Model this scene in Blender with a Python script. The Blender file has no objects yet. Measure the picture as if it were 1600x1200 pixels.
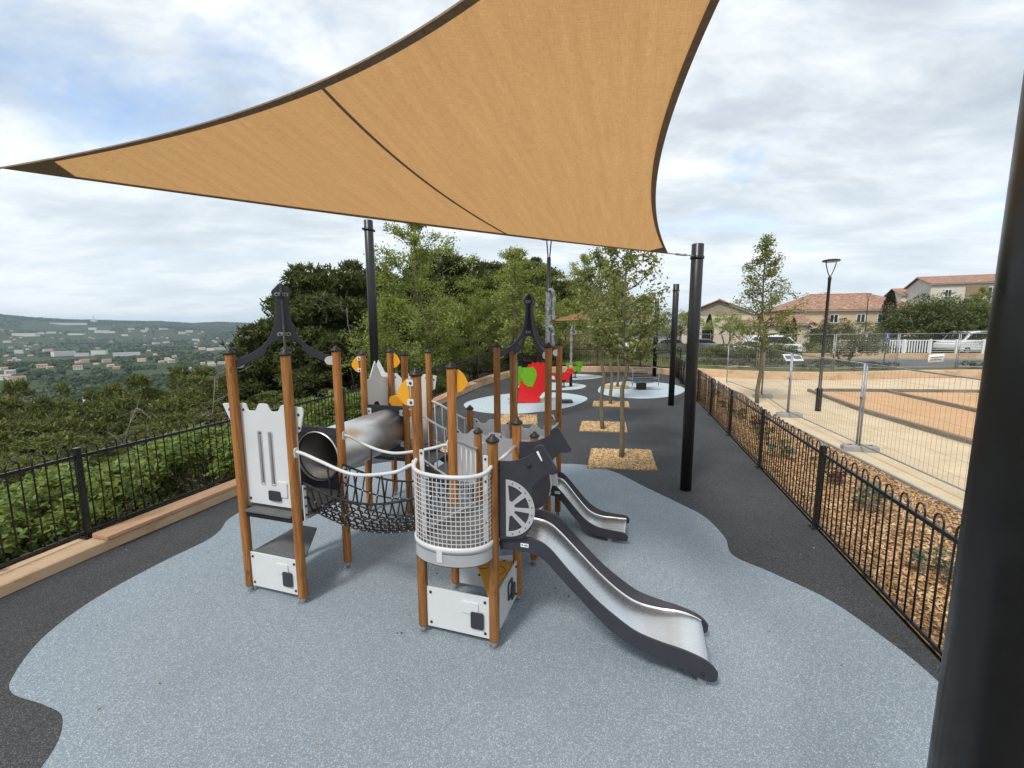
import bpy, bmesh, math, random
import numpy as np
from mathutils import Vector, Matrix
R = math.radians
rng = np.random.default_rng(7)
random.seed(7)
sc = bpy.context.scene
col = sc.collection

# ------------------------------------------------------------------ camera
CAM_F, CAM_H = 668.0, 2.75                  # focal length in photo pixels, eye height
TH = math.atan((600 - 512) / CAM_F); RO = R(0.25)
Fv = np.array([0, math.cos(TH), -math.sin(TH)])
U0 = np.array([0, math.sin(TH), math.cos(TH)]); R0 = np.array([1.0, 0, 0])
Rv = R0 * math.cos(RO) - U0 * math.sin(RO); Uv = U0 * math.cos(RO) + R0 * math.sin(RO)
CP = np.array([0, 0, CAM_H])
cam = bpy.data.cameras.new('camera'); camo = bpy.data.objects.new('camera', cam); col.objects.link(camo)
cam.sensor_width = 36; cam.lens = CAM_F / 1600 * 36; cam.clip_end = 30000; cam.clip_start = 0.05
M = Matrix(((Rv[0], Uv[0], -Fv[0], 0), (Rv[1], Uv[1], -Fv[1], 0), (Rv[2], Uv[2], -Fv[2], CAM_H), (0, 0, 0, 1)))
camo.matrix_world = M
sc.camera = camo

# ------------------------------------------------------------------ sky, sun, exposure
SUN_EL, SUN_AZ = 52.0, 215.0                # azimuth clockwise from +Y
w = bpy.data.worlds.new('World'); sc.world = w; w.use_nodes = True
nt = w.node_tree; N = nt.nodes; L = nt.links; N.clear()
out = N.new('ShaderNodeOutputWorld'); bg = N.new('ShaderNodeBackground'); L.new(bg.outputs[0], out.inputs[0])
bg.inputs['Strength'].default_value = 0.1
sky = N.new('ShaderNodeTexSky'); sky.sky_type = 'NISHITA'; sky.sun_disc = False
sky.sun_elevation = R(SUN_EL); sky.sun_rotation = R(SUN_AZ); sky.dust_density = 2.0; sky.ozone_density = 1.2
tc = N.new('ShaderNodeTexCoord'); sep = N.new('ShaderNodeSeparateXYZ'); L.new(tc.outputs['Generated'], sep.inputs[0])
def wmath(op, a, b=None, clamp=False):
    n = N.new('ShaderNodeMath'); n.operation = op; n.use_clamp = clamp
    for i, s in enumerate((a, b)):
        if s is None: continue
        if isinstance(s, (int, float)): n.inputs[i].default_value = s
        else: L.new(s, n.inputs[i])
    return n.outputs[0]
zc = wmath('ADD', wmath('MAXIMUM', sep.outputs[2], 0.0), 0.16)     # cloud layer seen in perspective
cmb = N.new('ShaderNodeCombineXYZ')
L.new(wmath('DIVIDE', sep.outputs[0], zc), cmb.inputs[0]); L.new(wmath('DIVIDE', sep.outputs[1], zc), cmb.inputs[1])
def wnoise(scale, detail, rough, loc, scl=(1, 1, 1), rot=0.0, dist=0.0):
    mp = N.new('ShaderNodeMapping'); mp.inputs['Location'].default_value = loc; mp.inputs['Scale'].default_value = scl
    mp.inputs['Rotation'].default_value = (0, 0, rot)
    L.new(cmb.outputs[0], mp.inputs[0])
    n = N.new('ShaderNodeTexNoise'); n.inputs['Scale'].default_value = scale; n.inputs['Detail'].default_value = detail
    n.inputs['Roughness'].default_value = rough; n.inputs['Distortion'].default_value = dist
    L.new(mp.outputs[0], n.inputs['Vector']); return n.outputs['Fac']
def wramp(fac, stops):
    r = N.new('ShaderNodeValToRGB'); cr = r.color_ramp
    while len(cr.elements) < len(stops): cr.elements.new(0.5)
    for e, (p, c) in zip(cr.elements, stops): e.position = p; e.color = (c[0], c[1], c[2], 1)
    L.new(fac, r.inputs[0]); return r.outputs[0]
def wmix(f, a, b):
    m = N.new('ShaderNodeMix'); m.data_type = 'RGBA'
    L.new(f, m.inputs[0]); L.new(a, m.inputs[6]); L.new(b, m.inputs[7]); return m.outputs[2]
big = wnoise(0.55, 5, 0.55, (1.3, 0.4, 0), (1.0, 1.5, 1), 0.5, 0.3)
fine = wnoise(1.9, 10, 0.64, (4.1, 2.2, 0), (0.9, 1.45, 1), 0.35, 0.3)
shade = wmath('ADD', wmath('MULTIPLY', big, 0.55), wmath('MULTIPLY', fine, 0.45))
cloud = wramp(shade, [(0.37, (4.0, 4.6, 5.2)), (0.45, (5.2, 5.8, 6.35)), (0.51, (6.7, 7.15, 7.5)), (0.57, (8.4, 8.65, 8.8)), (0.64, (9.5, 9.6, 9.6))])
gap = wnoise(0.8, 6, 0.6, (30.01, 11.22, 0), (1.0, 1.3, 1), 0.6, 0.4)
mask = wramp(gap, [(0.31, (0.30, 0.30, 0.30)), (0.44, (1, 1, 1))])
blue = N.new('ShaderNodeMix'); blue.data_type = 'RGBA'; blue.blend_type = 'MULTIPLY'; blue.inputs[0].default_value = 1
L.new(sky.outputs[0], blue.inputs[6]); blue.inputs[7].default_value = (1.6, 1.85, 2.0, 1)
skyc = wmix(mask, blue.outputs[2], cloud)
hz = wramp(wmath('MULTIPLY', sep.outputs[2], 1.0, True), [(0.0, (1, 1, 1)), (0.10, (0.75, 0.75, 0.75)), (0.34, (0, 0, 0))])
hcol = N.new('ShaderNodeRGB'); hcol.outputs[0].default_value = (6.9, 7.7, 8.2, 1)
hzf = wmath('MULTIPLY', hz, 0.7)
skyc = wmix(hzf, skyc, hcol.outputs[0])
L.new(skyc, bg.inputs['Color'])
sun = bpy.data.lights.new('sun', 'SUN'); sun.energy = 2.0; sun.angle = R(11); sun.color = (1.0, 0.95, 0.88)
suno = bpy.data.objects.new('sun', sun); col.objects.link(suno)
sd = Vector((math.sin(R(SUN_AZ)) * math.cos(R(SUN_EL)), math.cos(R(SUN_AZ)) * math.cos(R(SUN_EL)), math.sin(R(SUN_EL))))
suno.rotation_euler = (-sd).to_track_quat('-Z', 'Y').to_euler()
vs = sc.view_settings; vs.view_transform = 'Standard'; vs.look = 'None'; vs.exposure = 0.42; vs.gamma = 1.0
vs.use_curve_mapping = False

# ------------------------------------------------------------------ helpers
def G(x, y, z=0.0):
    """photo pixel -> point on the horizontal plane z"""
    d = Rv * (x - 800) / CAM_F + Uv * (600 - y) / CAM_F + Fv
    return CP + d * ((z - CAM_H) / d[2])
def AT(x, y, dist):
    """photo pixel -> point at the depth dist (metres along the view axis)"""
    d = Rv * (x - 800) / CAM_F + Uv * (600 - y) / CAM_F + Fv
    return CP + d * dist
def tag(o, label=None, cat=None, group=None, kind=None):
    if label: o['label'] = label
    if cat: o['category'] = cat
    if group: o['group'] = group
    if kind: o['kind'] = kind
    return o
def empty(name, loc=(0, 0, 0), rz=0.0, parent=None):
    o = bpy.data.objects.new(name, None); col.objects.link(o); o.location = loc; o.rotation_euler = (0, 0, rz)
    o.empty_display_size = 0.2
    if parent: o.parent = parent
    return o
def add(name, me, parent=None, loc=None, rot=None, scale=None):
    o = bpy.data.objects.new(name, me); col.objects.link(o)
    if parent: o.parent = parent
    if loc is not None: o.location = loc
    if rot is not None: o.rotation_euler = rot
    if scale is not None: o.scale = (scale,) * 3 if isinstance(scale, (int, float)) else scale
    return o
def copy_tree(o, parent=None):
    c = o.copy(); col.objects.link(c)
    if parent: c.parent = parent
    for ch in list(o.children): copy_tree(ch, c)
    return c
def fast_mesh(name, V, Q, mat=None, smooth=False):
    """V (n,3), Q (m,k) arrays of equal-size faces"""
    me = bpy.data.meshes.new(name); V = np.asarray(V, np.float32); Q = np.asarray(Q, np.int32); k = Q.shape[1]
    me.vertices.add(len(V)); me.vertices.foreach_set('co', V.ravel())
    me.loops.add(Q.size); me.loops.foreach_set('vertex_index', Q.ravel())
    me.polygons.add(len(Q)); me.polygons.foreach_set('loop_start', np.arange(0, Q.size, k, dtype=np.int32))
    if smooth: me.polygons.foreach_set('use_smooth', np.ones(len(Q), bool))
    me.update(calc_edges=True)
    if mat: me.materials.append(mat)
    return me
class MB:
    def __init__(s): s.v = []; s.f = []; s.m = []; s.sm = []
    def face(s, idx, m=0, sm=False): s.f.append(tuple(idx)); s.m.append(m); s.sm.append(sm)
    def box(s, c, d, rz=0.0, m=0, Rm=None, ch=0.0):
        """box with centre c, size d; ch chamfers its vertical and top edges a little"""
        n = len(s.v); hx, hy, hz = d[0] / 2, d[1] / 2, d[2] / 2
        ca, sa = math.cos(rz), math.sin(rz)
        def tr(x, y, z):
            if Rm is not None: p = Rm @ Vector((x, y, z)); return (c[0] + p.x, c[1] + p.y, c[2] + p.z)
            return (c[0] + x * ca - y * sa, c[1] + x * sa + y * ca, c[2] + z)
        if ch <= 0:
            for z in (-hz, hz):
                for x, y in ((-hx, -hy), (hx, -hy), (hx, hy), (-hx, hy)): s.v.append(tr(x, y, z))
            for q in ((3, 2, 1, 0), (4, 5, 6, 7), (0, 1, 5, 4), (1, 2, 6, 5), (2, 3, 7, 6), (3, 0, 4, 7)): s.face([n + i for i in q], m)
            return
        def oct_(x, y): return [(-x + ch, -y), (x - ch, -y), (x, -y + ch), (x, y - ch), (x - ch, y), (-x + ch, y), (-x, y - ch), (-x, -y + ch)]
        rings = [(oct_(hx, hy), -hz), (oct_(hx, hy), hz - ch), (oct_(hx - ch, hy - ch), hz)]
        for ring, z in rings:
            for x, y in ring: s.v.append(tr(x, y, z))
        for r in range(2):
            for i in range(8): s.face((n + r * 8 + i, n + r * 8 + (i + 1) % 8, n + (r + 1) * 8 + (i + 1) % 8, n + (r + 1) * 8 + i), m)
        s.face([n + 7 - i for i in range(8)], m); s.face([n + 16 + i for i in range(8)], m)
    def tube(s, pts, r, n=8, m=0, cap=True, sm=True, closed=False):
        pts = [Vector(p) for p in pts]; k = len(pts); rr = r if hasattr(r, '__len__') else [r] * k
        base = len(s.v); prev = None
        for i, p in enumerate(pts):
            if closed: t = pts[(i + 1) % k] - pts[i - 1]
            else: t = (pts[min(i + 1, k - 1)] - pts[max(i - 1, 0)])
            if t.length < 1e-9: t = Vector((0, 0, 1))
            t.normalize()
            if prev is None: a = t.orthogonal().normalized()
            else:
                a = prev - t * prev.dot(t)
                a = a.normalized() if a.length > 1e-6 else t.orthogonal().normalized()
            prev = a; b = t.cross(a)
            for j in range(n):
                an = 2 * math.pi * j / n; q = p + (a * math.cos(an) + b * math.sin(an)) * rr[i]; s.v.append((q.x, q.y, q.z))
        for i in range(k if closed else k - 1):
            i2 = (i + 1) % k
            for j in range(n):
                s.face((base + i * n + j, base + i * n + (j + 1) % n, base + i2 * n + (j + 1) % n, base + i2 * n + j), m, sm)
        if cap and not closed:
            s.face([base + n - 1 - j for j in range(n)], m); s.face([base + (k - 1) * n + j for j in range(n)], m)
    def lathe(s, prof, n=16, c=(0, 0, 0), m=0, sm=True, axis=None):
        base = len(s.v)
        for r, z in prof:
            for j in range(n):
                an = 2 * math.pi * j / n; p = Vector((r * math.cos(an), r * math.sin(an), z))
                if axis is not None: p = axis @ p
                s.v.append((c[0] + p.x, c[1] + p.y, c[2] + p.z))
        for i in range(len(prof) - 1):
            for j in range(n):
                s.face((base + i * n + j, base + i * n + (j + 1) % n, base + (i + 1) * n + (j + 1) % n, base + (i + 1) * n + j), m, sm)
        s.face([base + n - 1 - j for j in range(n)], m); s.face([base + (len(prof) - 1) * n + j for j in range(n)], m)
    def prism(s, poly, z0, z1, m=0):
        n = len(poly); b = len(s.v)
        for z in (z0, z1):
            for p in poly: s.v.append((p[0], p[1], z))
        s.face([b + n - 1 - i for i in range(n)], m); s.face([b + n + i for i in range(n)], m)
        for i in range(n): s.face((b + i, b + (i + 1) % n, b + n + (i + 1) % n, b + n + i), m)
    def mesh(s, name, mats):
        me = bpy.data.meshes.new(name); me.from_pydata(s.v, [], s.f)
        for mt in (mats if isinstance(mats, (list, tuple)) else [mats]): me.materials.append(mt)
        me.polygons.foreach_set('material_index', s.m); me.polygons.foreach_set('use_smooth', s.sm); me.update()
        return me
    def build(s, name, mats, parent=None, loc=None, rot=None):
        return add(name, s.mesh(name, mats), parent, loc, rot)
def fillet(pts, r, n=4):
    """round the corners of a closed 2-D outline; r one radius or one per corner"""
    out_ = []; k = len(pts)
    for i in range(k):
        rr = r[i] if hasattr(r, '__len__') else r
        p = np.array(pts[i], float); a = np.array(pts[i - 1], float) - p; b = np.array(pts[(i + 1) % k], float) - p
        la, lb = np.linalg.norm(a), np.linalg.norm(b); d = min(rr, la * 0.45, lb * 0.45)
        if d < 1e-5: out_.append(tuple(p)); continue
        A = p + a / la * d; B = p + b / lb * d
        for t in np.linspace(0, 1, n + 1): out_.append(tuple((1 - t) ** 2 * A + 2 * t * (1 - t) * p + t * t * B))
    return out_
def smooth_closed(pts, n=6):
    P = np.array(pts, float); k = len(P); o = []
    for i in range(k):
        p0, p1, p2, p3 = P[i - 1], P[i], P[(i + 1) % k], P[(i + 2) % k]
        for t in np.arange(n) / n:
            o.append(tuple(0.5 * ((2 * p1) + (-p0 + p2) * t + (2 * p0 - 5 * p1 + 4 * p2 - p3) * t * t + (-p0 + 3 * p1 - 3 * p2 + p3) * t ** 3)))
    return o
def smooth_open(pts, n=6):
    P = np.array(pts, float); k = len(P); o = []
    for i in range(k - 1):
        p0, p1, p2, p3 = P[max(i - 1, 0)], P[i], P[i + 1], P[min(i + 2, k - 1)]
        for t in np.arange(n) / n:
            o.append(tuple(0.5 * ((2 * p1) + (-p0 + p2) * t + (2 * p0 - 5 * p1 + 4 * p2 - p3) * t * t + (-p0 + 3 * p1 - 3 * p2 + p3) * t ** 3)))
    o.append(tuple(P[-1])); return o
def plate_mesh(name, outline, holes, thick, mat, org, ex, ey, bevel=0.003):
    """a board cut to an outline (with holes), thickness thick about its own plane"""
    cu = bpy.data.curves.new('outline', 'CURVE'); cu.dimensions = '2D'; cu.fill_mode = 'BOTH'
    cu.extrude = max(thick / 2 - bevel, 0.0005); cu.bevel_depth = bevel; cu.bevel_resolution = 1; cu.offset = -bevel
    for pl in [outline] + list(holes):
        sp = cu.splines.new('POLY'); sp.points.add(len(pl) - 1); sp.use_cyclic_u = True
        for q, p in zip(sp.points, pl): q.co = (p[0], p[1], 0, 1)
    ob = bpy.data.objects.new('outline', cu); me = bpy.data.meshes.new_from_object(ob)
    bpy.data.objects.remove(ob); bpy.data.curves.remove(cu)
    me.name = name; ex = Vector(ex); ey = Vector(ey); ez = ex.cross(ey)
    me.transform(Matrix(((ex.x, ey.x, ez.x, org[0]), (ex.y, ey.y, ez.y, org[1]), (ex.z, ey.z, ez.z, org[2]), (0, 0, 0, 1))))
    me.materials.clear(); me.materials.append(mat)
    me.polygons.foreach_set('use_smooth', np.zeros(len(me.polygons), bool)); me.update()
    return me
def plate(name, outline, holes, thick, mat, org, ex, ey, parent=None, bevel=0.003):
    return add(name, plate_mesh(name, outline, holes, thick, mat, org, ex, ey, bevel), parent)
def circle2(cx, cy, rx, ry=None, n=28, a0=0, a1=360):
    ry = ry or rx; full = abs(a1 - a0) >= 360
    return [(cx + rx * math.cos(R(a)), cy + ry * math.sin(R(a))) for a in np.linspace(a0, a1, n, endpoint=not full)]
def rrect(x0, y0, x1, y1, r=0.02): return fillet([(x0, y0), (x1, y0), (x1, y1), (x0, y1)], r)
def sheet(name, pts, z, mat, thick=0.0):
    """a flat sheet on the ground with an outline"""
    cu = bpy.data.curves.new('outline', 'CURVE'); cu.dimensions = '2D'; cu.fill_mode = 'BOTH'
    sp = cu.splines.new('POLY'); sp.points.add(len(pts) - 1); sp.use_cyclic_u = True
    for q, p in zip(sp.points, pts): q.co = (p[0], p[1], 0, 1)
    ob = bpy.data.objects.new('outline', cu); me = bpy.data.meshes.new_from_object(ob)
    bpy.data.objects.remove(ob); bpy.data.curves.remove(cu)
    bm = bmesh.new(); bm.from_mesh(me); bmesh.ops.remove_doubles(bm, verts=bm.verts, dist=1e-4)
    for v in bm.verts: v.co.z = z
    for f in bm.faces:
        if f.normal.z < 0: f.normal_flip()
    bm.to_mesh(me); bm.free(); me.name = name; me.materials.clear(); me.materials.append(mat)
    return add(name, me)

# ------------------------------------------------------------------ materials
MT = {}
class NT:
    def __init__(s, name):
        s.mat = bpy.data.materials.new(name); s.mat.use_nodes = True; s.t = s.mat.node_tree; s.n = s.t.nodes; s.l = s.t.links
        s.b = s.n['Principled BSDF']; MT[name] = s.mat
    def put(s, sock, v):
        if isinstance(v, bpy.types.NodeSocket): s.l.new(v, sock)
        elif hasattr(v, '__len__') and len(v) == 3 and sock.type == 'RGBA': sock.default_value = (*v, 1)
        else: sock.default_value = v
    def set(s, **k):
        for a, v in k.items(): s.put(s.b.inputs[{'color': 'Base Color', 'rough': 'Roughness', 'metal': 'Metallic', 'spec': 'Specular IOR Level', 'normal': 'Normal'}.get(a, a)], v)
        return s
    def co(s, scale=(1, 1, 1), kind='Object', rot=(0, 0, 0)):
        if kind == 'Position': o = s.n.new('ShaderNodeNewGeometry').outputs['Position']
        else: o = s.n.new('ShaderNodeTexCoord').outputs[kind]
        mp = s.n.new('ShaderNodeMapping'); mp.inputs['Scale'].default_value = scale; mp.inputs['Rotation'].default_value = rot
        s.l.new(o, mp.inputs[0]); return mp.outputs[0]
    def noise(s, co, scale, detail=3, rough=0.55, dist=0.0):
        n = s.n.new('ShaderNodeTexNoise'); s.l.new(co, n.inputs['Vector']); n.inputs['Scale'].default_value = scale
        n.inputs['Detail'].default_value = detail; n.inputs['Roughness'].default_value = rough; n.inputs['Distortion'].default_value = dist
        return n.outputs['Fac']
    def voro(s, co, scale, out='Color'):
        n = s.n.new('ShaderNodeTexVoronoi'); s.l.new(co, n.inputs['Vector']); n.inputs['Scale'].default_value = scale; return n.outputs[out]
    def wave(s, co, scale, dist=0.0, kind='BANDS', dirn='X'):
        n = s.n.new('ShaderNodeTexWave'); s.l.new(co, n.inputs['Vector']); n.wave_type = kind; n.bands_direction = dirn
        n.inputs['Scale'].default_value = scale; n.inputs['Distortion'].default_value = dist; n.inputs['Detail'].default_value = 2; return n.outputs['Fac']
    def ramp(s, f, stops, interp='LINEAR'):
        r = s.n.new('ShaderNodeValToRGB'); cr = r.color_ramp; cr.interpolation = interp
        while len(cr.elements) < len(stops): cr.elements.new(0.5)
        for e, (p, c) in zip(cr.elements, stops):
            e.position = p; e.color = (*c, 1) if hasattr(c, '__len__') else (c, c, c, 1)
        s.put(r.inputs[0], f); return r.outputs[0]
    def mix(s, f, a, b, mode='MIX'):
        m = s.n.new('ShaderNodeMix'); m.data_type = 'RGBA'; m.blend_type = mode
        s.put(m.inputs[0], f); s.put(m.inputs[6], a); s.put(m.inputs[7], b); return m.outputs[2]
    def math(s, op, a, b=0.0):
        n = s.n.new('ShaderNodeMath'); n.operation = op; s.put(n.inputs[0], a); s.put(n.inputs[1], b); return n.outputs[0]
    def sepx(s, c, i=0):
        n = s.n.new('ShaderNodeSeparateXYZ'); s.l.new(c, n.inputs[0]); return n.outputs[i]
    def bump(s, h, strength=0.3, dist=0.01):
        b = s.n.new('ShaderNodeBump'); b.inputs['Strength'].default_value = strength; b.inputs['Distance'].default_value = dist
        s.l.new(h, b.inputs['Height']); s.l.new(b.outputs[0], s.b.inputs['Normal']); return s
def plain(name, c, rough=0.5, metal=0.0, var=0.06, scale=6.0, spec=0.5, bump=0.0, kind='Object'):
    """a painted / moulded surface with slight unevenness and dust"""
    t = NT(name); co = t.co(kind=kind); n = t.noise(co, scale, 5, 0.65)
    d = tuple(x * (1 - var * 2) for x in c); h = tuple(min(1, x * (1 + var)) for x in c)
    t.set(color=t.ramp(n, [(0.3, d), (0.7, h)]), rough=t.ramp(t.noise(co, scale * 2.3, 3), [(0.3, max(rough - 0.1, 0.05)), (0.7, min(rough + 0.1, 1))]), metal=metal, spec=spec)
    if bump: t.bump(t.noise(co, scale * 12, 3), bump, 0.004)
    return t.mat

def rubber(name, dark, mid, light, mottle):
    t = NT(name); co = t.co(kind='Position')
    v = t.sepx(t.voro(co, 180.0)); v2 = t.sepx(t.voro(co, 105.0), 1)
    c = t.ramp(v, [(0.0, dark), (0.35, mid), (0.78, mid), (0.93, light)])
    c = t.mix(t.ramp(v2, [(0.72, 0.0), (0.97, 0.30)]), c, light)
    m = t.noise(co, 0.7, 6, 0.6); c = t.mix(1.0, c, t.ramp(m, [(0.25, (1 - mottle,) * 3), (0.75, (1 + mottle,) * 3)]), 'MULTIPLY')
    st = t.noise(co, 3.2, 6, 0.7); c = t.mix(t.ramp(st, [(0.58, 0.0), (0.8, 0.22)]), c, tuple(x * 0.8 for x in dark))
    t.set(color=c, rough=0.85, spec=0.3); t.bump(t.voro(co, 180.0, 'Distance'), 0.30, 0.006)
    return t.mat
rubber('dark_rubber', (0.023, 0.024, 0.026), (0.044, 0.046, 0.049), (0.12, 0.125, 0.13), 0.24)
rubber('blue_rubber', (0.17, 0.207, 0.243), (0.218, 0.262, 0.302), (0.42, 0.47, 0.51), 0.10)
rubber('pale_blue_rubber', (0.33, 0.40, 0.44), (0.43, 0.51, 0.55), (0.62, 0.68, 0.71), 0.05)

def woodmat(name, a, b, c_, axis=2, knots=True, rough=0.55):
    t = NT(name); s = [26.0, 26.0, 26.0]; s[axis] = 1.6
    co = t.co(tuple(s)); oi = t.n.new('ShaderNodeObjectInfo').outputs['Random']
    off = t.n.new('ShaderNodeVectorMath'); off.operation = 'ADD'; t.l.new(co, off.inputs[0])
    cm = t.n.new('ShaderNodeCombineXYZ'); k = t.math('MULTIPLY', oi, 37.0); t.l.new(k, cm.inputs[0]); t.l.new(k, cm.inputs[2]); t.l.new(cm.outputs[0], off.inputs[1])
    n = t.noise(off.outputs[0], 1.0, 6, 0.7, 1.6); col_ = t.ramp(n, [(0.30, a), (0.47, b), (0.66, c_)])
    if knots:
        sk = [9.0, 9.0, 9.0]; sk[axis] = 3.0
        cok = t.co(tuple(sk)); of2 = t.n.new('ShaderNodeVectorMath'); of2.operation = 'ADD'; t.l.new(cok, of2.inputs[0]); t.l.new(cm.outputs[0], of2.inputs[1])
        kd = t.voro(of2.outputs[0], 1.0, 'Distance'); col_ = t.mix(t.ramp(kd, [(0.05, 0.75), (0.16, 0.0)]), col_, tuple(x * 0.35 for x in a))
    br = t.ramp(oi, [(0.0, (0.82, 0.82, 0.82)), (1.0, (1.15, 1.12, 1.08))]); col_ = t.mix(1.0, col_, br, 'MULTIPLY')
    t.set(color=col_, rough=rough, spec=0.35); t.bump(n, 0.25, 0.004); return t.mat
woodmat('stained_wood', (0.13, 0.048, 0.012), (0.31, 0.128, 0.034), (0.45, 0.205, 0.062))
woodmat('plank_wood', (0.34, 0.175, 0.10), (0.48, 0.285, 0.175), (0.60, 0.40, 0.27), axis=0, knots=False, rough=0.7)
woodmat('old_timber', (0.10, 0.085, 0.065), (0.20, 0.17, 0.135), (0.30, 0.26, 0.21), axis=0, knots=False, rough=0.85)
plain('white_board', (0.64, 0.66, 0.67), 0.38, var=0.03, scale=3)
plain('dark_board', (0.036, 0.037, 0.048), 0.42, var=0.06, scale=4)
plain('yellow_board', (0.78, 0.36, 0.022), 0.4, var=0.03, scale=3)
plain('red_board', (0.70, 0.012, 0.014), 0.4, var=0.05, scale=3)
plain('green_board', (0.16, 0.42, 0.014), 0.4, var=0.05, scale=3)
plain('grey_deck', (0.13, 0.135, 0.14), 0.75, var=0.1, scale=9, bump=0.2)
plain('light_grey_metal', (0.60, 0.61, 0.62), 0.4, var=0.04, scale=4)
plain('wheel_grey', (0.40, 0.41, 0.42), 0.5, var=0.05, scale=5)
plain('black_plastic', (0.014, 0.014, 0.016), 0.5, var=0.1)
plain('black_rope', (0.016, 0.016, 0.018), 0.8, var=0.25, scale=60)
plain('silver_knot', (0.55, 0.55, 0.57), 0.3, 0.8)
plain('galvanised', (0.36, 0.375, 0.385), 0.5, 0.55, var=0.14, scale=14)
plain('shaded_steel', (0.20, 0.19, 0.18), 0.5, 0.7, var=0.1, scale=4)  # tunnel interior: same steel, with the shade inside put into a darker colour
plain('black_metal', (0.018, 0.017, 0.017), 0.27, 0.0, var=0.12, scale=9)
plain('post_black', (0.013, 0.0125, 0.0125), 0.36, 0.0, var=0.15, scale=5)
plain('brown_hem', (0.30, 0.20, 0.125), 0.8, var=0.15, scale=30)
plain('grey_wrap', (0.30, 0.30, 0.315), 0.45, var=0.35, scale=16, bump=0.6)
plain('concrete_block', (0.33, 0.33, 0.32), 0.9, var=0.12, scale=12, bump=0.5)
plain('glass_dark', (0.03, 0.036, 0.042), 0.1, var=0.2, spec=0.7)
plain('white_paint', (0.78, 0.79, 0.79), 0.35, var=0.03)
plain('grey_paint', (0.22, 0.23, 0.25), 0.35, 0.3, var=0.05)
plain('dark_paint', (0.02, 0.021, 0.025), 0.3, var=0.05)
plain('tyre', (0.014, 0.014, 0.014), 0.9)
plain('blue_sign', (0.02, 0.10, 0.42), 0.4, var=0.03)
plain('print_grey', (0.16, 0.17, 0.20), 0.6, var=0.3, scale=40)
plain('lamp_glass', (0.55, 0.56, 0.55), 0.25)
# brushed stainless steel
t = NT('steel'); co = t.co((3, 60, 60)); n = t.noise(co, 2.0, 4, 0.6); n2 = t.noise(t.co(), 2.5, 4, 0.6)
t.set(color=t.ramp(n2, [(0.3, (0.60, 0.60, 0.60)), (0.7, (0.76, 0.76, 0.75))]), metal=1.0, rough=t.ramp(n, [(0.2, 0.30), (0.8, 0.48)]))
t.bump(n, 0.06, 0.002)
t = NT('slide_steel'); n2 = t.noise(t.co(), 2.0, 4, 0.6)
t.set(color=t.ramp(n2, [(0.3, (0.74, 0.74, 0.74)), (0.7, (0.86, 0.86, 0.85))]), metal=1.0, rough=t.ramp(t.noise(t.co((1.5, 40, 40)), 2.0, 4, 0.6), [(0.2, 0.22), (0.8, 0.38)]))
# knitted shade cloth
t = NT('shade_cloth'); uv = t.co((1, 1, 1), 'UV')
wx = t.noise(t.co((900, 60, 1), 'UV'), 1.0, 2, 0.6); wy = t.noise(t.co((50, 700, 1), 'UV'), 1.0, 3, 0.7); st = t.noise(t.co((26, 2.0, 1), 'UV'), 2.0, 7, 0.72)
cc = t.ramp(st, [(0.25, (0.445, 0.255, 0.110)), (0.75, (0.565, 0.332, 0.153))])
cc = t.mix(0.6, cc, t.ramp(t.math('ADD', t.math('MULTIPLY', wx, 0.45), t.math('MULTIPLY', wy, 0.55)), [(0.35, (0.68, 0.68, 0.68)), (0.65, (1.22, 1.22, 1.22))]), 'MULTIPLY')
df = t.n.new('ShaderNodeBsdfDiffuse'); tr = t.n.new('ShaderNodeBsdfTranslucent'); mx = t.n.new('ShaderNodeMixShader'); mx.inputs[0].default_value = 0.62
t.l.new(cc, df.inputs[0]); t.l.new(t.mix(1.0, cc, (1.18, 1.14, 1.05), 'MULTIPLY'), tr.inputs[0]); t.l.new(df.outputs[0], mx.inputs[1]); t.l.new(tr.outputs[0], mx.inputs[2])
t.l.new(mx.outputs[0], t.n['Material Output'].inputs[0])
# ochre rendered wall
t = NT('ochre_wall'); co = t.co(kind='Position'); n = t.noise(co, 2.2, 7, 0.7); n2 = t.noise(co, 0.9, 5, 0.65)
c = t.ramp(n, [(0.25, (0.50, 0.335, 0.205)), (0.5, (0.60, 0.425, 0.275)), (0.8, (0.67, 0.50, 0.345))])
c = t.mix(t.ramp(n2, [(0.56, 0.0), (0.62, 0.55)]), c, (0.40, 0.235, 0.13))
t.set(color=c, rough=0.9, spec=0.2); t.bump(t.noise(co, 60, 4), 0.3, 0.004)
def ground(name, stops, scale, bump=0.5, fine=60.0, stain=None):
    t = NT(name); co = t.co(kind='Position'); n = t.noise(co, scale, 8, 0.65); f = t.noise(co, fine, 3, 0.6)
    c = t.ramp(n, stops); c = t.mix(0.5, c, t.ramp(f, [(0.3, (0.72, 0.72, 0.72)), (0.7, (1.25, 1.25, 1.25))]), 'MULTIPLY')
    if stain: c = t.mix(t.ramp(t.noise(co, scale * 0.35, 5, 0.7), [(0.55, 0.0), (0.7, 0.6)]), c, stain)
    t.set(color=c, rough=0.95, spec=0.15); t.bump(f, bump, 0.02); return t.mat
ground('sand', [(0.25, (0.52, 0.40, 0.26)), (0.5, (0.62, 0.49, 0.33)), (0.75, (0.68, 0.56, 0.40))], 1.1, 0.4, 45)
ground('clay', [(0.25, (0.52, 0.31, 0.165)), (0.75, (0.62, 0.395, 0.225))], 0.9, 0.3, 45)
ground('soil', [(0.3, (0.16, 0.10, 0.055)), (0.7, (0.30, 0.19, 0.10))], 2.0, 0.6, 30)
ground('asphalt', [(0.3, (0.11, 0.11, 0.11)), (0.7, (0.17, 0.17, 0.168))], 0.8, 0.3, 40)
ground('paving', [(0.3, (0.38, 0.30, 0.22)), (0.7, (0.5, 0.41, 0.31))], 1.0, 0.2, 30)
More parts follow.
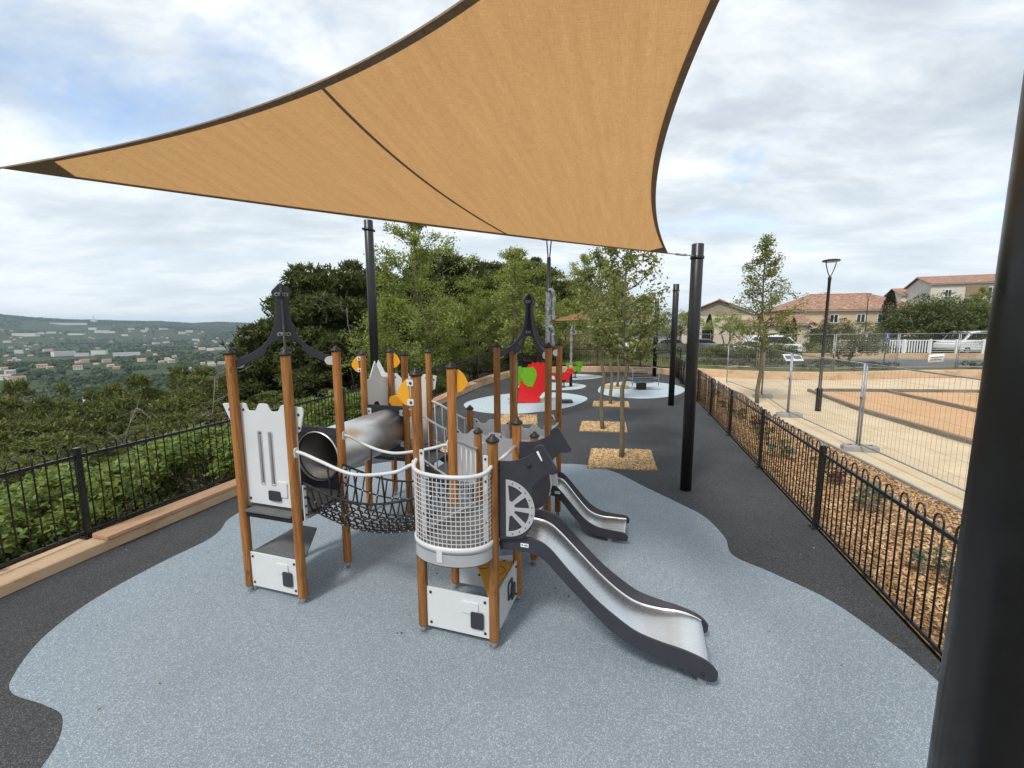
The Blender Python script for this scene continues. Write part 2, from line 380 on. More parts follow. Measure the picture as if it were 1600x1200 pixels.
ground('garden_soil', [(0.3, (0.085, 0.10, 0.04)), (0.55, (0.14, 0.15, 0.06)), (0.75, (0.25, 0.20, 0.11))], 0.5, 0.5, 14)
t = NT('terrain_ground'); co = t.co(kind='Position'); n = t.noise(co, 0.010, 8, 0.6); n3 = t.noise(co, 0.0035, 5, 0.55); f = t.noise(co, 0.4, 6, 0.7)
c = t.ramp(n, [(0.3, (0.036, 0.056, 0.026)), (0.58, (0.060, 0.082, 0.038)), (0.70, (0.13, 0.145, 0.065)), (0.8, (0.20, 0.18, 0.10))])
c = t.mix(t.ramp(n3, [(0.52, 0.0), (0.62, 0.7)]), c, (0.048, 0.070, 0.034))
c = t.mix(0.6, c, t.ramp(f, [(0.3, (0.5, 0.5, 0.5)), (0.7, (1.35, 1.35, 1.35))]), 'MULTIPLY')
t.set(color=c, rough=1.0, spec=0.1)
def chipmat(name, stops):
    t = NT(name); g = t.n.new('ShaderNodeNewGeometry'); c = t.ramp(g.outputs['Random Per Island'], stops)
    t.set(color=c, rough=0.85, spec=0.2); return t.mat
chipmat('dead_leaf', [(0.0, (0.05, 0.03, 0.015)), (0.5, (0.16, 0.10, 0.05)), (1.0, (0.36, 0.28, 0.15))])
chipmat('wood_chip', [(0.0, (0.26, 0.14, 0.065)), (0.25, (0.54, 0.34, 0.16)), (0.7, (0.70, 0.49, 0.26)), (1.0, (0.80, 0.64, 0.42))])
chipmat('brown_mulch', [(0.0, (0.19, 0.10, 0.048)), (0.35, (0.44, 0.26, 0.125)), (0.8, (0.60, 0.40, 0.22)), (1.0, (0.72, 0.55, 0.35))])
ground('mulch_base', [(0.3, (0.22, 0.12, 0.055)), (0.7, (0.42, 0.25, 0.125))], 9.0, 0.8, 50)
def leafmat(name, stops, trans=0.35, tcol=1.35, rough=0.55, spec=0.3):
    t = NT(name); g = t.n.new('ShaderNodeNewGeometry'); oi = t.n.new('ShaderNodeObjectInfo').outputs['Random']
    k = {'cypress_leaf': 1.0, 'purple_leaf': 1.0, 'hedge_leaf': 1.15, 'dark_leaf': 1.2, 'olive_leaf': 1.25, 'ash_leaf': 1.55, 'oak_leaf': 1.5, 'bush_leaf': 1.5, 'slope_needle': 1.45, 'pine_needle': 1.2}.get(name, 1.28); stops = [(p, tuple(min(x * k, 0.4) for x in c_)) for p, c_ in stops]
    c = t.ramp(g.outputs['Random Per Island'], stops); c = t.mix(1.0, c, t.ramp(oi, [(0.0, (0.88, 0.9, 0.85)), (1.0, (1.12, 1.08, 1.1))]), 'MULTIPLY')
    t.set(color=c, rough=rough, spec=spec)
    tr = t.n.new('ShaderNodeBsdfTranslucent'); t.l.new(t.mix(1.0, c, (tcol * 1.15, tcol, tcol * 0.55), 'MULTIPLY'), tr.inputs[0])
    mx = t.n.new('ShaderNodeMixShader'); mx.inputs[0].default_value = trans
    t.l.new(t.b.outputs[0], mx.inputs[1]); t.l.new(tr.outputs[0], mx.inputs[2]); t.l.new(mx.outputs[0], t.n['Material Output'].inputs[0]); return t.mat
leafmat('oak_leaf', [(0.0, (0.075, 0.092, 0.030)), (0.5, (0.130, 0.160, 0.055)), (1.0, (0.21, 0.235, 0.105))], 0.42)
leafmat('ash_leaf', [(0.0, (0.085, 0.112, 0.028)), (0.5, (0.150, 0.192, 0.052)), (1.0, (0.22, 0.265, 0.085))], 0.42)
leafmat('bush_leaf', [(0.0, (0.055, 0.085, 0.020)), (0.5, (0.110, 0.160, 0.042)), (1.0, (0.19, 0.245, 0.080))], 0.42)
leafmat('pine_needle', [(0.0, (0.034, 0.046, 0.017)), (0.5, (0.066, 0.086, 0.031)), (0.95, (0.115, 0.130, 0.050)), (1.0, (0.15, 0.125, 0.06))], 0.22, rough=0.85, spec=0.08)
leafmat('slope_needle', [(0.0, (0.050, 0.063, 0.024)), (0.5, (0.096, 0.116, 0.042)), (0.95, (0.150, 0.165, 0.068)), (1.0, (0.18, 0.15, 0.085))], 0.24, rough=0.85, spec=0.08)
leafmat('olive_leaf', [(0.0, (0.050, 0.062, 0.028)), (0.5, (0.095, 0.110, 0.055)), (1.0, (0.17, 0.185, 0.11))], 0.25)
leafmat('dark_leaf', [(0.0, (0.036, 0.052, 0.018)), (0.5, (0.075, 0.100, 0.036)), (1.0, (0.17, 0.19, 0.095))], 0.3)
leafmat('cypress_leaf', [(0.0, (0.018, 0.028, 0.014)), (1.0, (0.045, 0.058, 0.028))], 0.15)
leafmat('purple_leaf', [(0.0, (0.030, 0.010, 0.014)), (0.6, (0.070, 0.024, 0.030)), (1.0, (0.13, 0.045, 0.045))], 0.25)
leafmat('hedge_leaf', [(0.0, (0.042, 0.058, 0.018)), (0.5, (0.088, 0.112, 0.036)), (1.0, (0.16, 0.18, 0.075))], 0.3)
leafmat('sage_leaf', [(0.0, (0.075, 0.095, 0.060)), (1.0, (0.19, 0.22, 0.15))], 0.25)
leafmat('rust_leaf', [(0.0, (0.16, 0.07, 0.02)), (1.0, (0.36, 0.18, 0.06))], 0.35)
t = NT('valley_leaf'); oi = t.n.new('ShaderNodeObjectInfo').outputs['Random']; n = t.noise(t.co((1, 1, 1)), 0.9, 5, 0.75)
c = t.ramp(oi, [(0.0, (0.024, 0.042, 0.024)), (0.5, (0.042, 0.066, 0.034)), (0.8, (0.072, 0.098, 0.045)), (1.0, (0.125, 0.148, 0.065))])
t.set(color=t.mix(0.8, c, t.ramp(n, [(0.3, (0.45, 0.45, 0.45)), (0.7, (1.5, 1.5, 1.5))]), 'MULTIPLY'), rough=0.9, spec=0.1); t.bump(n, 1.0, 1.2)
def bark(name, a, b, spots=None):
    t = NT(name); co = t.co((9, 9, 2.2)); n = t.noise(co, 3.0, 7, 0.7, 0.5); c = t.ramp(n, [(0.3, a), (0.7, b)])
    if spots: c = t.mix(t.ramp(t.noise(t.co(), 14, 4, 0.7), [(0.55, 0.0), (0.68, 0.7)]), c, spots)
    t.set(color=c, rough=0.95, spec=0.15); t.bump(n, 0.6, 0.01); return t.mat
bark('young_bark', (0.10, 0.085, 0.055), (0.24, 0.205, 0.135), (0.21, 0.215, 0.10))
bark('pine_bark', (0.075, 0.06, 0.045), (0.21, 0.175, 0.145))
bark('dead_twig', (0.15, 0.13, 0.11), (0.30, 0.27, 0.235))
def stucco(name, c, var=0.12):
    t = NT(name); co = t.co(kind='Position'); n = t.noise(co, 0.45, 6, 0.65); d = tuple(x * (1 - var) for x in c); h = tuple(min(1, x * (1 + var * 0.6)) for x in c)
    t.set(color=t.ramp(n, [(0.3, d), (0.7, h)]), rough=0.95, spec=0.15); t.bump(t.noise(co, 18, 3), 0.3, 0.01); return t.mat
stucco('ochre_stucco', (0.52, 0.41, 0.285)); stucco('cream_stucco', (0.60, 0.53, 0.43)); stucco('pale_stucco', (0.62, 0.57, 0.49)); stucco('white_stucco', (0.66, 0.65, 0.62))
t = NT('roof_tile'); co = t.co(kind='UV'); v = t.sepx(t.voro(t.co((1, 1, 1), 'UV'), 4.2)); wv = t.wave(co, 1.25, 0.0, dirn='X'); wv2 = t.wave(co, 0.8, 0.0, dirn='Y')
c = t.ramp(v, [(0.0, (0.28, 0.145, 0.10)), (0.4, (0.36, 0.20, 0.14)), (0.8, (0.42, 0.26, 0.19)), (1.0, (0.50, 0.37, 0.29))])
t.set(color=c, rough=0.9, spec=0.15); t.bump(t.math('ADD', wv, t.math('MULTIPLY', wv2, 0.4)), 0.9, 0.08)
t = NT('far_roof'); oi = t.n.new('ShaderNodeObjectInfo').outputs['Random']
t.set(color=t.ramp(oi, [(0.0, (0.36, 0.17, 0.10)), (0.5, (0.48, 0.29, 0.20)), (1.0, (0.42, 0.36, 0.31))]), rough=0.9)
t = NT('far_metal_roof'); oi = t.n.new('ShaderNodeObjectInfo').outputs['Random']
t.set(color=t.ramp(oi, [(0.0, (0.30, 0.32, 0.34)), (0.5, (0.52, 0.54, 0.55)), (1.0, (0.42, 0.44, 0.47))]), rough=0.6)
# ================================================================== THE SETTING
WALL_IN = [(-6.6, -4.0), (-6.15, -1.5), (-5.75, 1.0), (-5.45, 3.3), (-5.10, 5.0), (-4.57, 6.88), (-3.75, 10.2), (-2.25, 16.69), (-1.5, 19.78), (-0.35, 23.0), (1.14, 25.2), (2.76, 26.2), (4.75, 26.45), (7.0, 26.1), (8.5, 25.3), (9.15, 24.4), (9.3, 23.6)]
WALL_IN = smooth_open(WALL_IN, 5)
def resample(P, step):
    P = np.array(P, float); d = np.r_[0, np.cumsum(np.linalg.norm(np.diff(P, axis=0), axis=1))]
    n = max(2, int(round(d[-1] / step)) + 1); s = np.linspace(0, d[-1], n)
    return np.stack([np.interp(s, d, P[:, k]) for k in range(P.shape[1])], 1)
def offset(P, o):
    P = np.array(P, float); T = np.gradient(P[:, :2], axis=0); T /= np.linalg.norm(T, axis=1)[:, None]
    return P[:, :2] + np.stack([-T[:, 1], T[:, 0]], 1) * o          # positive = to the left of the walking direction
WIN = resample(WALL_IN, 0.25)
def wall_h(y): return float(np.interp(y, [0, 14, 22, 27], [0.12, 0.14, 0.32, 0.34]))
# ---- terrain: a plateau that falls away to the valley on the left, hills at the horizon
BX = np.array([(-60, -12), (-4, -6.6), (4, -5.75), (7, -5.1), (10.2, -4.4), (16.7, -2.95), (20, -2.2), (23, -1.2), (26, 0.2), (30, 2.0), (40, 1.0), (60, -6), (100, -20), (200, -50), (500, -160), (2000, -500), (9000, -2000)], float)
def vnoise(x, y, f, seed):
    x = np.asarray(x) * f + seed * 13.7; y = np.asarray(y) * f + seed * 7.3
    xi = np.floor(x); yi = np.floor(y); xf = x - xi; yf = y - yi
    def h(a, b):
        s = np.sin(a * 127.1 + b * 311.7 + seed * 74.7) * 43758.5453; return s - np.floor(s)
    u = xf * xf * (3 - 2 * xf); v = yf * yf * (3 - 2 * yf)
    return (h(xi, yi) * (1 - u) + h(xi + 1, yi) * u) * (1 - v) + (h(xi, yi + 1) * (1 - u) + h(xi + 1, yi + 1) * u) * v
VALLEY = -78.0
def terrain(x, y):
    x = np.asarray(x, float); y = np.asarray(y, float)
    d = np.maximum(0, np.interp(y, BX[:, 0], BX[:, 1]) - x)
    z = -0.05 - np.minimum(d, 2.5) * 0.30
    dd = np.maximum(0, d - 2.5)
    z = z + (VALLEY + 0.8) * (1 - np.exp(-dd * 0.62 / 78.0))
    z = z + np.clip(d / 60, 0, 1) * (vnoise(x, y, 1 / 40., 1) - 0.5) * 5 + np.clip(d / 300, 0, 1) * (vnoise(x, y, 1 / 260., 2) - 0.5) * 16
    r = np.hypot(x, y); az = np.degrees(np.arctan2(x, y))
    ridge = np.interp(az, [-90, -60, -52, -49, -46, -42.5, -39, -36.5, -34, -31, -28, 0], [240, 245, 235, 205, 180, 165, 165, 135, 150, 140, 140, 140])
    ridge = ridge + (vnoise(x, y, 1 / 420., 3) - 0.5) * 26 + (vnoise(x, y, 1 / 160., 4) - 0.5) * 8
    fr = 46 * np.exp(-((az + 52) / 5.0) ** 2 - ((r - 3600) / 420) ** 2) + 38 * np.exp(-((az + 38) / 4.0) ** 2 - ((r - 4300) / 420) ** 2) + 52 * np.exp(-((az + 31.5) / 3.0) ** 2 - ((r - 3400) / 500) ** 2)
    z = z + np.where(d > 150, fr, 0)
    up = np.clip((r - 3200) / 2900, 0, 1); up = up * up * (3 - 2 * up)
    z = z + np.where(d > 150, up * (ridge + 0), 0)
    bump_ = np.exp(-((x + 1200) ** 2 + (y - 3300) ** 2) / 700 ** 2) * 50      # a wooded rise before the hills on the right of the gap
    return z + np.where(d > 150, bump_, 0)
rad = np.r_[0.0, np.geomspace(1.0, 9500, 170)]
azs = np.radians(np.r_[np.arange(-180, -62, 3.0), np.arange(-62, 2, 0.4), np.arange(2, 60, 1.5), np.arange(60, 180, 3.0)])
RR, AA = np.meshgrid(rad, azs, indexing='ij'); X = RR * np.sin(AA); Y = RR * np.cos(AA); Z = terrain(X, Y)
nr, na = RR.shape; idx = np.arange(nr * na).reshape(nr, na)
a_, b_ = idx[:-1, :], np.roll(idx, -1, 1)[:-1, :]; c_, d_ = np.roll(idx, -1, 1)[1:, :], idx[1:, :]
Q = np.stack([a_, d_, c_, b_], -1).reshape(-1, 4)
tag(add('terrain', fast_mesh('terrain', np.stack([X, Y, Z], -1).reshape(-1, 3), Q, MT['terrain_ground'], True)), kind='structure')

# ---- park surfaces
FENCE_R = lambda y: 2.66 + 0.27 * y
park = [tuple(p) for p in offset(WIN, 0.06)] + [(9.25, 23.3), (FENCE_R(23.3), 23.3), (FENCE_R(-4), -4.0)]
tag(sheet('rubber_ground', park, 0.0, MT['dark_rubber']), kind='structure')
blob = [(-2.75, 0.9), (-2.9, 1.7), (-2.99, 2.37), (-3.2, 2.70), (-3.46, 2.82), (-3.83, 2.93), (-4.03, 3.13), (-4.24, 3.55), (-4.3, 4.09), (-4.18, 4.75), (-4.02, 5.25), (-4.02, 5.55), (-4.14, 5.95), (-4.05, 6.4), (-3.7, 6.95), (-3.4, 7.7), (-2.9, 8.4), (-2.0, 8.75), (-1.0, 8.7), (0.0, 8.5), (0.77, 8.42), (1.45, 8.33), (1.95, 7.9), (2.31, 7.09), (2.61, 6.43), (2.80, 5.92), (2.79, 5.31), (2.67, 4.87), (2.91, 4.5), (3.19, 4.03), (3.29, 3.53), (3.31, 3.0), (3.15, 2.1), (2.6, 1.2), (1.6, 0.6), (0.2, 0.5), (-1.4, 0.45)]
tag(sheet('blue_surface', smooth_closed(blob, 8), 0.004, MT['blue_rubber']), kind='structure')
for pad in ([(-1.75, 15.25), (-1.3, 16.6), (-0.2, 17.7), (1.2, 18.1), (2.3, 17.8), (2.95, 16.7), (2.5, 15.4), (1.5, 14.2), (0.0, 13.5), (-1.2, 13.95)],
            [(0.6, 20.4), (1.5, 21.2), (2.6, 21.3), (3.4, 20.6), (3.45, 19.8), (2.9, 18.95), (1.9, 18.7), (0.9, 19.2)],
            [(1.9, 23.6), (2.8, 24.8), (3.8, 25.3), (4.9, 24.6), (5.2, 23.9), (4.4, 22.9), (3.2, 22.4), (2.2, 22.7)],
            [(3.7, 18.0), (4.3, 20.2), (5.4, 21.5), (6.7, 21.7), (7.7, 20.6), (7.75, 19.0), (6.8, 17.3), (5.4, 16.4), (4.2, 16.7)]):
    tag(sheet('pale_blue_surface', smooth_closed(pad, 8), 0.004, MT['pale_blue_rubber']), kind='structure')

# ---- low ochre wall along the left and the back
def strip_wall(name, inner, thick, hfun, mat, z0=-0.3, cap=0.0, label=None):
    P = np.array(inner); O = offset(P, thick); mb = MB(); n = len(P)
    for p, o in zip(P, O):
        h = hfun(p[1]); e = 0.012
        tvec = (o - p[:2]) / thick
        a = p[:2] + tvec * e; b = o - tvec * e
        for q, z in ((p, z0), (p, h - e), (a, h), (b, h), (o, h - e), (o, z0)): mb.v.append((q[0], q[1], z))
    for i in range(n - 1):
        for k in range(5): mb.face((i * 6 + k, (i + 1) * 6 + k, (i + 1) * 6 + k + 1, i * 6 + k + 1), 0)
    mb.face([0, 1, 2, 3, 4, 5]); mb.face([(n - 1) * 6 + k for k in (5, 4, 3, 2, 1, 0)])
    o = mb.build(name, mat); bm = bmesh.new(); bm.from_mesh(o.data); bmesh.ops.recalc_face_normals(bm, faces=bm.faces); bm.to_mesh(o.data); bm.free(); return o
tag(strip_wall('low_wall', WIN, 0.42, wall_h, MT['ochre_wall']), 'low ochre rendered wall carrying the black bow top fence along the left edge', 'wall')
# bench planks lying on the wall
wl = np.r_[0, np.cumsum(np.linalg.norm(np.diff(WIN, axis=0), axis=1))]
def along(s, o=0.0):
    x = np.interp(s, wl, WIN[:, 0]); y = np.interp(s, wl, WIN[:, 1]); O = offset(WIN, o); return np.array([np.interp(s, wl, O[:, 0]), np.interp(s, wl, O[:, 1])])
def s_at(y): return float(np.interp(y, WIN[:120, 1], wl[:120]))
bench_spots = [(5.05, 3.6, 'wide timber bench plank on the low wall beside the castle tower, nearest of the row'),
               (10.4, 2.6, 'timber bench plank on the low wall behind the steel tunnel, second of the row'),
               (13.6, 2.3, 'timber bench plank on the low wall just before the dragon, third of the row'),
               (16.6, 2.2, 'timber bench plank on the low wall opposite the red dragon, fourth of the row'),
               (19.5, 1.8, 'short timber bench plank on the low wall near the rear corner, last of the row')]
for y0, ln, lb in bench_spots:
    s0 = s_at(y0); p0 = along(s0, 0.105); p1 = along(s0 + ln, 0.105); mid = (p0 + p1) / 2; h = wall_h(mid[1])
    e = empty('bench_plank', (mid[0], mid[1], h + 0.001), math.atan2(*(p1 - p0)[::-1]))
    tag(e, lb, 'bench', 'timber bench planks on the low wall')
    L_ = np.linalg.norm(p1 - p0); k = 2 if ln > 3 else 1
    mb = MB(); mb.box((0, 0, 0.034), (L_, 0.27, 0.046), ch=0.006); mb.build('plank', MT['plank_wood'], e)
    for q in np.linspace(-L_ / 2 + 0.25, L_ / 2 - 0.25, 3):
        mb = MB(); mb.box((q, 0, 0.0055), (0.05, 0.2, 0.011)); mb.build('bearer', MT['galvanised'], e)

# ---- bow top fences: one hoop is one bent bar
def hoop_mesh(H, z0=0.08, w=0.058, r=0.0085):
    top = [(-w, 0, z0), (-w, 0, H - 0.07)] + [(-w * math.cos(a), 0, H - 0.07 + 0.07 * math.sin(a)) for a in np.linspace(0, math.pi, 9)[1:-1]] + [(w, 0, H - 0.07), (w, 0, z0)]
    mb = MB(); mb.tube(top, r, 6); return mb.mesh('hoop_bar', MT['black_metal'])
POSTM = None
def fence_post_mesh(H):
    mb = MB(); mb.box((0, 0, H / 2), (0.06, 0.06, H), ch=0.004); mb.box((0, 0, H + 0.004), (0.068, 0.068, 0.012), ch=0.003)
    mb.box((0, 0, 0.006), (0.13, 0.13, 0.012))
    for a in (-0.045, 0.045):
        for b in (-0.045, 0.045): mb.lathe([(0.011, 0.012), (0.011, 0.024)], 6, (a, b, 0))
    return mb.mesh('fence_post', MT['black_metal'])
def bow_fence(name, path, hfun, label, group=None, skip_first=0):
    """path: post positions (x, y); sections between them"""
    root = empty(name, (path[0][0], path[0][1], 0)); tag(root, label, 'fence', group)
    pm = fence_post_mesh(1.16); hm = hoop_mesh(1.19)
    o0 = np.array([path[0][0], path[0][1], 0.0])
    for i, p in enumerate(path):
        q = path[min(i + 1, len(path) - 1)]; pr = path[max(i - 1, 0)]
        rz = math.atan2(q[1] - pr[1], q[0] - pr[0])
        add('fence_post', pm, root, (p[0] - o0[0], p[1] - o0[1], hfun(p[1])), (0, 0, rz))
    for p, q in zip(path[:-1], path[1:]):
        p = np.array(p); q = np.array(q); L_ = np.linalg.norm(q - p); rz = math.atan2(q[1] - p[1], q[0] - p[0])
        hz = hfun((p[1] + q[1]) / 2); slope = math.atan2(hfun(q[1]) - hfun(p[1]), L_); mid = (p + q) / 2
        for nm, z, th in (('top_rail', 1.06, 0.04), ('bottom_rail', 0.085, 0.035)):
            mb = MB(); mb.box((0, 0, 0), (L_ - 0.062, 0.03 if nm == 'top_rail' else 0.025, th), ch=0.003)
            mb.build(nm, MT['black_metal'], root, (mid[0] - o0[0], mid[1] - o0[1], hz + z), (0, -slope, rz))
        n = int(round((L_ - 0.1) / 0.2365)); sp = (L_ - 0.06) / n
        for k in range(n):
            c = p + (q - p) / L_ * (0.03 + sp * (k + 0.5)); f = (0.03 + sp * (k + 0.5)) / L_
            h = hfun(p[1]) * (1 - f) + hfun(q[1]) * f
            add('hoop_bar', hm, root, (c[0] - o0[0], c[1] - o0[1], h), (random.gauss(0, 0.006), 0, rz))
    return root
ys = [23.3, 20.81, 18.27, 15.73, 13.19, 10.65, 8.11, 5.57, 3.03, 0.49, -2.05]
bow_fence('bow_top_fence', [(FENCE_R(y), y) for y in ys], lambda y: 0.0, 'black bow top railing between the dark rubber path and the planting bed on the right')
fo = offset(WIN, 0.33); fd = np.r_[0, np.cumsum(np.linalg.norm(np.diff(fo, axis=0), axis=1))]
s0 = float(np.interp(5.15, fo[:110, 1], fd[:110])); sp = 2.62
posts = [s0 + sp * k for k in range(-3, 14)]
while posts[-1] + sp < fd[-1] - 0.2: posts.append(posts[-1] + sp)
bow_fence('bow_top_fence', [(float(np.interp(s, fd, fo[:, 0])), float(np.interp(s, fd, fo[:, 1]))) for s in posts if 0 < s < fd[-1]], wall_h, 'black bow top railing on the low ochre wall, before the valley and lawn')

# ---- shade sail over the tower, its posts
SL = np.array((-4.437, 3.938, 4.15)); SR = np.array((2.579, 7.254, 3.95)); ST = np.array((0.816, 0.923, 4.15))
MLT = np.array((-0.669, 3.684, 4.598)); MRT = np.array((0.961, 4.070, 4.262)); MLR = np.array((-0.894, 5.502, 3.952))
def sail_pt(a, b, c): return a * a * SL + b * b * SR + c * c * ST + 2 * a * b * MLR + 2 * a * c * MLT + 2 * b * c * MRT + np.array([0, 0, -0.9]) * (a * b * c)
def sail_grid(n=40):
    V, F, idx = [], [], {}
    for i in range(n + 1):
        for j in range(n + 1 - i):
            idx[i, j] = len(V); V.append((i / n, j / n, 1 - (i + j) / n))
    for i in range(n):
        for j in range(n - i):
            F.append((idx[i, j], idx[i + 1, j], idx[i, j + 1]))
            if j < n - i - 1: F.append((idx[i + 1, j], idx[i + 1, j + 1], idx[i, j + 1]))
    return V, F
def edge_curve(k, n=60):
    t = np.linspace(0, 1, n)
    return [sail_pt(*( (1 - x, x, 0) if k == 0 else (1 - x, 0, x) if k == 1 else (0, 1 - x, x))) for x in t]
root = empty('shade_sail', tuple(SR)); tag(root, 'large triangular tan shade sail stretched above the castle tower', 'shade sail')
bw, bf = sail_grid(44); Vs = np.array([sail_pt(*b) for b in bw]) - SR
me = bpy.data.meshes.new('sail_cloth'); me.from_pydata([tuple(v) for v in Vs], [], bf); me.materials.append(MT['shade_cloth'])
me.polygons.foreach_set('use_smooth', np.ones(len(bf), bool))
uvl = me.uv_layers.new(name='UVMap')
sdir = np.array([0.28, 0.96]); sper = np.array([-0.96, 0.28])
for lp in me.loops:
    p = Vs[lp.vertex_index]; uvl.data[lp.index].uv = ((p[0] * sper[0] + p[1] * sper[1]) / 4, (p[0] * sdir[0] + p[1] * sdir[1]) / 4)
cloth = add('sail_cloth', me, root)
def ribbon(name, curve, inward, width, mat, parent, dz=-0.006):
    """a flat sewn band of real thickness following a curve on the sail"""
    mb = MB(); n = len(curve)
    for p, q in zip(curve, inward):
        d = q - p; d = d / np.linalg.norm(d) * width
        for v in (p + (0, 0, dz), p + d + (0, 0, dz), p + d + (0, 0, -dz), p + (0, 0, -dz)): mb.v.append(tuple(v - SR))
    for i in range(n - 1):
        for k in range(4): mb.face((i * 4 + k, (i + 1) * 4 + k, (i + 1) * 4 + (k + 1) % 4, i * 4 + (k + 1) % 4))
    return mb.build(name, mat, parent)
cen = sail_pt(1 / 3, 1 / 3, 1 / 3)
for k in range(3):
    cu = edge_curve(k); t = np.linspace(0, 1, 60); e = 0.03
    if k == 0: inn = [sail_pt((1 - x) * (1 - e), x * (1 - e), e) for x in t]
    elif k == 1: inn = [sail_pt((1 - x) * (1 - e), e, x * (1 - e)) for x in t]
    else: inn = [sail_pt(e, (1 - x) * (1 - e), x * (1 - e)) for x in t]
    ribbon('hem_band', cu, inn, 0.050, MT['brown_hem'], root)
def bary_line(b0, b1, n=40): return [tuple(np.array(b0) * (1 - t) + np.array(b1) * t) for t in np.linspace(0, 1, n)]
def sail_near(px, py, k):
    """parameter on an edge where the photo shows the seam"""
    best = None
    for x in np.linspace(0.01, 0.99, 400):
        b = (1 - x, x, 0) if k == 0 else (1 - x, 0, x); p = sail_pt(*b); v = p - CP; dz = v @ Fv
        if dz < 0.1: continue
        e = (800 + CAM_F * (v @ Rv) / dz - px) ** 2 + (600 - CAM_F * (v @ Uv) / dz - py) ** 2
        if best is None or e < best[0]: best = (e, b)
    return best[1]
seamb = bary_line(sail_near(490, 122, 1), sail_near(795, 365, 0))
sc_ = [sail_pt(*b) for b in seamb]; si = [sail_pt(*(np.array(b) + np.array((-0.01, 0.005, 0.005)))) for b in seamb]
ribbon('seam', sc_, si, 0.026, MT['brown_hem'], root, -0.004)
for name_, b0, b1, w_ in () and (('seam', sail_near(905, 381, 0), (0.02, 0.52, 0.46), 0.012),):
    q = bary_line(b0, b1); ribbon(name_, [sail_pt(*b) for b in q], [sail_pt(*(np.array(b) + np.array((-0.01, 0.005, 0.005)))) for b in q], w_, MT['shade_cloth'], root, -0.005)
def corner_patch(k, s):
    n = 8; mb = MB(); idx = {}
    for dz in (-0.007, 0.007):
        for i in range(n + 1):
            for j in range(n + 1):
                u = i / n * s; ang = j / n; x = u * (1 - ang); y = u * ang; b = [0, 0, 0]; b[k] = 1 - u; b[(k + 1) % 3] = x; b[(k + 2) % 3] = y
                idx[dz, i, j] = len(mb.v); mb.v.append(tuple(sail_pt(*b) + (0, 0, dz) - SR))
        for i in range(n):
            for j in range(n): mb.face((idx[dz, i, j], idx[dz, i + 1, j], idx[dz, i + 1, j + 1], idx[dz, i, j + 1]))
    return mb.build('corner_patch', MT['brown_hem'], root)
corner_patch(0, 0.065); corner_patch(1, 0.06); corner_patch(2, 0.06)
POLE = (2.95, 6.99); POLE_L = (-6.0, 4.55); POLE_T = (0.95, 0.775)
def cable(a, b, parent, org):
    mb = MB(); a = np.array(a); b = np.array(b); mb.tube([a - org, a * 0.75 + b * 0.25 - org, b - org], 0.009, 6)
    d = (b - a); m1 = a + d * 0.3; m2 = a + d * 0.7; mb.tube([m1 - org, m2 - org], 0.018, 8)
    return mb.build('tension_cable', MT['galvanised'], parent)
cable(SR, (POLE[0] - 0.07, POLE[1] - 0.06, 3.86), root, SR); cable(SL, (POLE_L[0] + 0.07, POLE_L[1], 4.2), root, SR); cable(ST, (POLE_T[0] - 0.07, POLE_T[1] + 0.07, 4.25), root, SR)
def sail_post(x, y, h, r, label, z0=0.0, lean=(0, 0), ring=True, cat='post'):
    e = empty('sail_post', (x, y, z0)); tag(e, label, cat, None); e.rotation_euler = (lean[0], lean[1], 0)
    mb = MB(); mb.lathe([(r, 0), (r, h - 0.008), (r - 0.008, h)], 32); mb.build('pole', MT['post_black'], e)
    if ring:
        mb = MB(); mb.lathe([(r + 0.001, h - 0.23), (r + 0.014, h - 0.23), (r + 0.014, h - 0.19), (r + 0.001, h - 0.19)], 24)
        for a in (0.9, 4.0):
            mb.box(((r + 0.03) * math.cos(a), (r + 0.03) * math.sin(a), h - 0.21), (0.07, 0.016, 0.05), a)
        mb.build('collar', MT['black_metal'], e)
    return e
sail_post(*POLE, 4.05, 0.092, 'tall black sail post on the dark rubber, right of the long slide')
sail_post(POLE_T[0] + 0.018, POLE_T[1], 4.4, 0.075, 'thick black sail post right beside the viewer', ring=False)
sail_post(*POLE_L, 4.35, 0.09, 'black sail post on the left fence line that takes the outer sail corner', z0=0.12)
sail_post(5.62, 14.9, 4.2, 0.10, 'black sail post further back between the rubber path and right fence')
sail_post(8.0, 23.9, 4.3, 0.11, 'black sail post in the rear right corner behind the rocking seat')
p583 = G(591.5, 690, 0.0); sail_post(p583[0], p583[1], 5.3, 0.10, 'black sail post rising behind the steel tunnel', z0=-0.1)
sail_post(0.09, 20.2, 3.5, 0.075, 'slim black sail post behind the red dragon near the left wall')
# far sail
fs = empty('shade_sail', (5.5, 15.0, 4.0)); tag(fs, 'smaller tan shade sail far behind the young trees', 'shade sail')
C_, B_, A_ = [np.array(p) for p in ((1.9, 20.5, 3.06), (7.85, 23.6, 3.20), (6.4, 28.6, 4.35))]
V, Qf, n = [], [], 14; idx = {}
for i in range(n + 1):
    for j in range(n + 1 - i):
        a, b = i / n, j / n; c = 1 - a - b; idx[i, j] = len(V); q = (A_ + B_ + C_) / 3
        p = A_ * a + B_ * b + C_ * c; pull = 0.55 * (a * b + b * c + a * c - a * b * c * 6); V.append(tuple(p + (q - p) * pull * 0.6 - np.array((5.5, 15.0, 4.0))))
for i in range(n):
    for j in range(n - i):
        Qf.append((idx[i, j], idx[i + 1, j], idx[i, j + 1]))
        if j < n - i - 1: Qf.append((idx[i + 1, j], idx[i + 1, j + 1], idx[i, j + 1]))
me = fast_mesh('sail_cloth', V, Qf, MT['shade_cloth'], True); me.uv_layers.new(name='UVMap'); add('sail_cloth', me, fs)
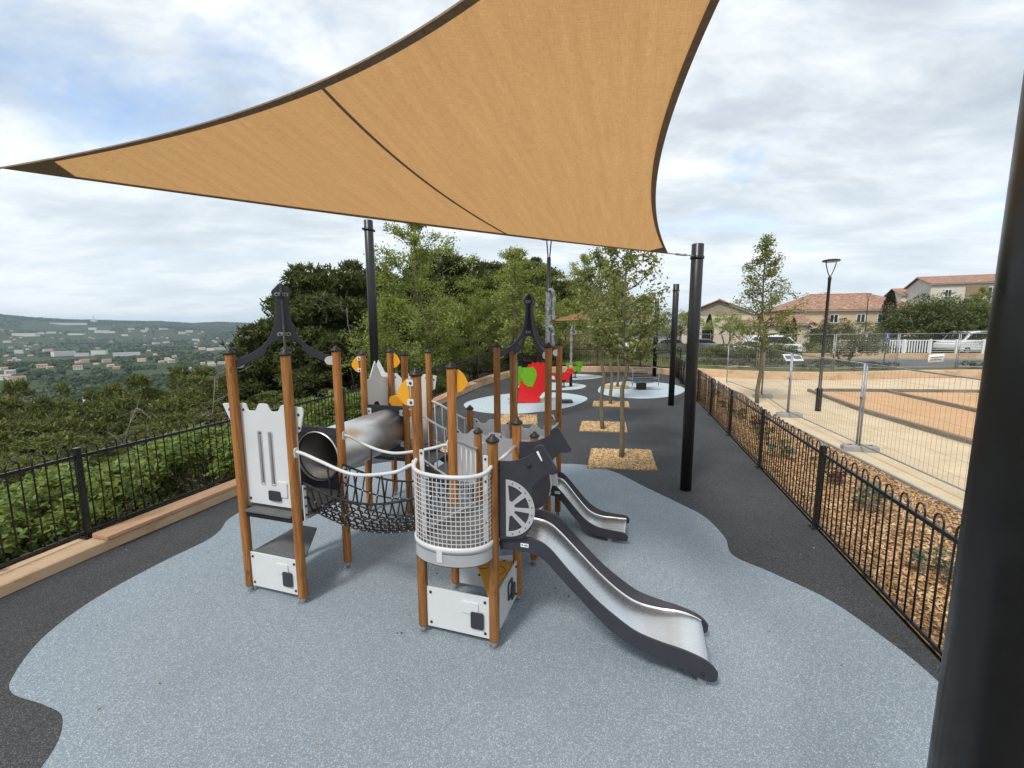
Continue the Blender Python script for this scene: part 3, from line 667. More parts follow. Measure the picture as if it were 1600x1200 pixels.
mb = MB(); ed = [V[idx[i, 0]] for i in range(n + 1)] + [V[idx[n - j, j]] for j in range(1, n + 1)] + [V[idx[0, j]] for j in range(n - 1, 0, -1)]
mb.tube(ed, 0.02, 5, closed=True); mb.build('hem_band', MT['brown_hem'], fs)
# ================================================================== THE CASTLE PLAY STRUCTURE
S = 0.684
play = empty('castle_play_structure', (-0.16, 3.38, 0.004), R(-17.5))
tag(play, 'timber post castle play structure with white battlement panels, rope bridge, steel tunnel and two slides', 'play structure')
XB, XA, ZU = (1, 0, 0), (0, 1, 0), (0, 0, 1)
def pl_b(name, b, outline, holes=(), mat='white_board', thick=0.016, parent=play, bevel=0.003):   # board in a plane of constant b; outline in modules along a, metres in z
    sc2 = lambda P: [(p[0] * S, p[1]) for p in P]
    return plate(name, outline if not isinstance(outline, tuple) else outline, holes, thick, MT[mat], (0, b * S, 0), XB, ZU, parent, bevel)
def mA(P): return [(p[0] * S, p[1]) for p in P]
# ---- posts
def play_post_mesh(h):
    r = 0.044; sec = []
    for k in range(16):
        a = 2 * math.pi * (k + 0.5) / 16; rr = r * (1.04 if k % 4 in (1, 2) else 1.0); sec.append((rr * math.cos(a), rr * math.sin(a)))
    mb = MB()
    for z, s in ((0.07, 0.96), (0.08, 1), (h - 0.01, 1), (h, 0.97)):
        for x, y in sec: mb.v.append((x * s, y * s, z))
    for i in range(3):
        for j in range(16): mb.face((i * 16 + j, i * 16 + (j + 1) % 16, (i + 1) * 16 + (j + 1) % 16, (i + 1) * 16 + j), 0, True)
    mb.face([15 - j for j in range(16)]); mb.face([48 + j for j in range(16)])
    return mb.mesh('post', MT['stained_wood'])
mb = MB(); mb.lathe([(0.056, 0), (0.057, 0.012), (0.05, 0.022), (0.022, 0.045), (0.02, 0.056), (0.008, 0.062)], 16); CAPM = mb.mesh('cap', MT['black_plastic'])
mb = MB(); mb.lathe([(0.028, 0.0), (0.028, 0.075)], 12); mb.lathe([(0.05, 0.0), (0.05, 0.006)], 12); FOOTM = mb.mesh('foot', MT['galvanised'])
PM = {}
def post(a, b, h):
    if h not in PM: PM[h] = play_post_mesh(h)
    p = add('post', PM[h], play, (a * S, b * S, 0), (0, 0, random.choice((0, 1.57, 3.14, 4.71))))
    add('cap', CAPM, p, (0, 0, h)); add('foot', FOOTM, p)
    return p
H_A = 2.50
for a, b, h in [(-4, 0, H_A), (-3, 0, H_A), (-3, 1, H_A), (-4, 1, H_A), (-1, 0, 2.35), (0, 0, 1.83), (0, 1, 1.83), (-1, 1, 2.35),
                (-4, 3, 2.37), (-3, 3, 2.37), (-4, 4, 2.37), (-3, 4, 2.37), (-2, 3, 1.52), (-2, 4, 1.52), (-1, 3, H_A), (0, 3, H_A), (-1, 4, H_A), (0, 4, H_A),
                (-1, 2, 1.53), (0, 2, 1.53)]: post(a, b, h)
mb = MB(); mb.lathe([(0.013, 0), (0.0125, 0.006), (0.009, 0.010), (0.003, 0.012)], 10); BOLTM = mb.mesh('bolt', MT['black_plastic'])
def bolt_b(parent, a, z, b, off): add('bolt', BOLTM, parent, (a * S, b * S + off, z), (R(90) if off < 0 else R(-90), 0, 0))
def bolt_a(parent, b, z, a, off): add('bolt', BOLTM, parent, (a * S + off, b * S, z), (0, R(90) if off > 0 else R(-90), 0))
def bracket_b(parent, a0, a1, z, b, off, mat='white_board'):
    """little rounded clamp on a post face"""
    o = plate('bracket', fillet([(a0 * S, z - 0.045), (a1 * S, z - 0.045), (a1 * S, z + 0.045), (a0 * S, z + 0.045)], 0.018), [], 0.012, MT[mat], (0, b * S + off, 0), XB, ZU, parent)
    return o
# ---- tower A: front battlement panel with two window slits, badges, lower panel, shelf
bA = 0.045 / S
def battlement(x0, x1, zt, zb, n=2, dip=0.08, tab=0.0, side_z=1.76):
    """top edge of a battlement panel from x0 to x1 (modules)"""
    pts = [(x0, zb), (x1, zb)]
    return pts
front = [(-4.13, 1.76), (-4.31, 1.995), (-3.86, 2.01), (-3.82, 1.935), (-3.68, 1.94), (-3.61, 2.015), (-3.46, 2.015), (-3.40, 1.94), (-3.27, 1.945), (-3.20, 2.015), (-2.83, 2.0), (-2.82, 1.95), (-2.90, 1.76), (-2.96, 1.75), (-2.96, 0.97), (-3.99, 0.97), (-4.02, 1.74)]
slits = [rrect(-3.66 * S, 1.19, -3.605 * S, 1.73, 0.018), rrect(-3.465 * S, 1.19, -3.41 * S, 1.73, 0.018)]
pA = pl_b('battlement_panel', bA, fillet(mA(front), 0.02), slits)
for a, z in ((-4.17, 1.935), (-3.9, 1.945), (-3.12, 1.945), (-2.90, 1.93), (-4.13, 1.81), (-2.90, 1.80), (-3.9, 1.02), (-3.1, 1.02)): bolt_b(pA, a, z, bA, -0.008)
for a, mm in ((-3.66, 0), (-3.465, 0)):
    plate('slit_rim', rrect(a * S - 0.012, 1.178, (a + 0.055) * S + 0.012, 1.742, 0.022), [rrect(a * S, 1.19, (a + 0.055) * S, 1.73, 0.018)], 0.004, MT['wheel_grey'], (0, bA * S - 0.009, 0), XB, ZU, pA, 0.001)
plate('badge', rrect(-3.37 * S, 1.075, -3.19 * S, 1.235, 0.02), [], 0.012, MT['white_board'], (0, bA * S - 0.013, 0), XB, ZU, pA)
plate('badge', rrect(-3.53 * S, 1.03, -3.31 * S, 1.135, 0.02), [], 0.012, MT['dark_board'], (0, bA * S - 0.022, 0), XB, ZU, pA)
lowA = pl_b('lower_panel', 0.0, mA([(-3.935, 0.075), (-3.065, 0.075), (-3.065, 0.45), (-3.935, 0.45)]))
for a in (-3.89, -3.11):
    for z in (0.12, 0.405): bolt_b(lowA, a, z, 0.0, -0.008)
plate('badge', rrect(-3.44 * S, 0.275, -3.22 * S, 0.385, 0.02), [], 0.012, MT['white_board'], (0, -0.013, 0), XB, ZU, lowA)
plate('badge', rrect(-3.32 * S, 0.155, -3.15 * S, 0.31, 0.02), [], 0.012, MT['dark_board'], (0, -0.022, 0), XB, ZU, lowA)
def slab(name, poly, z0, z1, mat, parent=play):
    mb = MB(); mb.prism([(p[0] * S, p[1] * S) for p in poly], z0, z1); return mb.build(name, MT[mat], parent)
shelf = slab('counter_shelf', [(-3.93, 0.03), (-3.07, 0.03), (-3.05, 0.16), (-3.55, 0.94), (-3.93, 0.94)], 0.425, 0.445, 'grey_deck')
def deck(a0, a1, b0, b1, z, notch=0.075):
    poly = [(a0 + notch, b0 - 0.05), (a1 - notch, b0 - 0.05), (a1 - notch, b0 + notch), (a1 + 0.05, b0 + notch), (a1 + 0.05, b1 - notch), (a1 - notch, b1 - notch), (a1 - notch, b1 + 0.05), (a0 + notch, b1 + 0.05), (a0 + notch, b1 - notch), (a0 - 0.05, b1 - notch), (a0 - 0.05, b0 + notch), (a0 + notch, b0 + notch)]
    d = slab('platform', poly, z - 0.02, z, 'grey_deck')
    mb = MB()
    for a in (a0, a1): mb.box((a * S, (b0 + b1) / 2 * S, z - 0.05), (0.03, (b1 - b0) * S - 0.1, 0.055))
    for b in (b0, b1): mb.box(((a0 + a1) / 2 * S, b * S, z - 0.05), ((a1 - a0) * S - 0.1, 0.03, 0.055))
    mb.build('platform_frame', MT['black_metal'], d); return d
ZA = 0.92
deck(-4, -3, 0, 1, ZA); deck(-4, -3, 3, 4, ZA)
deck(-2, -1, 3, 4, 0.60); deck(-1, 0, 3, 4, 0.60); deck(-1, 0, 2, 3, 0.60)
# left side of tower A: white panel seen edge-on
def pl_a(name, a, outline, holes=(), mat='white_board', thick=0.016, parent=play):
    return plate(name, outline, holes, thick, MT[mat], (a * S, 0, 0), XA, ZU, parent)
sideA = pl_a('side_panel', -4.06, fillet([(0.07 * S, 0.97), (0.93 * S, 0.97), (0.93 * S, 1.62), (0.75 * S, 1.68), (0.5 * S, 1.6), (0.25 * S, 1.68), (0.07 * S, 1.62)], 0.02))
# ---- crossing roof boards
def roof_arch(ca, cb, base):
    """two crossing boards cut like a pointed lantern, one half per side of the crossing"""
    half = [(0.0, 0.70), (0.025, 0.685), (0.085, 0.62), (0.092, 0.595), (0.058, 0.54), (0.064, 0.42), (0.085, 0.28), (0.13, 0.16), (0.20, 0.075), (0.30, 0.0), (0.435, -0.055), (0.435, -0.145), (0.335, -0.095), (0.235, -0.045), (0.185, -0.015), (0.16, 0.05), (0.11, 0.105), (0.06, 0.13), (0.0, 0.14)]
    half = [(x, z + base) for x, z in half]
    full = half + [(-x, z) for x, z in reversed(half[1:-1])]
    full = fillet(full, 0.018, 3)
    c = Vector((ca * S, cb * S, 0)); root_ = empty('roof', c, 0, play)
    for k, an in enumerate((45, 135)):
        ex = Vector((math.cos(R(an)), math.sin(R(an)), 0))
        if k == 0: o = plate('roof_board', full, [], 0.02, MT['dark_board'], (0, 0, 0), ex, ZU, root_)
        else:
            for sgn in (1, -1):
                hp = fillet([(max(x, 0.0105), z) for x, z in half], 0.018, 3)
                o = plate('roof_board', hp, [], 0.02, MT['dark_board'], (0, 0, 0), ex * sgn, ZU, root_)
        # clamps at the crossing and at the foot of each board
    for an in (45, 135, 225, 315):
        ex = Vector((math.cos(R(an)), math.sin(R(an)), 0)); ey = Vector((-ex.y, ex.x, 0))
        for z in (base + 0.585, base + 0.185):
            for sg in (-1, 1):
                q = plate('clamp', fillet([(0.012, z - 0.018), (0.062, z - 0.018), (0.062, z + 0.018), (0.012, z + 0.018)], 0.017), [], 0.005, MT['wheel_grey'], ey * sg * 0.0135, ex, ZU, root_, 0.001)
                mb = MB(); mb.lathe([(0.011, 0), (0.011, 0.006)], 8, ex * 0.042 + ey * sg * 0.0165 + Vector((0, 0, z)), axis=Vector((0, 0, 1)).rotation_difference(ey * sg).to_matrix()); mb.build('bolt', MT['black_plastic'], root_)
        for sg in (-1,):
            q = plate('clamp', fillet([(0.385, base - 0.145), (0.47, base - 0.15), (0.47, base - 0.05), (0.385, base - 0.06), (0.36, base - 0.1)], 0.025), [], 0.006, MT['white_board'], ey * sg * 0.014, ex, ZU, root_, 0.001)
roof_arch(-3.5, 0.5, 2.505); roof_arch(-0.5, 3.5, 2.50)
# ---- steel tunnel from tower A to tower C, with end plates
rt = 0.285; zt = 1.305; at_ = -3.45
for b in (0.985, 3.02):
    ol = mA([(-3.94, 0.93), (-3.06, 0.93), (-3.06, 1.645), (-3.94, 1.645)])
    ep = plate('tunnel_end_plate', fillet(ol, 0.02), [circle2(at_ * S, zt, rt - 0.01, n=40)], 0.016, MT['dark_board'], (0, b * S, 0), XB, ZU, play)
    for z in (1.1, 1.55):
        for a, a2 in ((-3.99, -3.84), (-3.16, -3.01)):
            bracket_b(ep, a, a2, z, b, -0.016 if b > 2 else 0.016)
            bolt_b(ep, a + 0.09, z, b, -0.022)
    for k in range(10):
        an = 2 * math.pi * (k + 0.5) / 10; add('bolt', BOLTM, ep, (at_ * S + (rt + 0.028) * math.cos(an), b * S - 0.008, zt + (rt + 0.028) * math.sin(an)), (R(90), 0, 0), 0.8)
mb = MB(); n = 56; prof = []
y0, y1 = 0.97 * S - 0.02, 3.02 * S
for j, (yy, r_) in enumerate(((y0, rt), (y1, rt), (y1, rt - 0.006), (y0, rt - 0.006))):
    for k in range(n): an = 2 * math.pi * k / n; mb.v.append((at_ * S + r_ * math.cos(an), yy, zt + r_ * math.sin(an)))
for j in range(4):
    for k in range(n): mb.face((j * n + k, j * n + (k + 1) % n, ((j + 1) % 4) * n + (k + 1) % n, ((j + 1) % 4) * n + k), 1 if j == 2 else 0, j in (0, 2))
tun = mb.build('tunnel_tube', [MT['steel'], MT['shaded_steel']], play)
bm = bmesh.new(); bm.from_mesh(tun.data); bmesh.ops.recalc_face_normals(bm, faces=bm.faces); bm.to_mesh(tun.data); bm.free()
mb = MB(); mb.tube([(at_ * S + (rt + 0.0) * math.cos(a), y0 + 0.012, zt + rt * math.sin(a)) for a in np.linspace(0, 2 * math.pi, 48, endpoint=False)], 0.0065, 6, closed=True); mb.build('tunnel_lip', MT['steel'], tun)
mb = MB(); mb.box((at_ * S, (y0 + y1) / 2, zt - rt - 0.012), (0.05, y1 - y0 - 0.05, 0.02)); mb.build('support_rail', MT['black_metal'], play)
# ---- tower C (behind the tunnel): back panel, flags, yellow shape
cb = [(-4.45, 0.97), (-4.62, 1.97), (-4.38, 2.23), (-4.24, 2.04), (-3.87, 2.03), (-3.76, 1.955), (-3.66, 1.955), (-3.56, 2.03), (-3.40, 2.03), (-3.34, 1.96), (-3.24, 1.96), (-3.17, 2.03), (-2.83, 2.01), (-2.88, 1.80), (-2.97, 1.77), (-2.97, 0.97)]
cb = [(-4.07, 0.97), (-4.09, 1.72), (-4.24, 1.76), (-4.33, 1.96)] + [(-4.31, 2.03)] + cb[4:]
pC = pl_b('battlement_panel', 4.0 + 0.06, fillet(mA(cb), 0.02))
for a, z in ((-4.15, 1.96), (-3.9, 1.97), (-3.1, 1.97), (-2.9, 1.95)): bolt_b(pC, a, z, 4.06, -0.008)
# pointed turret panel on its outer left face
tp = fillet([(3.02 * S, 0.97), (3.95 * S, 0.97), (3.95 * S, 1.97), (3.72 * S, 2.0), (3.5 * S, 2.26), (3.28 * S, 2.0), (3.02 * S, 1.96)], 0.015)
door = fillet([(3.34 * S, 1.46), (3.34 * S, 1.56), (3.42 * S, 1.63), (3.56 * S, 1.63), (3.64 * S, 1.56), (3.64 * S, 1.46)], 0.015)
pl_a('turret_panel', -4.06, tp, [door])
pl_b('turret_peak', 4.0 + 0.10, fillet(mA([(-4.60, 1.72), (-4.05, 1.72), (-4.05, 2.0), (-4.2, 2.02), (-4.38, 2.24), (-4.55, 2.0)]), 0.015))
yp = pl_b('yellow_figure', 3.45, fillet(mA([(-3.86, 1.62), (-3.74, 1.53), (-3.63, 1.56), (-3.58, 1.2), (-3.42, 1.1), (-3.40, 1.34), (-3.3, 1.42), (-3.14, 1.36), (-3.12, 1.58), (-3.34, 1.72), (-3.55, 1.66), (-3.66, 1.72), (-3.80, 1.70)]), 0.03), [], 'yellow_board')
yp.location = (0.10, 0.0, 0.03)
# ---- yellow flags on four posts
def flag(a, b, ztop, sgn):
    ol = [(sgn * 0.05, ztop), (sgn * 0.045, ztop - 0.235), (sgn * 0.10, ztop - 0.225), (sgn * 0.165, ztop - 0.155), (sgn * 0.17, ztop - 0.13), (sgn * 0.13, ztop - 0.05), (sgn * 0.07, ztop - 0.002)]
    f = plate('flag', fillet([(a * S + x, z) for x, z in ol], [0.005, 0.005, 0.03, 0.03, 0.03, 0.03, 0.02]), [], 0.014, MT['yellow_board'], (0, b * S - 0.028 * -sgn, 0), XB, ZU, play)
    for z in (ztop - 0.035, ztop - 0.20):
        plate('clamp', fillet([(a * S + sgn * 0.062, z - 0.028), (a * S - sgn * 0.0, z - 0.028), (a * S - sgn * 0.0, z + 0.028), (a * S + sgn * 0.062, z + 0.028)], 0.012), [], 0.012, MT['white_board'], (0, b * S + 0.042 * sgn, 0), XB, ZU, f, 0.002)
        add('bolt', BOLTM, f, (a * S + sgn * 0.025, b * S + 0.049 * sgn, z), (R(-90 * sgn), 0, 0), 0.9)
flag(-1, 0, 2.325, -1); flag(-1, 1, 2.335, 1); flag(-4, 3, 2.35, -1); flag(-4, 4, 2.35, 1)
# ---- rope net bridge with handrails
NB, NA = 11, 15
def net_pt(u, v):
    """u 0..1 along the bridge, v -1..1 across"""
    a = -2.93 + u * 1.88; sag = math.sin(math.pi * u)
    av = abs(v); b = 0.5 + 0.46 * (v if av < 0.7 else math.copysign(0.7 + (av - 0.7) * 0.85, v)) * (0.98 + 0.05 * sag)
    z = 0.90 - 0.125 * sag + (0.05 * av ** 2 + (0.30 + 0.0 * sag) * max(0, av - 0.62) / 0.38)
    return (a * S, b * S, z)
mb = MB(); kb = MB(); rr_ = random.Random(3)
for i in range(NA):
    mb.tube([net_pt(i / (NA - 1), v) for v in np.linspace(-1, 1, 25)], 0.0085, 5)
for j in range(NB):
    v = -1 + 2 * j / (NB - 1)
    mb.tube([net_pt(u, v) for u in np.linspace(0, 1, 25)], 0.0085, 5)
    for i in range(1, NA - 1):
        x, y, z = net_pt(i / (NA - 1), v); kb.lathe([(0.004, -0.011), (0.0105, -0.005), (0.0105, 0.005), (0.004, 0.011)], 6, (x, y, z))
for v in (-1, 1): mb.tube([net_pt(u, v) for u in np.linspace(0, 1, 25)], 0.012, 6)
net = mb.build('rope_net', MT['black_rope'], play); tag(net, kind='stuff')
kn = kb.build('net_connectors', MT['silver_knot'], net); tag(kn, kind='stuff')
for b, pts in ((0.0, [(-2.93, 1.575), (-2.80, 1.56), (-2.53, 1.505), (-2.12, 1.425), (-1.80, 1.42), (-1.35, 1.48), (-1.13, 1.555), (-1.06, 1.56)]), (1.0, [(-2.93, 1.57), (-2.80, 1.555), (-2.53, 1.48), (-2.2, 1.425), (-1.9, 1.425), (-1.4, 1.50), (-1.14, 1.555), (-1.06, 1.56)])):
    mb = MB(); mb.tube([(x * S, b * S, z) for x, z in smooth_open(pts, 6)], 0.0165, 10)
    hr = mb.build('handrail', MT['light_grey_metal'], play)
    for a in (-2.93, -1.07):
        plate('rail_end', rrect(-0.03, -0.05, 0.03, 0.05, 0.025), [], 0.012, MT['light_grey_metal'], (a * S, b * S, 1.565), XA, ZU, hr)
    for u in (0.27, 0.5, 0.73):
        a = -2.93 + u * 1.88; zz = float(np.interp(a, [p[0] for p in pts], [p[1] for p in pts])); x, y, z = net_pt(u, -1 if b < 0.5 else 1)
        mb = MB(); mb.tube([(a * S, b * S, zz), (x, y, z)], 0.009, 6); mb.build('hanger_rope', MT['black_rope'], hr)
for a in (-2.91, -1.08):      # white anchor strips at both ends of the net
    for b in (0.07, 0.93):
        mb = MB(); mb.box((a * S, b * S, 1.05), (0.012, 0.045, 0.36), ch=0.004); st = mb.build('net_anchor', MT['white_board'], play)
        for z in np.linspace(0.92, 1.19, 4): bolt_a(st, b, z, a, 0.006)
# sloped toe plate of the bridge at tower A and tower B
slab('toe_plate', [(-3.02, 0.09), (-2.86, 0.09), (-2.86, 0.91), (-3.02, 0.91)], 0.885, 0.90, 'grey_deck')
slab('toe_plate', [(-1.14, 0.09), (-0.98, 0.09), (-0.98, 0.91), (-1.14, 0.91)], 0.885, 0.90, 'grey_deck')
# ---- tower B: bulged mesh balcony and platform
ZB = 0.93; DEP = 0.37
def bal(t):    # t 0..1 along the bulge, front of tower B
    an = math.pi * (1 - t); return (-0.5 + 0.5 * math.cos(an)) * S, (-0.02 - DEP * math.sin(an) ** 0.85) * S
arc = [bal(t) for t in np.linspace(0, 1, 41)]
poly = [(x, y) for x, y in arc] + [(-0.075 * S, 0.08 * S), (0.05 * S, 0.08 * S), (0.05 * S, 0.92 * S), (-0.075 * S, 1.05 * S), (-0.925 * S, 1.05 * S), (-1.05 * S, 0.92 * S), (-1.05 * S, 0.08 * S), (-0.925 * S, 0.08 * S)]
mb = MB(); mb.prism(poly, ZB - 0.02, ZB); dB = mb.build('platform', MT['grey_deck'], play)
mb = MB()
for i in range(len(arc) - 1):
    (x0, y0_), (x1, y1_) = arc[i], arc[i + 1]; n0 = len(mb.v)
    for (x, y) in ((x0, y0_), (x1, y1_)):
        dx, dy = x + 0.5 * S, y; l = math.hypot(dx, dy) or 1; ux, uy = dx / l * 0.006, dy / l * 0.006
        mb.v += [(x + ux, y + uy, ZB - 0.085), (x + ux, y + uy, ZB + 0.012), (x - ux, y - uy, ZB + 0.012), (x - ux, y - uy, ZB - 0.085)]
    for k in range(4): mb.face((n0 + k, n0 + (k + 1) % 4, n0 + 4 + (k + 1) % 4, n0 + 4 + k))
mb.build('platform_rim', MT['wheel_grey'], dB)
mb = MB(); mb.tube([(x, y, ZB - 0.088) for x, y in arc], 0.006, 5); mb.build('rim_edge', MT['black_plastic'], dB)
bal_root = empty('mesh_balcony', (0, 0, 0), 0, play)
def arc_tube(name, z, r, n=10, mat='light_grey_metal', zend=0.0, par=bal_root):
    mb = MB(); mb.tube([(x, y, z + zend * (abs(2 * i / 40 - 1) ** 5)) for i, (x, y) in enumerate(arc)], r, n); return mb.build(name, MT[mat], par)
arc_tube('top_rail', 1.59, 0.017, zend=0.05)
mb = MB()      # flat band under the mesh
for i, (x, y) in enumerate(arc):
    dx, dy = x + 0.5 * S, y + 0.001; l = math.hypot(dx, dy); ux, uy = dx / l, dy / l
    for rr2, z in ((0.012, 0.955), (0.014, 1.005), (-0.004, 1.005), (-0.004, 0.955)): mb.v.append((x + ux * rr2, y + uy * rr2, z))
for i in range(40):
    for k in range(4): mb.face((i * 4 + k, (i + 1) * 4 + k, (i + 1) * 4 + (k + 1) % 4, i * 4 + (k + 1) % 4), 0, True)
mb.build('lower_band', MT['light_grey_metal'], bal_root)
mb = MB()
for z in np.arange(1.035, 1.58, 0.0385): mb.tube([(x, y, z + 0.03 * (abs(2 * i / 40 - 1) ** 5) * (z - 1) / 0.6) for i, (x, y) in enumerate(arc)], 0.0032, 4, sm=False)
lenarc = np.r_[0, np.cumsum([math.dist(arc[i], arc[i + 1]) for i in range(40)])]
for s_ in np.arange(0.02, lenarc[-1], 0.0385):
    x = float(np.interp(s_, lenarc, [p[0] for p in arc])); y = float(np.interp(s_, lenarc, [p[1] for p in arc])); mb.tube([(x, y, 0.99), (x, y, 1.59)], 0.0032, 4, sm=False)
tag(mb.build('wire_mesh', MT['light_grey_metal'], bal_root), kind='stuff')
for a in (-1, 0):
    x = a * S + (0.05 if a < 0 else -0.05)
    mb = MB(); mb.box((x, -0.03, 1.325), (0.045, 0.012, 0.79), ch=0.004); fl = mb.build('end_flat', MT['light_grey_metal'], bal_root)
    for z in (0.97, 1.15, 1.5, 1.69): add('bolt', BOLTM, fl, (x, -0.037, z), (R(90), 0, 0), 0.8)
mb = MB(); mb.box((-0.5 * S - 0.02, -(DEP + 0.02) * S - 0.010, 0.93), (0.05, 0.008, 0.11)); mb.build('rim_clip', MT['light_grey_metal'], bal_root)
mb = MB(); mb.tube([(-0.93 * S, 0.07 * S, 0.99), (-0.62 * S, 0.94 * S, 1.0)], 0.010, 6); mb.build('deck_rod', MT['light_grey_metal'], dB)
# lower panels of tower B and the yellow play table
def low_panel_b(b, off):
    p = pl_b('lower_panel', b, mA([(-0.935, 0.07), (-0.065, 0.07), (-0.065, 0.45), (-0.935, 0.45)]))
    for a in (-0.88, -0.12):
        for z in (0.115, 0.405): bolt_b(p, a, z, b, off)
    return p
pB = low_panel_b(0.0, -0.008)
plate('badge', rrect(-0.45 * S, 0.275, -0.21 * S, 0.385, 0.02), [], 0.012, MT['white_board'], (0, -0.013, 0), XB, ZU, pB)
plate('badge', rrect(-0.31 * S, 0.15, -0.135 * S, 0.305, 0.02), [], 0.012, MT['dark_board'], (0, -0.022, 0), XB, ZU, pB)
p2 = pl_b('lower_panel', 1.0, fillet(mA([(-0.935, 0.07), (-0.065, 0.07), (-0.065, 0.48), (-0.935, 0.33)]), 0.01))
for a, z in ((-0.6, 0.2), (-0.7, 0.3), (-0.4, 0.25), (-0.5, 0.14), (-0.2, 0.4)): bolt_b(p2, a, z, 1.0, -0.008)
p3 = pl_a('lower_panel', 0.0, [(0.065 * S, 0.07), (0.935 * S, 0.07), (0.935 * S, 0.45), (0.065 * S, 0.45)])
for b in (0.12, 0.88):
    for z in (0.115, 0.405): bolt_a(p3, b, z, 0.0, 0.008)
plate('badge', rrect(0.5 * S, 0.20, 0.70 * S, 0.38, 0.03), [rrect(0.5 * S + 0.025, 0.225, 0.70 * S - 0.025, 0.355, 0.02)], 0.012, MT['dark_board'], (0.013, 0, 0), XA, ZU, p3)
plate('badge', rrect(0.62 * S, 0.16, 0.78 * S, 0.30, 0.02), [], 0.012, MT['dark_board'], (0.022, 0, 0), XA, ZU, p3)
tb = plate('play_table', fillet([(-0.60 * S, 0.84 * S), (-0.04 * S, 0.93 * S), (-0.05 * S, 0.07 * S), (-0.12 * S, 0.09 * S)], [0.06, 0.02, 0.02, 0.02]), [], 0.02, MT['yellow_board'], (0, 0, 0.42), XB, XA, play)
for cx, cy, r_ in ((-0.42, 0.72, 0.06), (-0.17, 0.66, 0.065)):
    mb = MB(); mb.tube([(cx * S + r_ * math.cos(a), cy * S + r_ * math.sin(a), 0.431) for a in np.linspace(0, 2 * math.pi, 24, endpoint=False)], 0.0025, 4, closed=True); mb.build('engraved_ring', MT['black_plastic'], tb)
# ---- slide 1 with cannon shaped side boards
def slide(b0, b1, top, bot, bed, lab=True, tagpos=(0.3, 0.93)):
    root_ = empty('slide', (0, 0, 0), 0, play)
    ts = smooth_open(top, 5); bs = smooth_open(bot, 5)
    ol = [(x * S, z) for x, z in ts] + [(x * S, z) for x, z in reversed(bs)]
    for b in (b0, b1): plate('slide_side', ol, [], 0.018, MT['dark_board'], (0, b * S, 0), XB, ZU, root_, 0.004)
    be = smooth_open(bed, 6); mb = MB(); w0 = b0 * S + 0.012; w1 = b1 * S - 0.012; cr = 0.05
    sec = [(w0, 0.10), (w0, 0.05), (w0 + 0.006, 0.025), (w0 + 0.02, 0.008), (w0 + 0.045, 0)] + [(w0 + 0.045 + (w1 - w0 - 0.09) * k / 4, 0) for k in range(1, 4)] + [(w1 - 0.045, 0), (w1 - 0.02, 0.008), (w1 - 0.006, 0.025), (w1, 0.05), (w1, 0.10)]
    hh = []
    for x, z in be:
        tz = float(np.interp(x, [p[0] for p in ts], [p[1] for p in ts])); hh.append(max(0.008, min(0.018, tz - z - 0.028)))
    k = len(sec)
    for (x, z), h in zip(be, hh):
        for y, dz in sec: mb.v.append((x * S, y, z + dz / 0.10 * h))
    for i in range(len(be) - 1):
        for j in range(k - 1): mb.face((i * k + j, i * k + j + 1, (i + 1) * k + j + 1, (i + 1) * k + j), 0, True)
    o = mb.build('slide_chute', MT['slide_steel'], root_)
    sol = o.modifiers.new('thickness', 'SOLIDIFY'); sol.thickness = 0.003
    bm = bmesh.new(); bm.from_mesh(o.data)
    if sum(f.normal.z for f in bm.faces) < 0: bmesh.ops.reverse_faces(bm, faces=bm.faces)
    bm.to_mesh(o.data); bm.free(); sol.offset = -1
    x, z = bot[-3][0], bot[-3][1]
    mb = MB(); mb.box((x * S, (b0 + b1) / 2 * S, z / 2), (0.06, (b1 - b0) * S * 0.9, z + 0.05)); mb.build('slide_foot', MT['galvanised'], root_)
    for b, off in ((b0, -0.009),):
        bolt_b(root_, top[-2][0] - 0.1, top[-2][1] - 0.08, b, off)
        plate('label_plate', rrect((tagpos[0]) * S - 0.035, tagpos[1] - 0.017, tagpos[0] * S + 0.035, tagpos[1] + 0.017, 0.004), [], 0.002, MT['white_paint'], (0, b * S - 0.010, 0), XB, ZU, root_, 0.0005)
        for q in range(7):
            if q == 2: continue
            plate('label_print', [(tagpos[0] * S - 0.026 + q * 0.008, tagpos[1] - 0.006), (tagpos[0] * S - 0.021 + q * 0.008, tagpos[1] - 0.006), (tagpos[0] * S - 0.021 + q * 0.008, tagpos[1] + 0.008), (tagpos[0] * S - 0.026 + q * 0.008, tagpos[1] + 0.008)], [], 0.001, MT['print_grey'], (0, b * S - 0.0117, 0), XB, ZU, root_, 0.0002)
    return root_
top1 = [(0.05, 0.99), (0.28, 1.02), (0.50, 1.01), (0.68, 0.95), (0.92, 0.78), (1.23, 0.58), (1.5, 0.445), (1.72, 0.36), (1.98, 0.315), (2.21, 0.29), (2.42, 0.25), (2.53, 0.205), (2.585, 0.155)]
bot1 = [(0.05, 0.875), (0.30, 0.885), (0.50, 0.87), (0.62, 0.835), (0.80, 0.715), (1.03, 0.565), (1.36, 0.36), (1.61, 0.25), (1.85, 0.185), (2.08, 0.155), (2.27, 0.115), (2.43, 0.075), (2.53, 0.07), (2.58, 0.10)]
bed1 = [(0.0, 0.932), (0.30, 0.922), (0.50, 0.895), (0.66, 0.818), (0.92, 0.650), (1.23, 0.454), (1.5, 0.315), (1.72, 0.246), (1.98, 0.226), (2.21, 0.232), (2.40, 0.218), (2.50, 0.19)]
slide(0.10, 0.90, top1, bot1, bed1, tagpos=(0.37, 0.945))
top2 = [(-0.02, 0.69), (0.12, 0.69), (0.27, 0.60), (0.45, 0.46), (0.69, 0.29), (0.93, 0.20), (1.2, 0.175), (1.42, 0.165), (1.50, 0.12)]
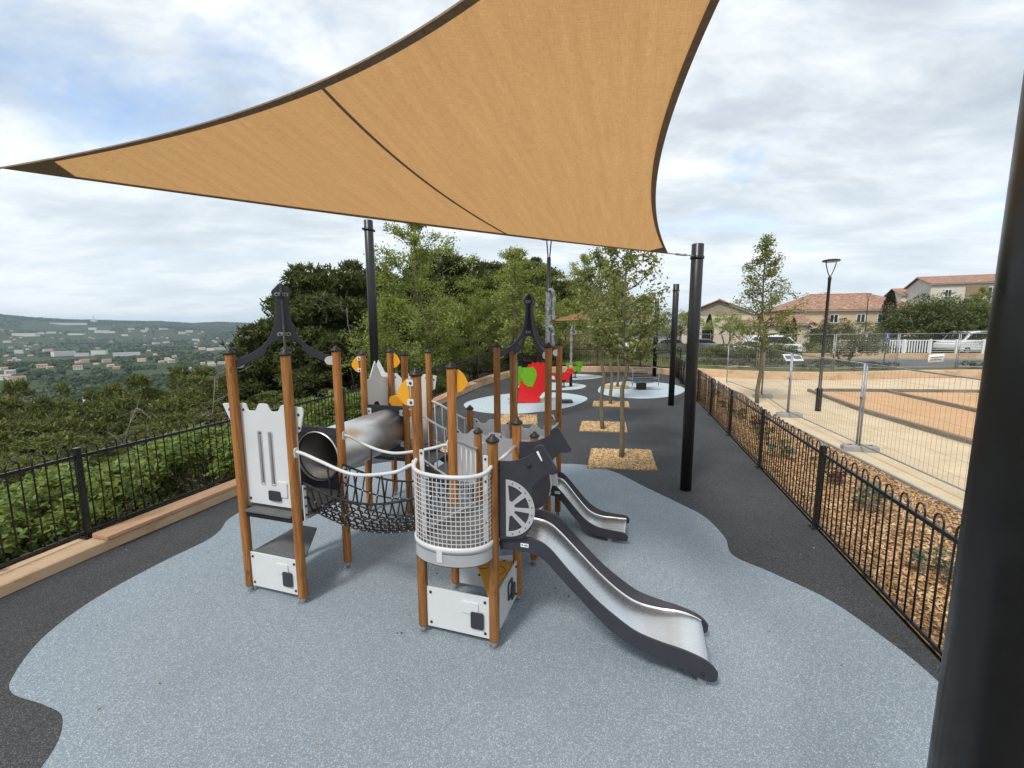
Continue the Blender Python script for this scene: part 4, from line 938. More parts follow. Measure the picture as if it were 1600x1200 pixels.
bot2 = [(-0.02, 0.55), (0.14, 0.535), (0.28, 0.46), (0.45, 0.32), (0.69, 0.15), (0.9, 0.085), (1.17, 0.06), (1.42, 0.05), (1.49, 0.065)]
bed2 = [(-0.05, 0.60), (0.12, 0.585), (0.27, 0.485), (0.45, 0.337), (0.69, 0.170), (0.93, 0.112), (1.2, 0.110), (1.44, 0.112)]
slide(3.12, 3.88, top2, bot2, bed2, tagpos=(0.17, 0.60))
barrel = [(0.055, 1.665), (0.23, 1.672), (0.36, 1.70), (0.49, 1.755), (0.485, 1.79), (0.56, 1.832), (0.61, 1.822), (0.69, 1.73), (0.785, 1.632), (0.775, 1.605), (0.72, 1.59), (0.64, 1.592), (0.57, 1.545), (0.46, 1.45), (0.50, 1.27), (0.47, 1.12), (0.38, 1.025), (0.055, 0.985)]
for b, off in ((0.045, -1), (0.955, 1)):
    cp = plate('cannon_board', fillet(mA(barrel), [0.01, 0.06, 0.06, 0.01, 0.02, 0.03, 0.02, 0.01, 0.02, 0.02, 0.03, 0.02, 0.05, 0.05, 0.05, 0.05, 0.05, 0.01], 4), [], 0.016, MT['dark_board'], (0, b * S, 0), XB, ZU, play)
    for a, z in ((0.07, 1.6), (0.07, 1.04)): bolt_b(cp, a, z, b, off * 0.008)
    mb = MB(); mb.lathe([(0.02, 0), (0.02, 0.008), (0.012, 0.012)], 12, (0.44 * S, b * S + off * 0.008, 1.65), axis=Matrix.Rotation(R(90 if off < 0 else -90), 3, 'X')); mb.build('pivot_cap', MT['black_plastic'], cp)
    # rounded muzzle plate
    plate('muzzle_board', fillet(mA([(0.485, 1.785), (0.56, 1.828), (0.61, 1.818), (0.69, 1.73), (0.775, 1.625), (0.70, 1.60)]), 0.02), [], 0.006, MT['dark_board'], (0, b * S + off * 0.0105, 0), XB, ZU, cp)
    d = np.array((0.065 * S, -0.085)); d /= np.linalg.norm(d); nn_ = np.array((-d[1], d[0])); c0 = np.array((0.54 * S, 1.775)); c1 = c0 + d * 0.085
    plate('fuse_strip', fillet([tuple(c0 + nn_ * 0.010), tuple(c0 - nn_ * 0.010), tuple(c1 - nn_ * 0.005), tuple(c1 + nn_ * 0.005)], 0.006), [], 0.004, MT['white_paint'], (0, b * S + off * 0.0155, 0), XB, ZU, cp, 0.001)
    # half wheel with spokes
    cx, cz, Ro, Ri, rh = 0.155 * S, 1.27, 0.245, 0.20, 0.055
    outer = circle2(cx, cz, Ro, n=30, a0=-90, a1=90) 
    holes = []; angs = [-78, -28, 8, 52, 86]
    for k in range(4):
        g0, g1 = (-84, -46) if k == 0 else (-34, -6) if k == 1 else (6, 34) if k == 2 else (46, 84)
        inner = [(cx + rh * 1.25 * math.cos(R(a)) + 0.012, cz + rh * 1.25 * math.sin(R(a))) for a in np.linspace((g0 + g1) / 2 - 9, (g0 + g1) / 2 + 9, 4)]
        outr = [(max(cx + 0.016, cx + Ri * math.cos(R(a))), cz + Ri * math.sin(R(a))) for a in np.linspace(g1, g0, 8)]
        holes.append(inner + outr)
    wm = plate('wheel', outer, holes, 0.010, MT['wheel_grey'], (0, b * S + off * 0.0135, 0), XB, ZU, cp, 0.002)
    for a in np.linspace(-75, 75, 10):
        add('rivet', BOLTM, wm, (cx + 0.223 * math.cos(R(a)), b * S + off * 0.0185, cz + 0.223 * math.sin(R(a))), (R(90 if off < 0 else -90), 0, 0), 0.42)
# ---- stairs down from tower B and tower C to the low deck
def steps_b(a0, a1, b0, b1, z0, z1, n=2):
    for k in range(1, n + 1):
        z = z0 + (z1 - z0) * k / (n + 1); b = b0 + (b1 - b0) * (k - 0.5) / n
        mb = MB(); mb.box(((a0 + a1) / 2 * S, b * S, z), ((a1 - a0) * S - 0.1, 0.62 * S / n * 1.6, 0.02), ch=0.004); mb.build('step', MT['grey_deck'], play)
    for a in (a0 + 0.06, a1 - 0.06):
        plate('stringer', [(b0 * S, z0 - 0.16), (b0 * S, z0 - 0.0), (b1 * S, z1 + 0.0), (b1 * S, z1 - 0.16)], [], 0.016, MT['dark_board'], (a * S, 0, 0), XA, ZU, play)
steps_b(-1, 0, 1.04, 1.98, ZB, 0.60)
for k in (1, 2):
    z = ZA + (0.60 - ZA) * k / 3; mb = MB(); mb.box(((-3 + (k - 0.5) / 2) * S, 3.5 * S, z), (0.33, 0.88 * S, 0.02), ch=0.004); mb.build('step', MT['grey_deck'], play)
for b in (3.06, 3.94): plate('stringer', [(-2.96 * S, ZA - 0.16), (-2.04 * S, 0.44), (-2.04 * S, 0.60), (-2.96 * S, ZA)], [], 0.016, MT['dark_board'], (0, b * S, 0), XB, ZU, play)
def baluster_rail(P, Q, f0, f1, n=5, curve=0.05):
    """sloping handrail with upright bars; P, Q plan points in modules, f = (top z, bottom z)"""
    r_ = empty('stair_railing', (0, 0, 0), 0, play); P = np.array(P, float) * S; Q = np.array(Q, float) * S
    def at2(t, k):
        s = t * t * (3 - 2 * t) * 0.6 + t * 0.4
        z = f0[k] + (f1[k] - f0[k]) * s; p = P + (Q - P) * t; return (p[0], p[1], z)
    mb = MB(); mb.tube([at2(t, 0) for t in np.linspace(0.06, 0.94, 14)], 0.0165, 10); mb.build('handrail', MT['light_grey_metal'], r_)
    mb = MB(); mb.tube([at2(t, 1) for t in np.linspace(0.06, 0.94, 14)], 0.0135, 8); mb.build('lower_rail', MT['light_grey_metal'], r_)
    for t in np.linspace(0.13, 0.87, n):
        mb = MB(); mb.tube([at2(t, 1), at2(t, 0)], 0.0085, 8); mb.build('baluster', MT['light_grey_metal'], r_)
    return r_
baluster_rail((-3, 3), (-2, 3), (1.62, 1.0), (1.345, 0.68)); baluster_rail((-3, 4), (-2, 4), (1.62, 1.0), (1.345, 0.68))
baluster_rail((-1, 1), (-1, 2), (1.60, 1.0), (1.345, 0.68)); baluster_rail((0, 1), (0, 2), (1.60, 1.0), (1.345, 0.68))
mb = MB(); mb.tube([(-3 * S + 0.05, 3.05 * S, 1.63), (-2.88 * S, 3.02 * S, 1.63), (-2.85 * S, 3.0 * S, 1.58), (-2.85 * S, 3.0 * S, 1.0)], 0.0165, 10); mb.build('grab_rail', MT['light_grey_metal'], play)
# ---- low battlement panels round the low decks
def low_batt(name, b, a0, a1, z0=0.62, zt=1.375, arch=None, offs=0.0):
    m = (a0 + a1) / 2; h = (a1 - a0)
    ol = [(a0, z0), (a1, z0), (a1 + 0.05, 1.15), (a1 + 0.16, 1.26), (a1 + 0.16, zt - 0.005)]
    if arch: ol = [(a0, z0), (a1 - 0.30, z0), (a1 - 0.26, 0.98), (a1 - 0.17, 1.16), (a1 - 0.02, 1.20), (a1 + 0.16, 1.20), (a1 + 0.16, zt - 0.005)]
    ol += [(a1 - 0.06, zt), (a1 - 0.16, zt - 0.07), (a1 - 0.28, zt - 0.07), (a1 - 0.38, zt), (a0 + 0.40, zt), (a0 + 0.30, zt - 0.07), (a0 + 0.18, zt - 0.07), (a0 + 0.08, zt), (a0 - 0.16, zt - 0.005), (a0 - 0.16, 1.26), (a0 - 0.05, 1.15)]
    p = pl_b(name, b, fillet(mA(ol), 0.022)); 
    for a in (a0 - 0.1, a0 + 0.1, a1 - 0.1, a1 + 0.1): bolt_b(p, a, zt - 0.045, b, -0.008)
    return p
low_batt('battlement_panel', 3.0 + 0.06, -1.96, -1.04)
low_batt('battlement_panel', 4.0 + 0.06, -1.96, -1.04); low_batt('battlement_panel', 4.0 + 0.06, -0.96, -0.12, zt=1.34)
low_batt('battlement_panel', 3.0 - 0.07, -1.0, -0.2, arch=True, zt=1.375)
oa = fillet([(2.06 * S, 0.62), (2.94 * S, 0.62), (2.98 * S, 1.33), (2.78 * S, 1.34), (2.68 * S, 1.27), (2.56 * S, 1.27), (2.46 * S, 1.34), (2.1 * S, 1.34)], 0.02)
pl_a('battlement_panel', -1.06, oa); pl_a('battlement_panel', 0.06, oa)
# slim loop handle and edge board on the right side of tower D
mb = MB(); mb.tube(smooth_open([(-0.30 * S, 3.96 * S, 1.30), (-0.22 * S, 3.96 * S, 1.46), (-0.12 * S, 3.96 * S, 1.50), (-0.07 * S, 3.96 * S, 1.44)], 5), 0.015, 8); mb.build('grab_loop', MT['light_grey_metal'], play)
for b in (3.07,):
    q = plate('slide_entry_board', fillet([(0.02, 0.70), (0.13, 0.70), (0.10, 1.0), (0.08, 1.30), (0.02, 1.38)], 0.03), [], 0.016, MT['white_board'], (0, b * S, 0), XB, ZU, play)
mb = MB(); mb.tube([(0.0, 3.08 * S, 1.40), (0.0, 3.92 * S, 1.40)], 0.0165, 8); mb.build('entry_bar', MT['light_grey_metal'], play)
mb = MB(); mb.tube([(0.0, 0.08 * S, 1.62), (0.0, 0.92 * S, 1.62)], 0.0165, 8); mb.build('entry_bar', MT['light_grey_metal'], play)
# ================================================================== VEGETATION BUILDERS
def leaf_quads(P, size, r_, flat=0.35, aspect=0.55, up=None):
    """rhombic leaf faces at the points P, randomly turned"""
    n = len(P); P = np.asarray(P); nrm = r_.normal(size=(n, 3)); nrm[:, 2] = np.abs(nrm[:, 2]) + flat
    nrm /= np.linalg.norm(nrm, axis=1)[:, None]; t = r_.normal(size=(n, 3)); t -= nrm * (t * nrm).sum(1)[:, None]; t /= np.linalg.norm(t, axis=1)[:, None]
    b = np.cross(nrm, t); s = (size * r_.uniform(0.65, 1.3, n))[:, None]
    V = np.stack([P - t * s * 0.5, P + b * s * 0.5 * aspect - t * s * 0.05, P + t * s * 0.5 - nrm * s * 0.08, P - b * s * 0.5 * aspect - t * s * 0.05], 1).reshape(-1, 3)
    return V, np.arange(4 * n).reshape(-1, 4)
def branch(mb, p0, p1, r0, r1, r_, wob=0.06, n=5, k=5):
    p0 = np.array(p0); p1 = np.array(p1); L_ = np.linalg.norm(p1 - p0); pts = []
    for t in np.linspace(0, 1, n): pts.append(p0 + (p1 - p0) * t + r_.normal(size=3) * wob * L_ * math.sin(math.pi * t))
    mb.tube(pts, [r0 + (r1 - r0) * t for t in np.linspace(0, 1, n)], k); return pts
def broad_tree_meshes(h, trunk_h, cr, r_trunk, seed, leaf, nleaf, lsize, bark_, prof=None, nlimb=16, droop=0.25, clump=0.22, lean=0.0):
    r_ = np.random.default_rng(seed); mb = MB()
    top = np.array((r_.normal() * 0.08 * h * 0.3, r_.normal() * 0.08 * h * 0.3, h * 0.97)); pts = branch(mb, (0, 0, -0.2), top, r_trunk, r_trunk * 0.12, r_, 0.012, 10, 9)
    def axis(z): t = (z + 0.2) / (top[2] + 0.2); i = min(int(t * 9), 8); f = t * 9 - i; return pts[i] * (1 - f) + pts[i + 1] * f
    prof = prof or (lambda t: math.sin(math.pi * min(1, 0.12 + 0.88 * t)) ** 0.7)
    tips = []
    for i in range(nlimb):
        t = (i + r_.uniform(0, 0.8)) / nlimb; z = trunk_h + (h * 0.95 - trunk_h) * t; rad_ = cr * prof(t) * r_.uniform(0.7, 1.12); an = i * 2.4 + r_.normal() * 0.4
        p0 = axis(max(z - rad_ * 0.35, trunk_h * 0.85)); p1 = np.array((math.cos(an) * rad_, math.sin(an) * rad_, 0)) + axis(min(z, h * 0.95)) * (1, 1, 0) + (0, 0, z + rad_ * r_.uniform(0.1, 0.35))
        q = branch(mb, p0, p1, r_trunk * 0.42 * (1 - 0.6 * t), 0.006, r_, 0.07, 6, 5)
        for j in range(5):
            s = r_.uniform(0.25, 1.0); c = q[0] * (1 - s) + q[-1] * s; d = r_.normal(size=3); d[2] *= 0.6; d = d / np.linalg.norm(d) * rad_ * r_.uniform(0.22, 0.5)
            e = c + d + (0, 0, abs(r_.normal()) * 0.05); branch(mb, c, e, 0.010 * max(1, h / 5), 0.003, r_, 0.08, 4, 4)
            for s2 in (0.45, 0.75, 1.0): tips.append(c + (e - c) * s2)
        for s2 in (0.55, 0.75, 0.9, 1.0): tips.append(q[0] * (1 - s2) + q[-1] * s2)
    for z in np.linspace(trunk_h + (h - trunk_h) * 0.6, h * 0.97, 6): tips.append(axis(z))
    tips = np.array(tips); wgt = r_.uniform(0.25, 1.6, len(tips)); wgt /= wgt.sum(); idx = r_.choice(len(tips), nleaf, p=wgt)
    P = tips[idx] + r_.normal(size=(nleaf, 3)) * clump * np.array((1, 1, 0.8)) - (0, 0, 1) * np.abs(r_.normal(size=(nleaf, 1))) * 0 * droop
    V, Q_ = leaf_quads(P, lsize, r_)
    return mb.mesh('trunk', MT[bark_]), fast_mesh('crown', V, Q_, MT[leaf])
def top_of(meshes):
    me = meshes[1]; z = np.empty(len(me.vertices) * 3, np.float32); me.vertices.foreach_get('co', z); return float(np.percentile(z[2::3], 99.3))
def place_tree(name, meshes, loc, rz, label, cat='tree', group=None, scale=1.0):
    e = empty(name, loc, rz); tag(e, label, cat, group); e.scale = (scale,) * 3 if isinstance(scale, (int, float)) else scale
    add('trunk', meshes[0], e); add('crown', meshes[1], e); return e
def clump_crown(cl, per, r_, lsize, leaf, flat=0.5, kind='leaf', name='crown'):
    """clumps (centre, radii) filled with leaves mostly near their upper shell"""
    P = []
    for c, rd in cl:
        d = r_.normal(size=(per, 3)); d /= np.linalg.norm(d, axis=1)[:, None]; d[:, 2] = np.where(d[:, 2] < -0.35, -d[:, 2], d[:, 2])
        P.append(np.array(c) + d * np.array(rd) * (r_.uniform(0.35, 1.0, (per, 1)) ** 0.6))
    P = np.concatenate(P)
    if kind == 'needle':     # tufts of narrow blades
        m = 6; C_ = np.repeat(P, m, 0); n = len(C_); d = r_.normal(size=(n, 3)); d[:, 2] = d[:, 2] * 0.7 + 0.35; d /= np.linalg.norm(d, axis=1)[:, None]
        s = np.cross(d, r_.normal(size=(n, 3))); s /= np.linalg.norm(s, axis=1)[:, None]; ln = (lsize * r_.uniform(0.6, 1.2, n))[:, None]
        V = np.stack([C_ - s * ln * 0.16, C_ + s * ln * 0.16, C_ + d * ln + s * ln * 0.07, C_ + d * ln - s * ln * 0.07], 1).reshape(-1, 3)
        return fast_mesh(name, V, np.arange(4 * n).reshape(-1, 4), MT[leaf])
    V, Q_ = leaf_quads(P, lsize, r_, flat); return fast_mesh(name, V, Q_, MT[leaf])
def pine_meshes(h, cr, seed, trunk_h=0.4, nclump=46, per=70, tuft=0.19, wide=1.0, leaf='pine_needle'):
    r_ = np.random.default_rng(seed); mb = MB(); top = np.array((r_.normal() * 0.05 * h, r_.normal() * 0.05 * h, h * 0.9)); rt_ = 0.03 * h
    pts = branch(mb, (0, 0, -0.6), top, rt_, rt_ * 0.3, r_, 0.03, 8, 8); cl = []
    for i in range(nclump):
        t = r_.uniform(0, 1) ** 0.8; z = h * (trunk_h + (0.93 - trunk_h) * t); rad_ = cr * (1 - 0.75 * t ** 1.8) * r_.uniform(0.35, 1.0); an = r_.uniform(0, 6.283)
        k = min(int((z * 0.8 / h) * 8), 7); p0 = pts[k]; p1 = np.array((math.cos(an) * rad_, math.sin(an) * rad_, z))
        branch(mb, p0, p1, rt_ * 0.28, 0.012, r_, 0.05, 5, 4); s = cr * r_.uniform(0.16, 0.30); cl.append((p1 + (0, 0, s * 0.25), (s, s, s * 0.55)))
        if r_.random() < 0.5:
            e = p1 + r_.normal(size=3) * cr * 0.16; cl.append((e, (s * 0.7, s * 0.7, s * 0.45)))
    return mb.mesh('trunk', MT['pine_bark']), clump_crown(cl, per, r_, tuft, leaf, kind='needle')
def bush_meshes(h, w, seed, leaf, lsize, nclump=22, per=110, stems=6, flat=0.5):
    r_ = np.random.default_rng(seed); mb = MB(); cl = []
    for i in range(nclump):
        an = r_.uniform(0, 6.283); rd = w * 0.5 * math.sqrt(r_.uniform(0, 1)); z = h * (0.25 + 0.6 * r_.uniform(0, 1) * (1 - (rd / (w * 0.5)) ** 2 * 0.55)); s = min(h, w) * r_.uniform(0.16, 0.28)
        c = np.array((math.cos(an) * rd, math.sin(an) * rd, z)); cl.append((c, (s, s, s * 0.8)))
        if i < stems * 2: branch(mb, (r_.normal() * 0.05 * w, r_.normal() * 0.05 * w, -0.15), c, 0.018 * max(h, 0.4), 0.004, r_, 0.08, 5, 4)
    return mb.mesh('stems', MT['dead_twig']), clump_crown(cl, per, r_, lsize, leaf, flat, name='foliage')
def place_bush(name, meshes, loc, rz, label, cat='bush', group=None, scale=1.0):
    e = empty(name, loc, rz); tag(e, label, cat, group); e.scale = (scale,) * 3 if isinstance(scale, (int, float)) else scale
    add('stems', meshes[0], e); add('foliage', meshes[1], e); return e
def cone_tree_meshes(h, w, seed, leaf='cypress_leaf', n=5200, ls=0.16):
    r_ = np.random.default_rng(seed); t = r_.uniform(0, 1, n) ** 0.85; rad_ = w / 2 * (np.sin(np.pi * (0.12 + 0.88 * t)) ** 0.6) * (1 - 0.25 * t) * r_.uniform(0.7, 1.08, n); an = r_.uniform(0, 6.283, n)
    rad_ *= 1 + 0.12 * np.sin(an * 5 + t * 9); P = np.stack([rad_ * np.cos(an), rad_ * np.sin(an), 0.04 * h + t * h * 0.96], 1); V, Q_ = leaf_quads(P, ls, r_, 0.2)
    mb = MB(); mb.tube([(0, 0, -0.2), (0, 0, h * 0.5), (0, 0, h * 0.93)], [0.03 * h, 0.02 * h, 0.004 * h], 7); return mb.mesh('trunk', MT['pine_bark']), fast_mesh('crown', V, Q_, MT[leaf])
# ---- wood chips
def chips(name, sampler, n, mat, size=0.045, seed=1, z=0.01):
    r_ = np.random.default_rng(seed); P = sampler(r_, n); n = len(P)
    L_ = size * r_.uniform(0.5, 1.4, n); W = L_ * r_.uniform(0.3, 0.55, n); T = size * 0.16 * r_.uniform(0.6, 1.4, n); yaw = r_.uniform(0, 6.283, n); pit = r_.normal(0, 0.35, n); rol = r_.normal(0, 0.4, n)
    base = np.array([(-1, -1, -1), (1, -1, -1), (1, 1, -1), (-1, 1, -1), (-1, -1, 1), (1, -1, 1), (1, 1, 1), (-1, 1, 1)]) * 0.5
    v = base[None] * np.stack([L_, W, T], 1)[:, None, :]
    cy, sy, cp, sp_, cr_, sr = np.cos(yaw), np.sin(yaw), np.cos(pit), np.sin(pit), np.cos(rol), np.sin(rol)
    x, y, zz = v[..., 0], v[..., 1], v[..., 2]; y, zz = y * cr_[:, None] - zz * sr[:, None], y * sr[:, None] + zz * cr_[:, None]; x, zz = x * cp[:, None] + zz * sp_[:, None], -x * sp_[:, None] + zz * cp[:, None]
    x, y = x * cy[:, None] - y * sy[:, None], x * sy[:, None] + y * cy[:, None]
    V = np.stack([x + P[:, 0:1], y + P[:, 1:2], zz + z + r_.uniform(0, 0.02, (n, 1))], -1).reshape(-1, 3)
    F = np.array([(4, 5, 6, 7), (0, 1, 5, 4), (1, 2, 6, 5), (2, 3, 7, 6), (3, 0, 4, 7)]); Q_ = (np.arange(n)[:, None, None] * 8 + F[None]).reshape(-1, 4)
    return tag(add(name, fast_mesh(name, V, Q_, MT[mat])), kind='stuff')
# ================================================================== TREE PITS AND YOUNG TREES
PITS = [((1.80, 9.45), (3.10, 9.30), (2.78, 7.93), (1.48, 8.12)), ((2.05, 12.3), (3.28, 12.15), (3.02, 10.95), (1.79, 11.12)), ((3.05, 15.75), (4.30, 15.6), (4.05, 14.5), (2.80, 14.7)), ((4.3, 20.2), (5.5, 20.1), (5.3, 19.0), (4.1, 19.15)), ((-0.42, 13.3), (0.78, 13.25), (0.72, 11.95), (-0.45, 11.98)), ((-1.6, 10.1), (-0.55, 10.05), (-0.6, 9.0), (-1.65, 9.05))]
for i, p in enumerate(PITS):
    p = [np.array(q) for q in p]
    tag(sheet('tree_pit', [tuple(q) for q in p], 0.008, MT['mulch_base']), kind='structure')
    mb = MB(); c = sum(p) / 4; q2 = [c + (q - c) * 1.012 for q in p]
    for a, b in zip(q2, q2[1:] + q2[:1]): m = (a + b) / 2; mb.box((m[0], m[1], 0.0), (np.linalg.norm(b - a), 0.012, 0.03), math.atan2(b[1] - a[1], b[0] - a[0]))
    tag(mb.build('pit_edging', MT['brown_hem']), ['rusty steel edging round the wood chip square of the nearest young tree', 'rusty steel edging round the second chip square in the tree row', 'rusty steel edging round the third chip square in the tree row', 'rusty steel edging round the chip square left of the rocking seat', 'rusty steel edging round the chip square behind the low battlement panels', 'rusty steel edging round the chip square seen through the stair railings'][i], 'edging', 'edgings round the tree pits')
    def samp(r_, n, p=p):
        u = r_.uniform(0.01, 0.99, (n, 1)); v = r_.uniform(0.01, 0.99, (n, 1)); return (p[0] * (1 - u) + p[1] * u) * (1 - v) + (p[3] * (1 - u) + p[2] * u) * v
    chips('wood_chips', samp, [4200, 3000, 2200, 1400, 2900, 2400][i], 'wood_chip', 0.042, 20 + i, 0.014)
yt = [broad_tree_meshes(4.75, 2.15, 0.85, 0.062, s, 'oak_leaf', 4300, 0.080, 'young_bark', nlimb=20, clump=0.075) for s in (5, 6)]
yt.append(broad_tree_meshes(5.1, 2.1, 0.80, 0.06, 9, 'ash_leaf', 4500, 0.080, 'young_bark', nlimb=20, clump=0.08))
place_tree('young_tree', yt[0], (2.31, 8.77, 0), 0.3, 'young tree in the nearest wood chip square, trunk mottled with pale lichen', 'tree', 'young trees in the chip squares', 1.0)
place_tree('young_tree', yt[1], (2.46, 11.27, 0), 2.0, 'slim dark trunked young tree in the second wood chip square', 'tree', 'young trees in the chip squares', 1.02)
place_tree('young_tree', yt[0], (3.54, 15.1, 0), 4.1, 'young tree in the third chip square, just before the rocking seat', 'tree', 'young trees in the chip squares', 1.04)
place_tree('young_tree', yt[1], (4.85, 19.6, 0), 5.2, 'young tree farthest back in the row, beside the rear wall', 'tree', 'young trees in the chip squares', 1.0)
place_tree('young_tree', yt[2], (0.13, 12.7, 0), 1.0, 'tall young tree in front of the red dragon, between the tower posts', 'tree', 'young trees in the chip squares', 1.0)
place_tree('young_tree', broad_tree_meshes(6.0, 2.0, 1.65, 0.075, 31, 'oak_leaf', 6200, 0.086, 'young_bark', nlimb=30, clump=0.10, prof=lambda t: max(0.10, 1.02 - 0.95 * t) if t > 0.12 else 0.7 + t * 2.2), (8.87, 15.25, 0), 0.5, 'airy cone shaped young tree standing alone in the sand yard behind the mesh fence', 'tree')
r_ = np.random.default_rng(77); P = np.array((2.62, 8.72, 3.05)) + r_.normal(size=(150, 3)) * (0.16, 0.16, 0.2); V, Q_ = leaf_quads(P, 0.07, r_)
# ================================================================== OTHER PLAY EQUIPMENT
# red dragon climbing frame
dr = empty('dragon_climber', (0.62, 15.6, 0.004), R(3)); tag(dr, 'red dragon shaped climbing board with green wings and grey steps on the pale pad', 'climber')
body = [(-0.62, 0.03), (0.40, 0.03), (0.46, 0.12), (0.36, 0.20), (0.48, 0.36), (0.66, 0.52), (0.74, 0.72), (0.60, 0.92), (0.58, 1.04), (0.72, 1.10), (0.80, 1.22), (0.70, 1.28), (0.74, 1.38), (0.62, 1.36), (0.58, 1.47), (0.46, 1.40), (0.36, 1.49), (0.26, 1.43), (0.14, 1.50), (0.10, 1.40), (-0.02, 1.40), (-0.04, 1.30), (-0.14, 1.24), (-0.06, 1.14), (-0.20, 1.08), (-0.12, 0.96), (-0.26, 0.90), (-0.18, 0.80), (-0.34, 0.74), (-0.28, 0.64), (-0.42, 0.58), (-0.36, 0.48), (-0.52, 0.42), (-0.48, 0.32), (-0.62, 0.26)]
for y in (-0.16, 0.16): plate('body_board', fillet(body, 0.025), [circle2(0.62, 0.86, 0.07, 0.12, 14)] if False else [], 0.02, MT['red_board'], (0, y, 0), XB, ZU, dr)
for y, dx in ((-0.182, 0.0), (0.182, -0.42)):
    wing = [(-0.20, 0.74), (-0.26, 0.92), (-0.36, 1.0), (-0.22, 1.12), (-0.24, 1.32), (-0.02, 1.30), (0.14, 1.34), (0.24, 1.22), (0.28, 1.02), (0.22, 0.84), (0.12, 0.60), (-0.06, 0.62)]
    plate('wing', fillet([(x + dx, z) for x, z in wing], 0.012), [], 0.016, MT['green_board'], (0, y, 0), XB, ZU, dr)
plate('tail', fillet([(0.40, 0.10), (0.52, 0.20), (0.72, 0.46), (0.80, 0.48), (0.82, 0.34), (0.62, 0.14)], 0.03), [], 0.016, MT['green_board'], (0, -0.19, 0), XB, ZU, dr)
for k, (x, z) in enumerate(((-0.66, 0.14), (-0.58, 0.36), (-0.46, 0.58))):
    mb = MB(); mb.box((x, 0, z), (0.24, 0.28, 0.04), ch=0.008); mb.build('step', MT['wheel_grey'], dr)
mb = MB(); mb.lathe([(0.03, 0), (0.03, 0.008), (0.02, 0.012)], 12, (0.66, -0.172, 1.26), axis=Matrix.Rotation(R(90), 3, 'X')); mb.build('eye', MT['white_board'], dr)
for x in (-0.3, 0.25):
    mb = MB(); mb.tube([(x, -0.14, 0.5), (x, 0.14, 0.5)], 0.018, 8); mb.tube([(x + 0.2, -0.14, 1.1), (x + 0.2, 0.14, 1.1)], 0.018, 8); mb.build('spreader', MT['galvanised'], dr)
mb = MB(); mb.box((1.35, -0.1, 0.06), (0.5, 0.3, 0.10), ch=0.03); tag(mb.build('rubber_block', MT['dark_board'], None, (0.62, 15.6, 0.006)), 'low dark block lying on the pale pad beside the dragon', 'block')
# spring riders
def spring_rider(loc, rz, mat, label, ol, group):
    e = empty('spring_rider', loc, rz); tag(e, label, 'spring rider', group)
    for y in (-0.12, 0.12): plate('side_board', fillet(ol, 0.03), [], 0.02, MT[mat], (0, y, 0), XB, ZU, e)
    mb = MB(); mb.box((0, 0, 0.50), (0.32, 0.22, 0.03), ch=0.008); mb.build('seat', MT['dark_board'], e)
    mb = MB(); mb.tube([(0.085 * math.cos(a), 0.085 * math.sin(a), 0.03 + 0.27 * a / 31.4) for a in np.linspace(0, 31.4, 90)], 0.012, 6); mb.build('spring', MT['dark_board'], e)
    mb = MB(); mb.lathe([(0.14, 0), (0.14, 0.02)], 16); mb.build('base', MT['black_plastic'], e)
    mb = MB(); mb.tube([(0.2, -0.2, 0.72), (0.2, 0.2, 0.72)], 0.015, 8); mb.build('handle', MT['galvanised'], e)
    mb = MB(); mb.box((0, 0, 0.31), (0.3, 0.22, 0.02)); mb.build('base_plate', MT['black_plastic'], e)
dino = [(-0.30, 0.30), (-0.20, 0.27), (-0.12, 0.36), (0.10, 0.36), (0.16, 0.26), (0.28, 0.28), (0.26, 0.44), (0.34, 0.62), (0.50, 0.66), (0.52, 0.76), (0.40, 0.86), (0.24, 0.84), (0.14, 0.68), (-0.02, 0.56), (-0.20, 0.58), (-0.34, 0.70), (-0.46, 0.66), (-0.36, 0.46)]
cat_ = [(-0.28, 0.28), (-0.16, 0.30), (-0.08, 0.40), (0.10, 0.40), (0.20, 0.28), (0.32, 0.30), (0.30, 0.52), (0.40, 0.60), (0.44, 0.78), (0.38, 0.92), (0.30, 0.84), (0.22, 0.92), (0.16, 0.80), (0.14, 0.64), (-0.10, 0.60), (-0.30, 0.66), (-0.40, 0.86), (-0.46, 0.80), (-0.38, 0.50)]
p = G(876, 603); spring_rider((2.35, 19.6, 0.004), R(10), 'red_board', 'small red animal spring rider beside the sail pole', dino, 'spring riders')
spring_rider((3.45, 23.4, 0.004), R(20), 'green_board', 'bright green animal spring rider near the rear wall', cat_, 'spring riders')
# rocking seat
sw = empty('rocking_seat', (5.75, 18.85, 0.004), R(8)); tag(sw, 'dark grey rocking bench with steel hoop handles on a black spring base', 'rocker')
for y in (-0.32, 0.32):
    mb = MB(); mb.box((0, y, 0.46), (1.15, 0.30, 0.035), ch=0.01); mb.build('seat', MT['dark_board'], sw)
mb = MB(); mb.box((0, 0, 0.60), (1.05, 0.10, 0.06), ch=0.01); mb.build('middle_board', MT['dark_board'], sw)
mb = MB(); mb.box((0, 0, 0.16), (0.36, 0.36, 0.30), ch=0.04); mb.build('spring_base', MT['black_plastic'], sw)
mb = MB(); mb.box((0, 0, 0.36), (0.8, 0.7, 0.06)); mb.build('frame', MT['galvanised'], sw)
for x in (-0.6, 0.6):
    mb = MB(); mb.tube(smooth_open([(x, -0.42, 0.22), (x, -0.42, 0.86), (x, -0.30, 0.96), (x, 0.30, 0.96), (x, 0.42, 0.86), (x, 0.42, 0.22)], 5), 0.02, 8); mb.build('handle_frame', MT['galvanised'], sw)
    mb = MB(); mb.tube([(x, -0.42, 0.5), (x, 0.42, 0.5)], 0.016, 8); mb.build('cross_bar', MT['galvanised'], sw)
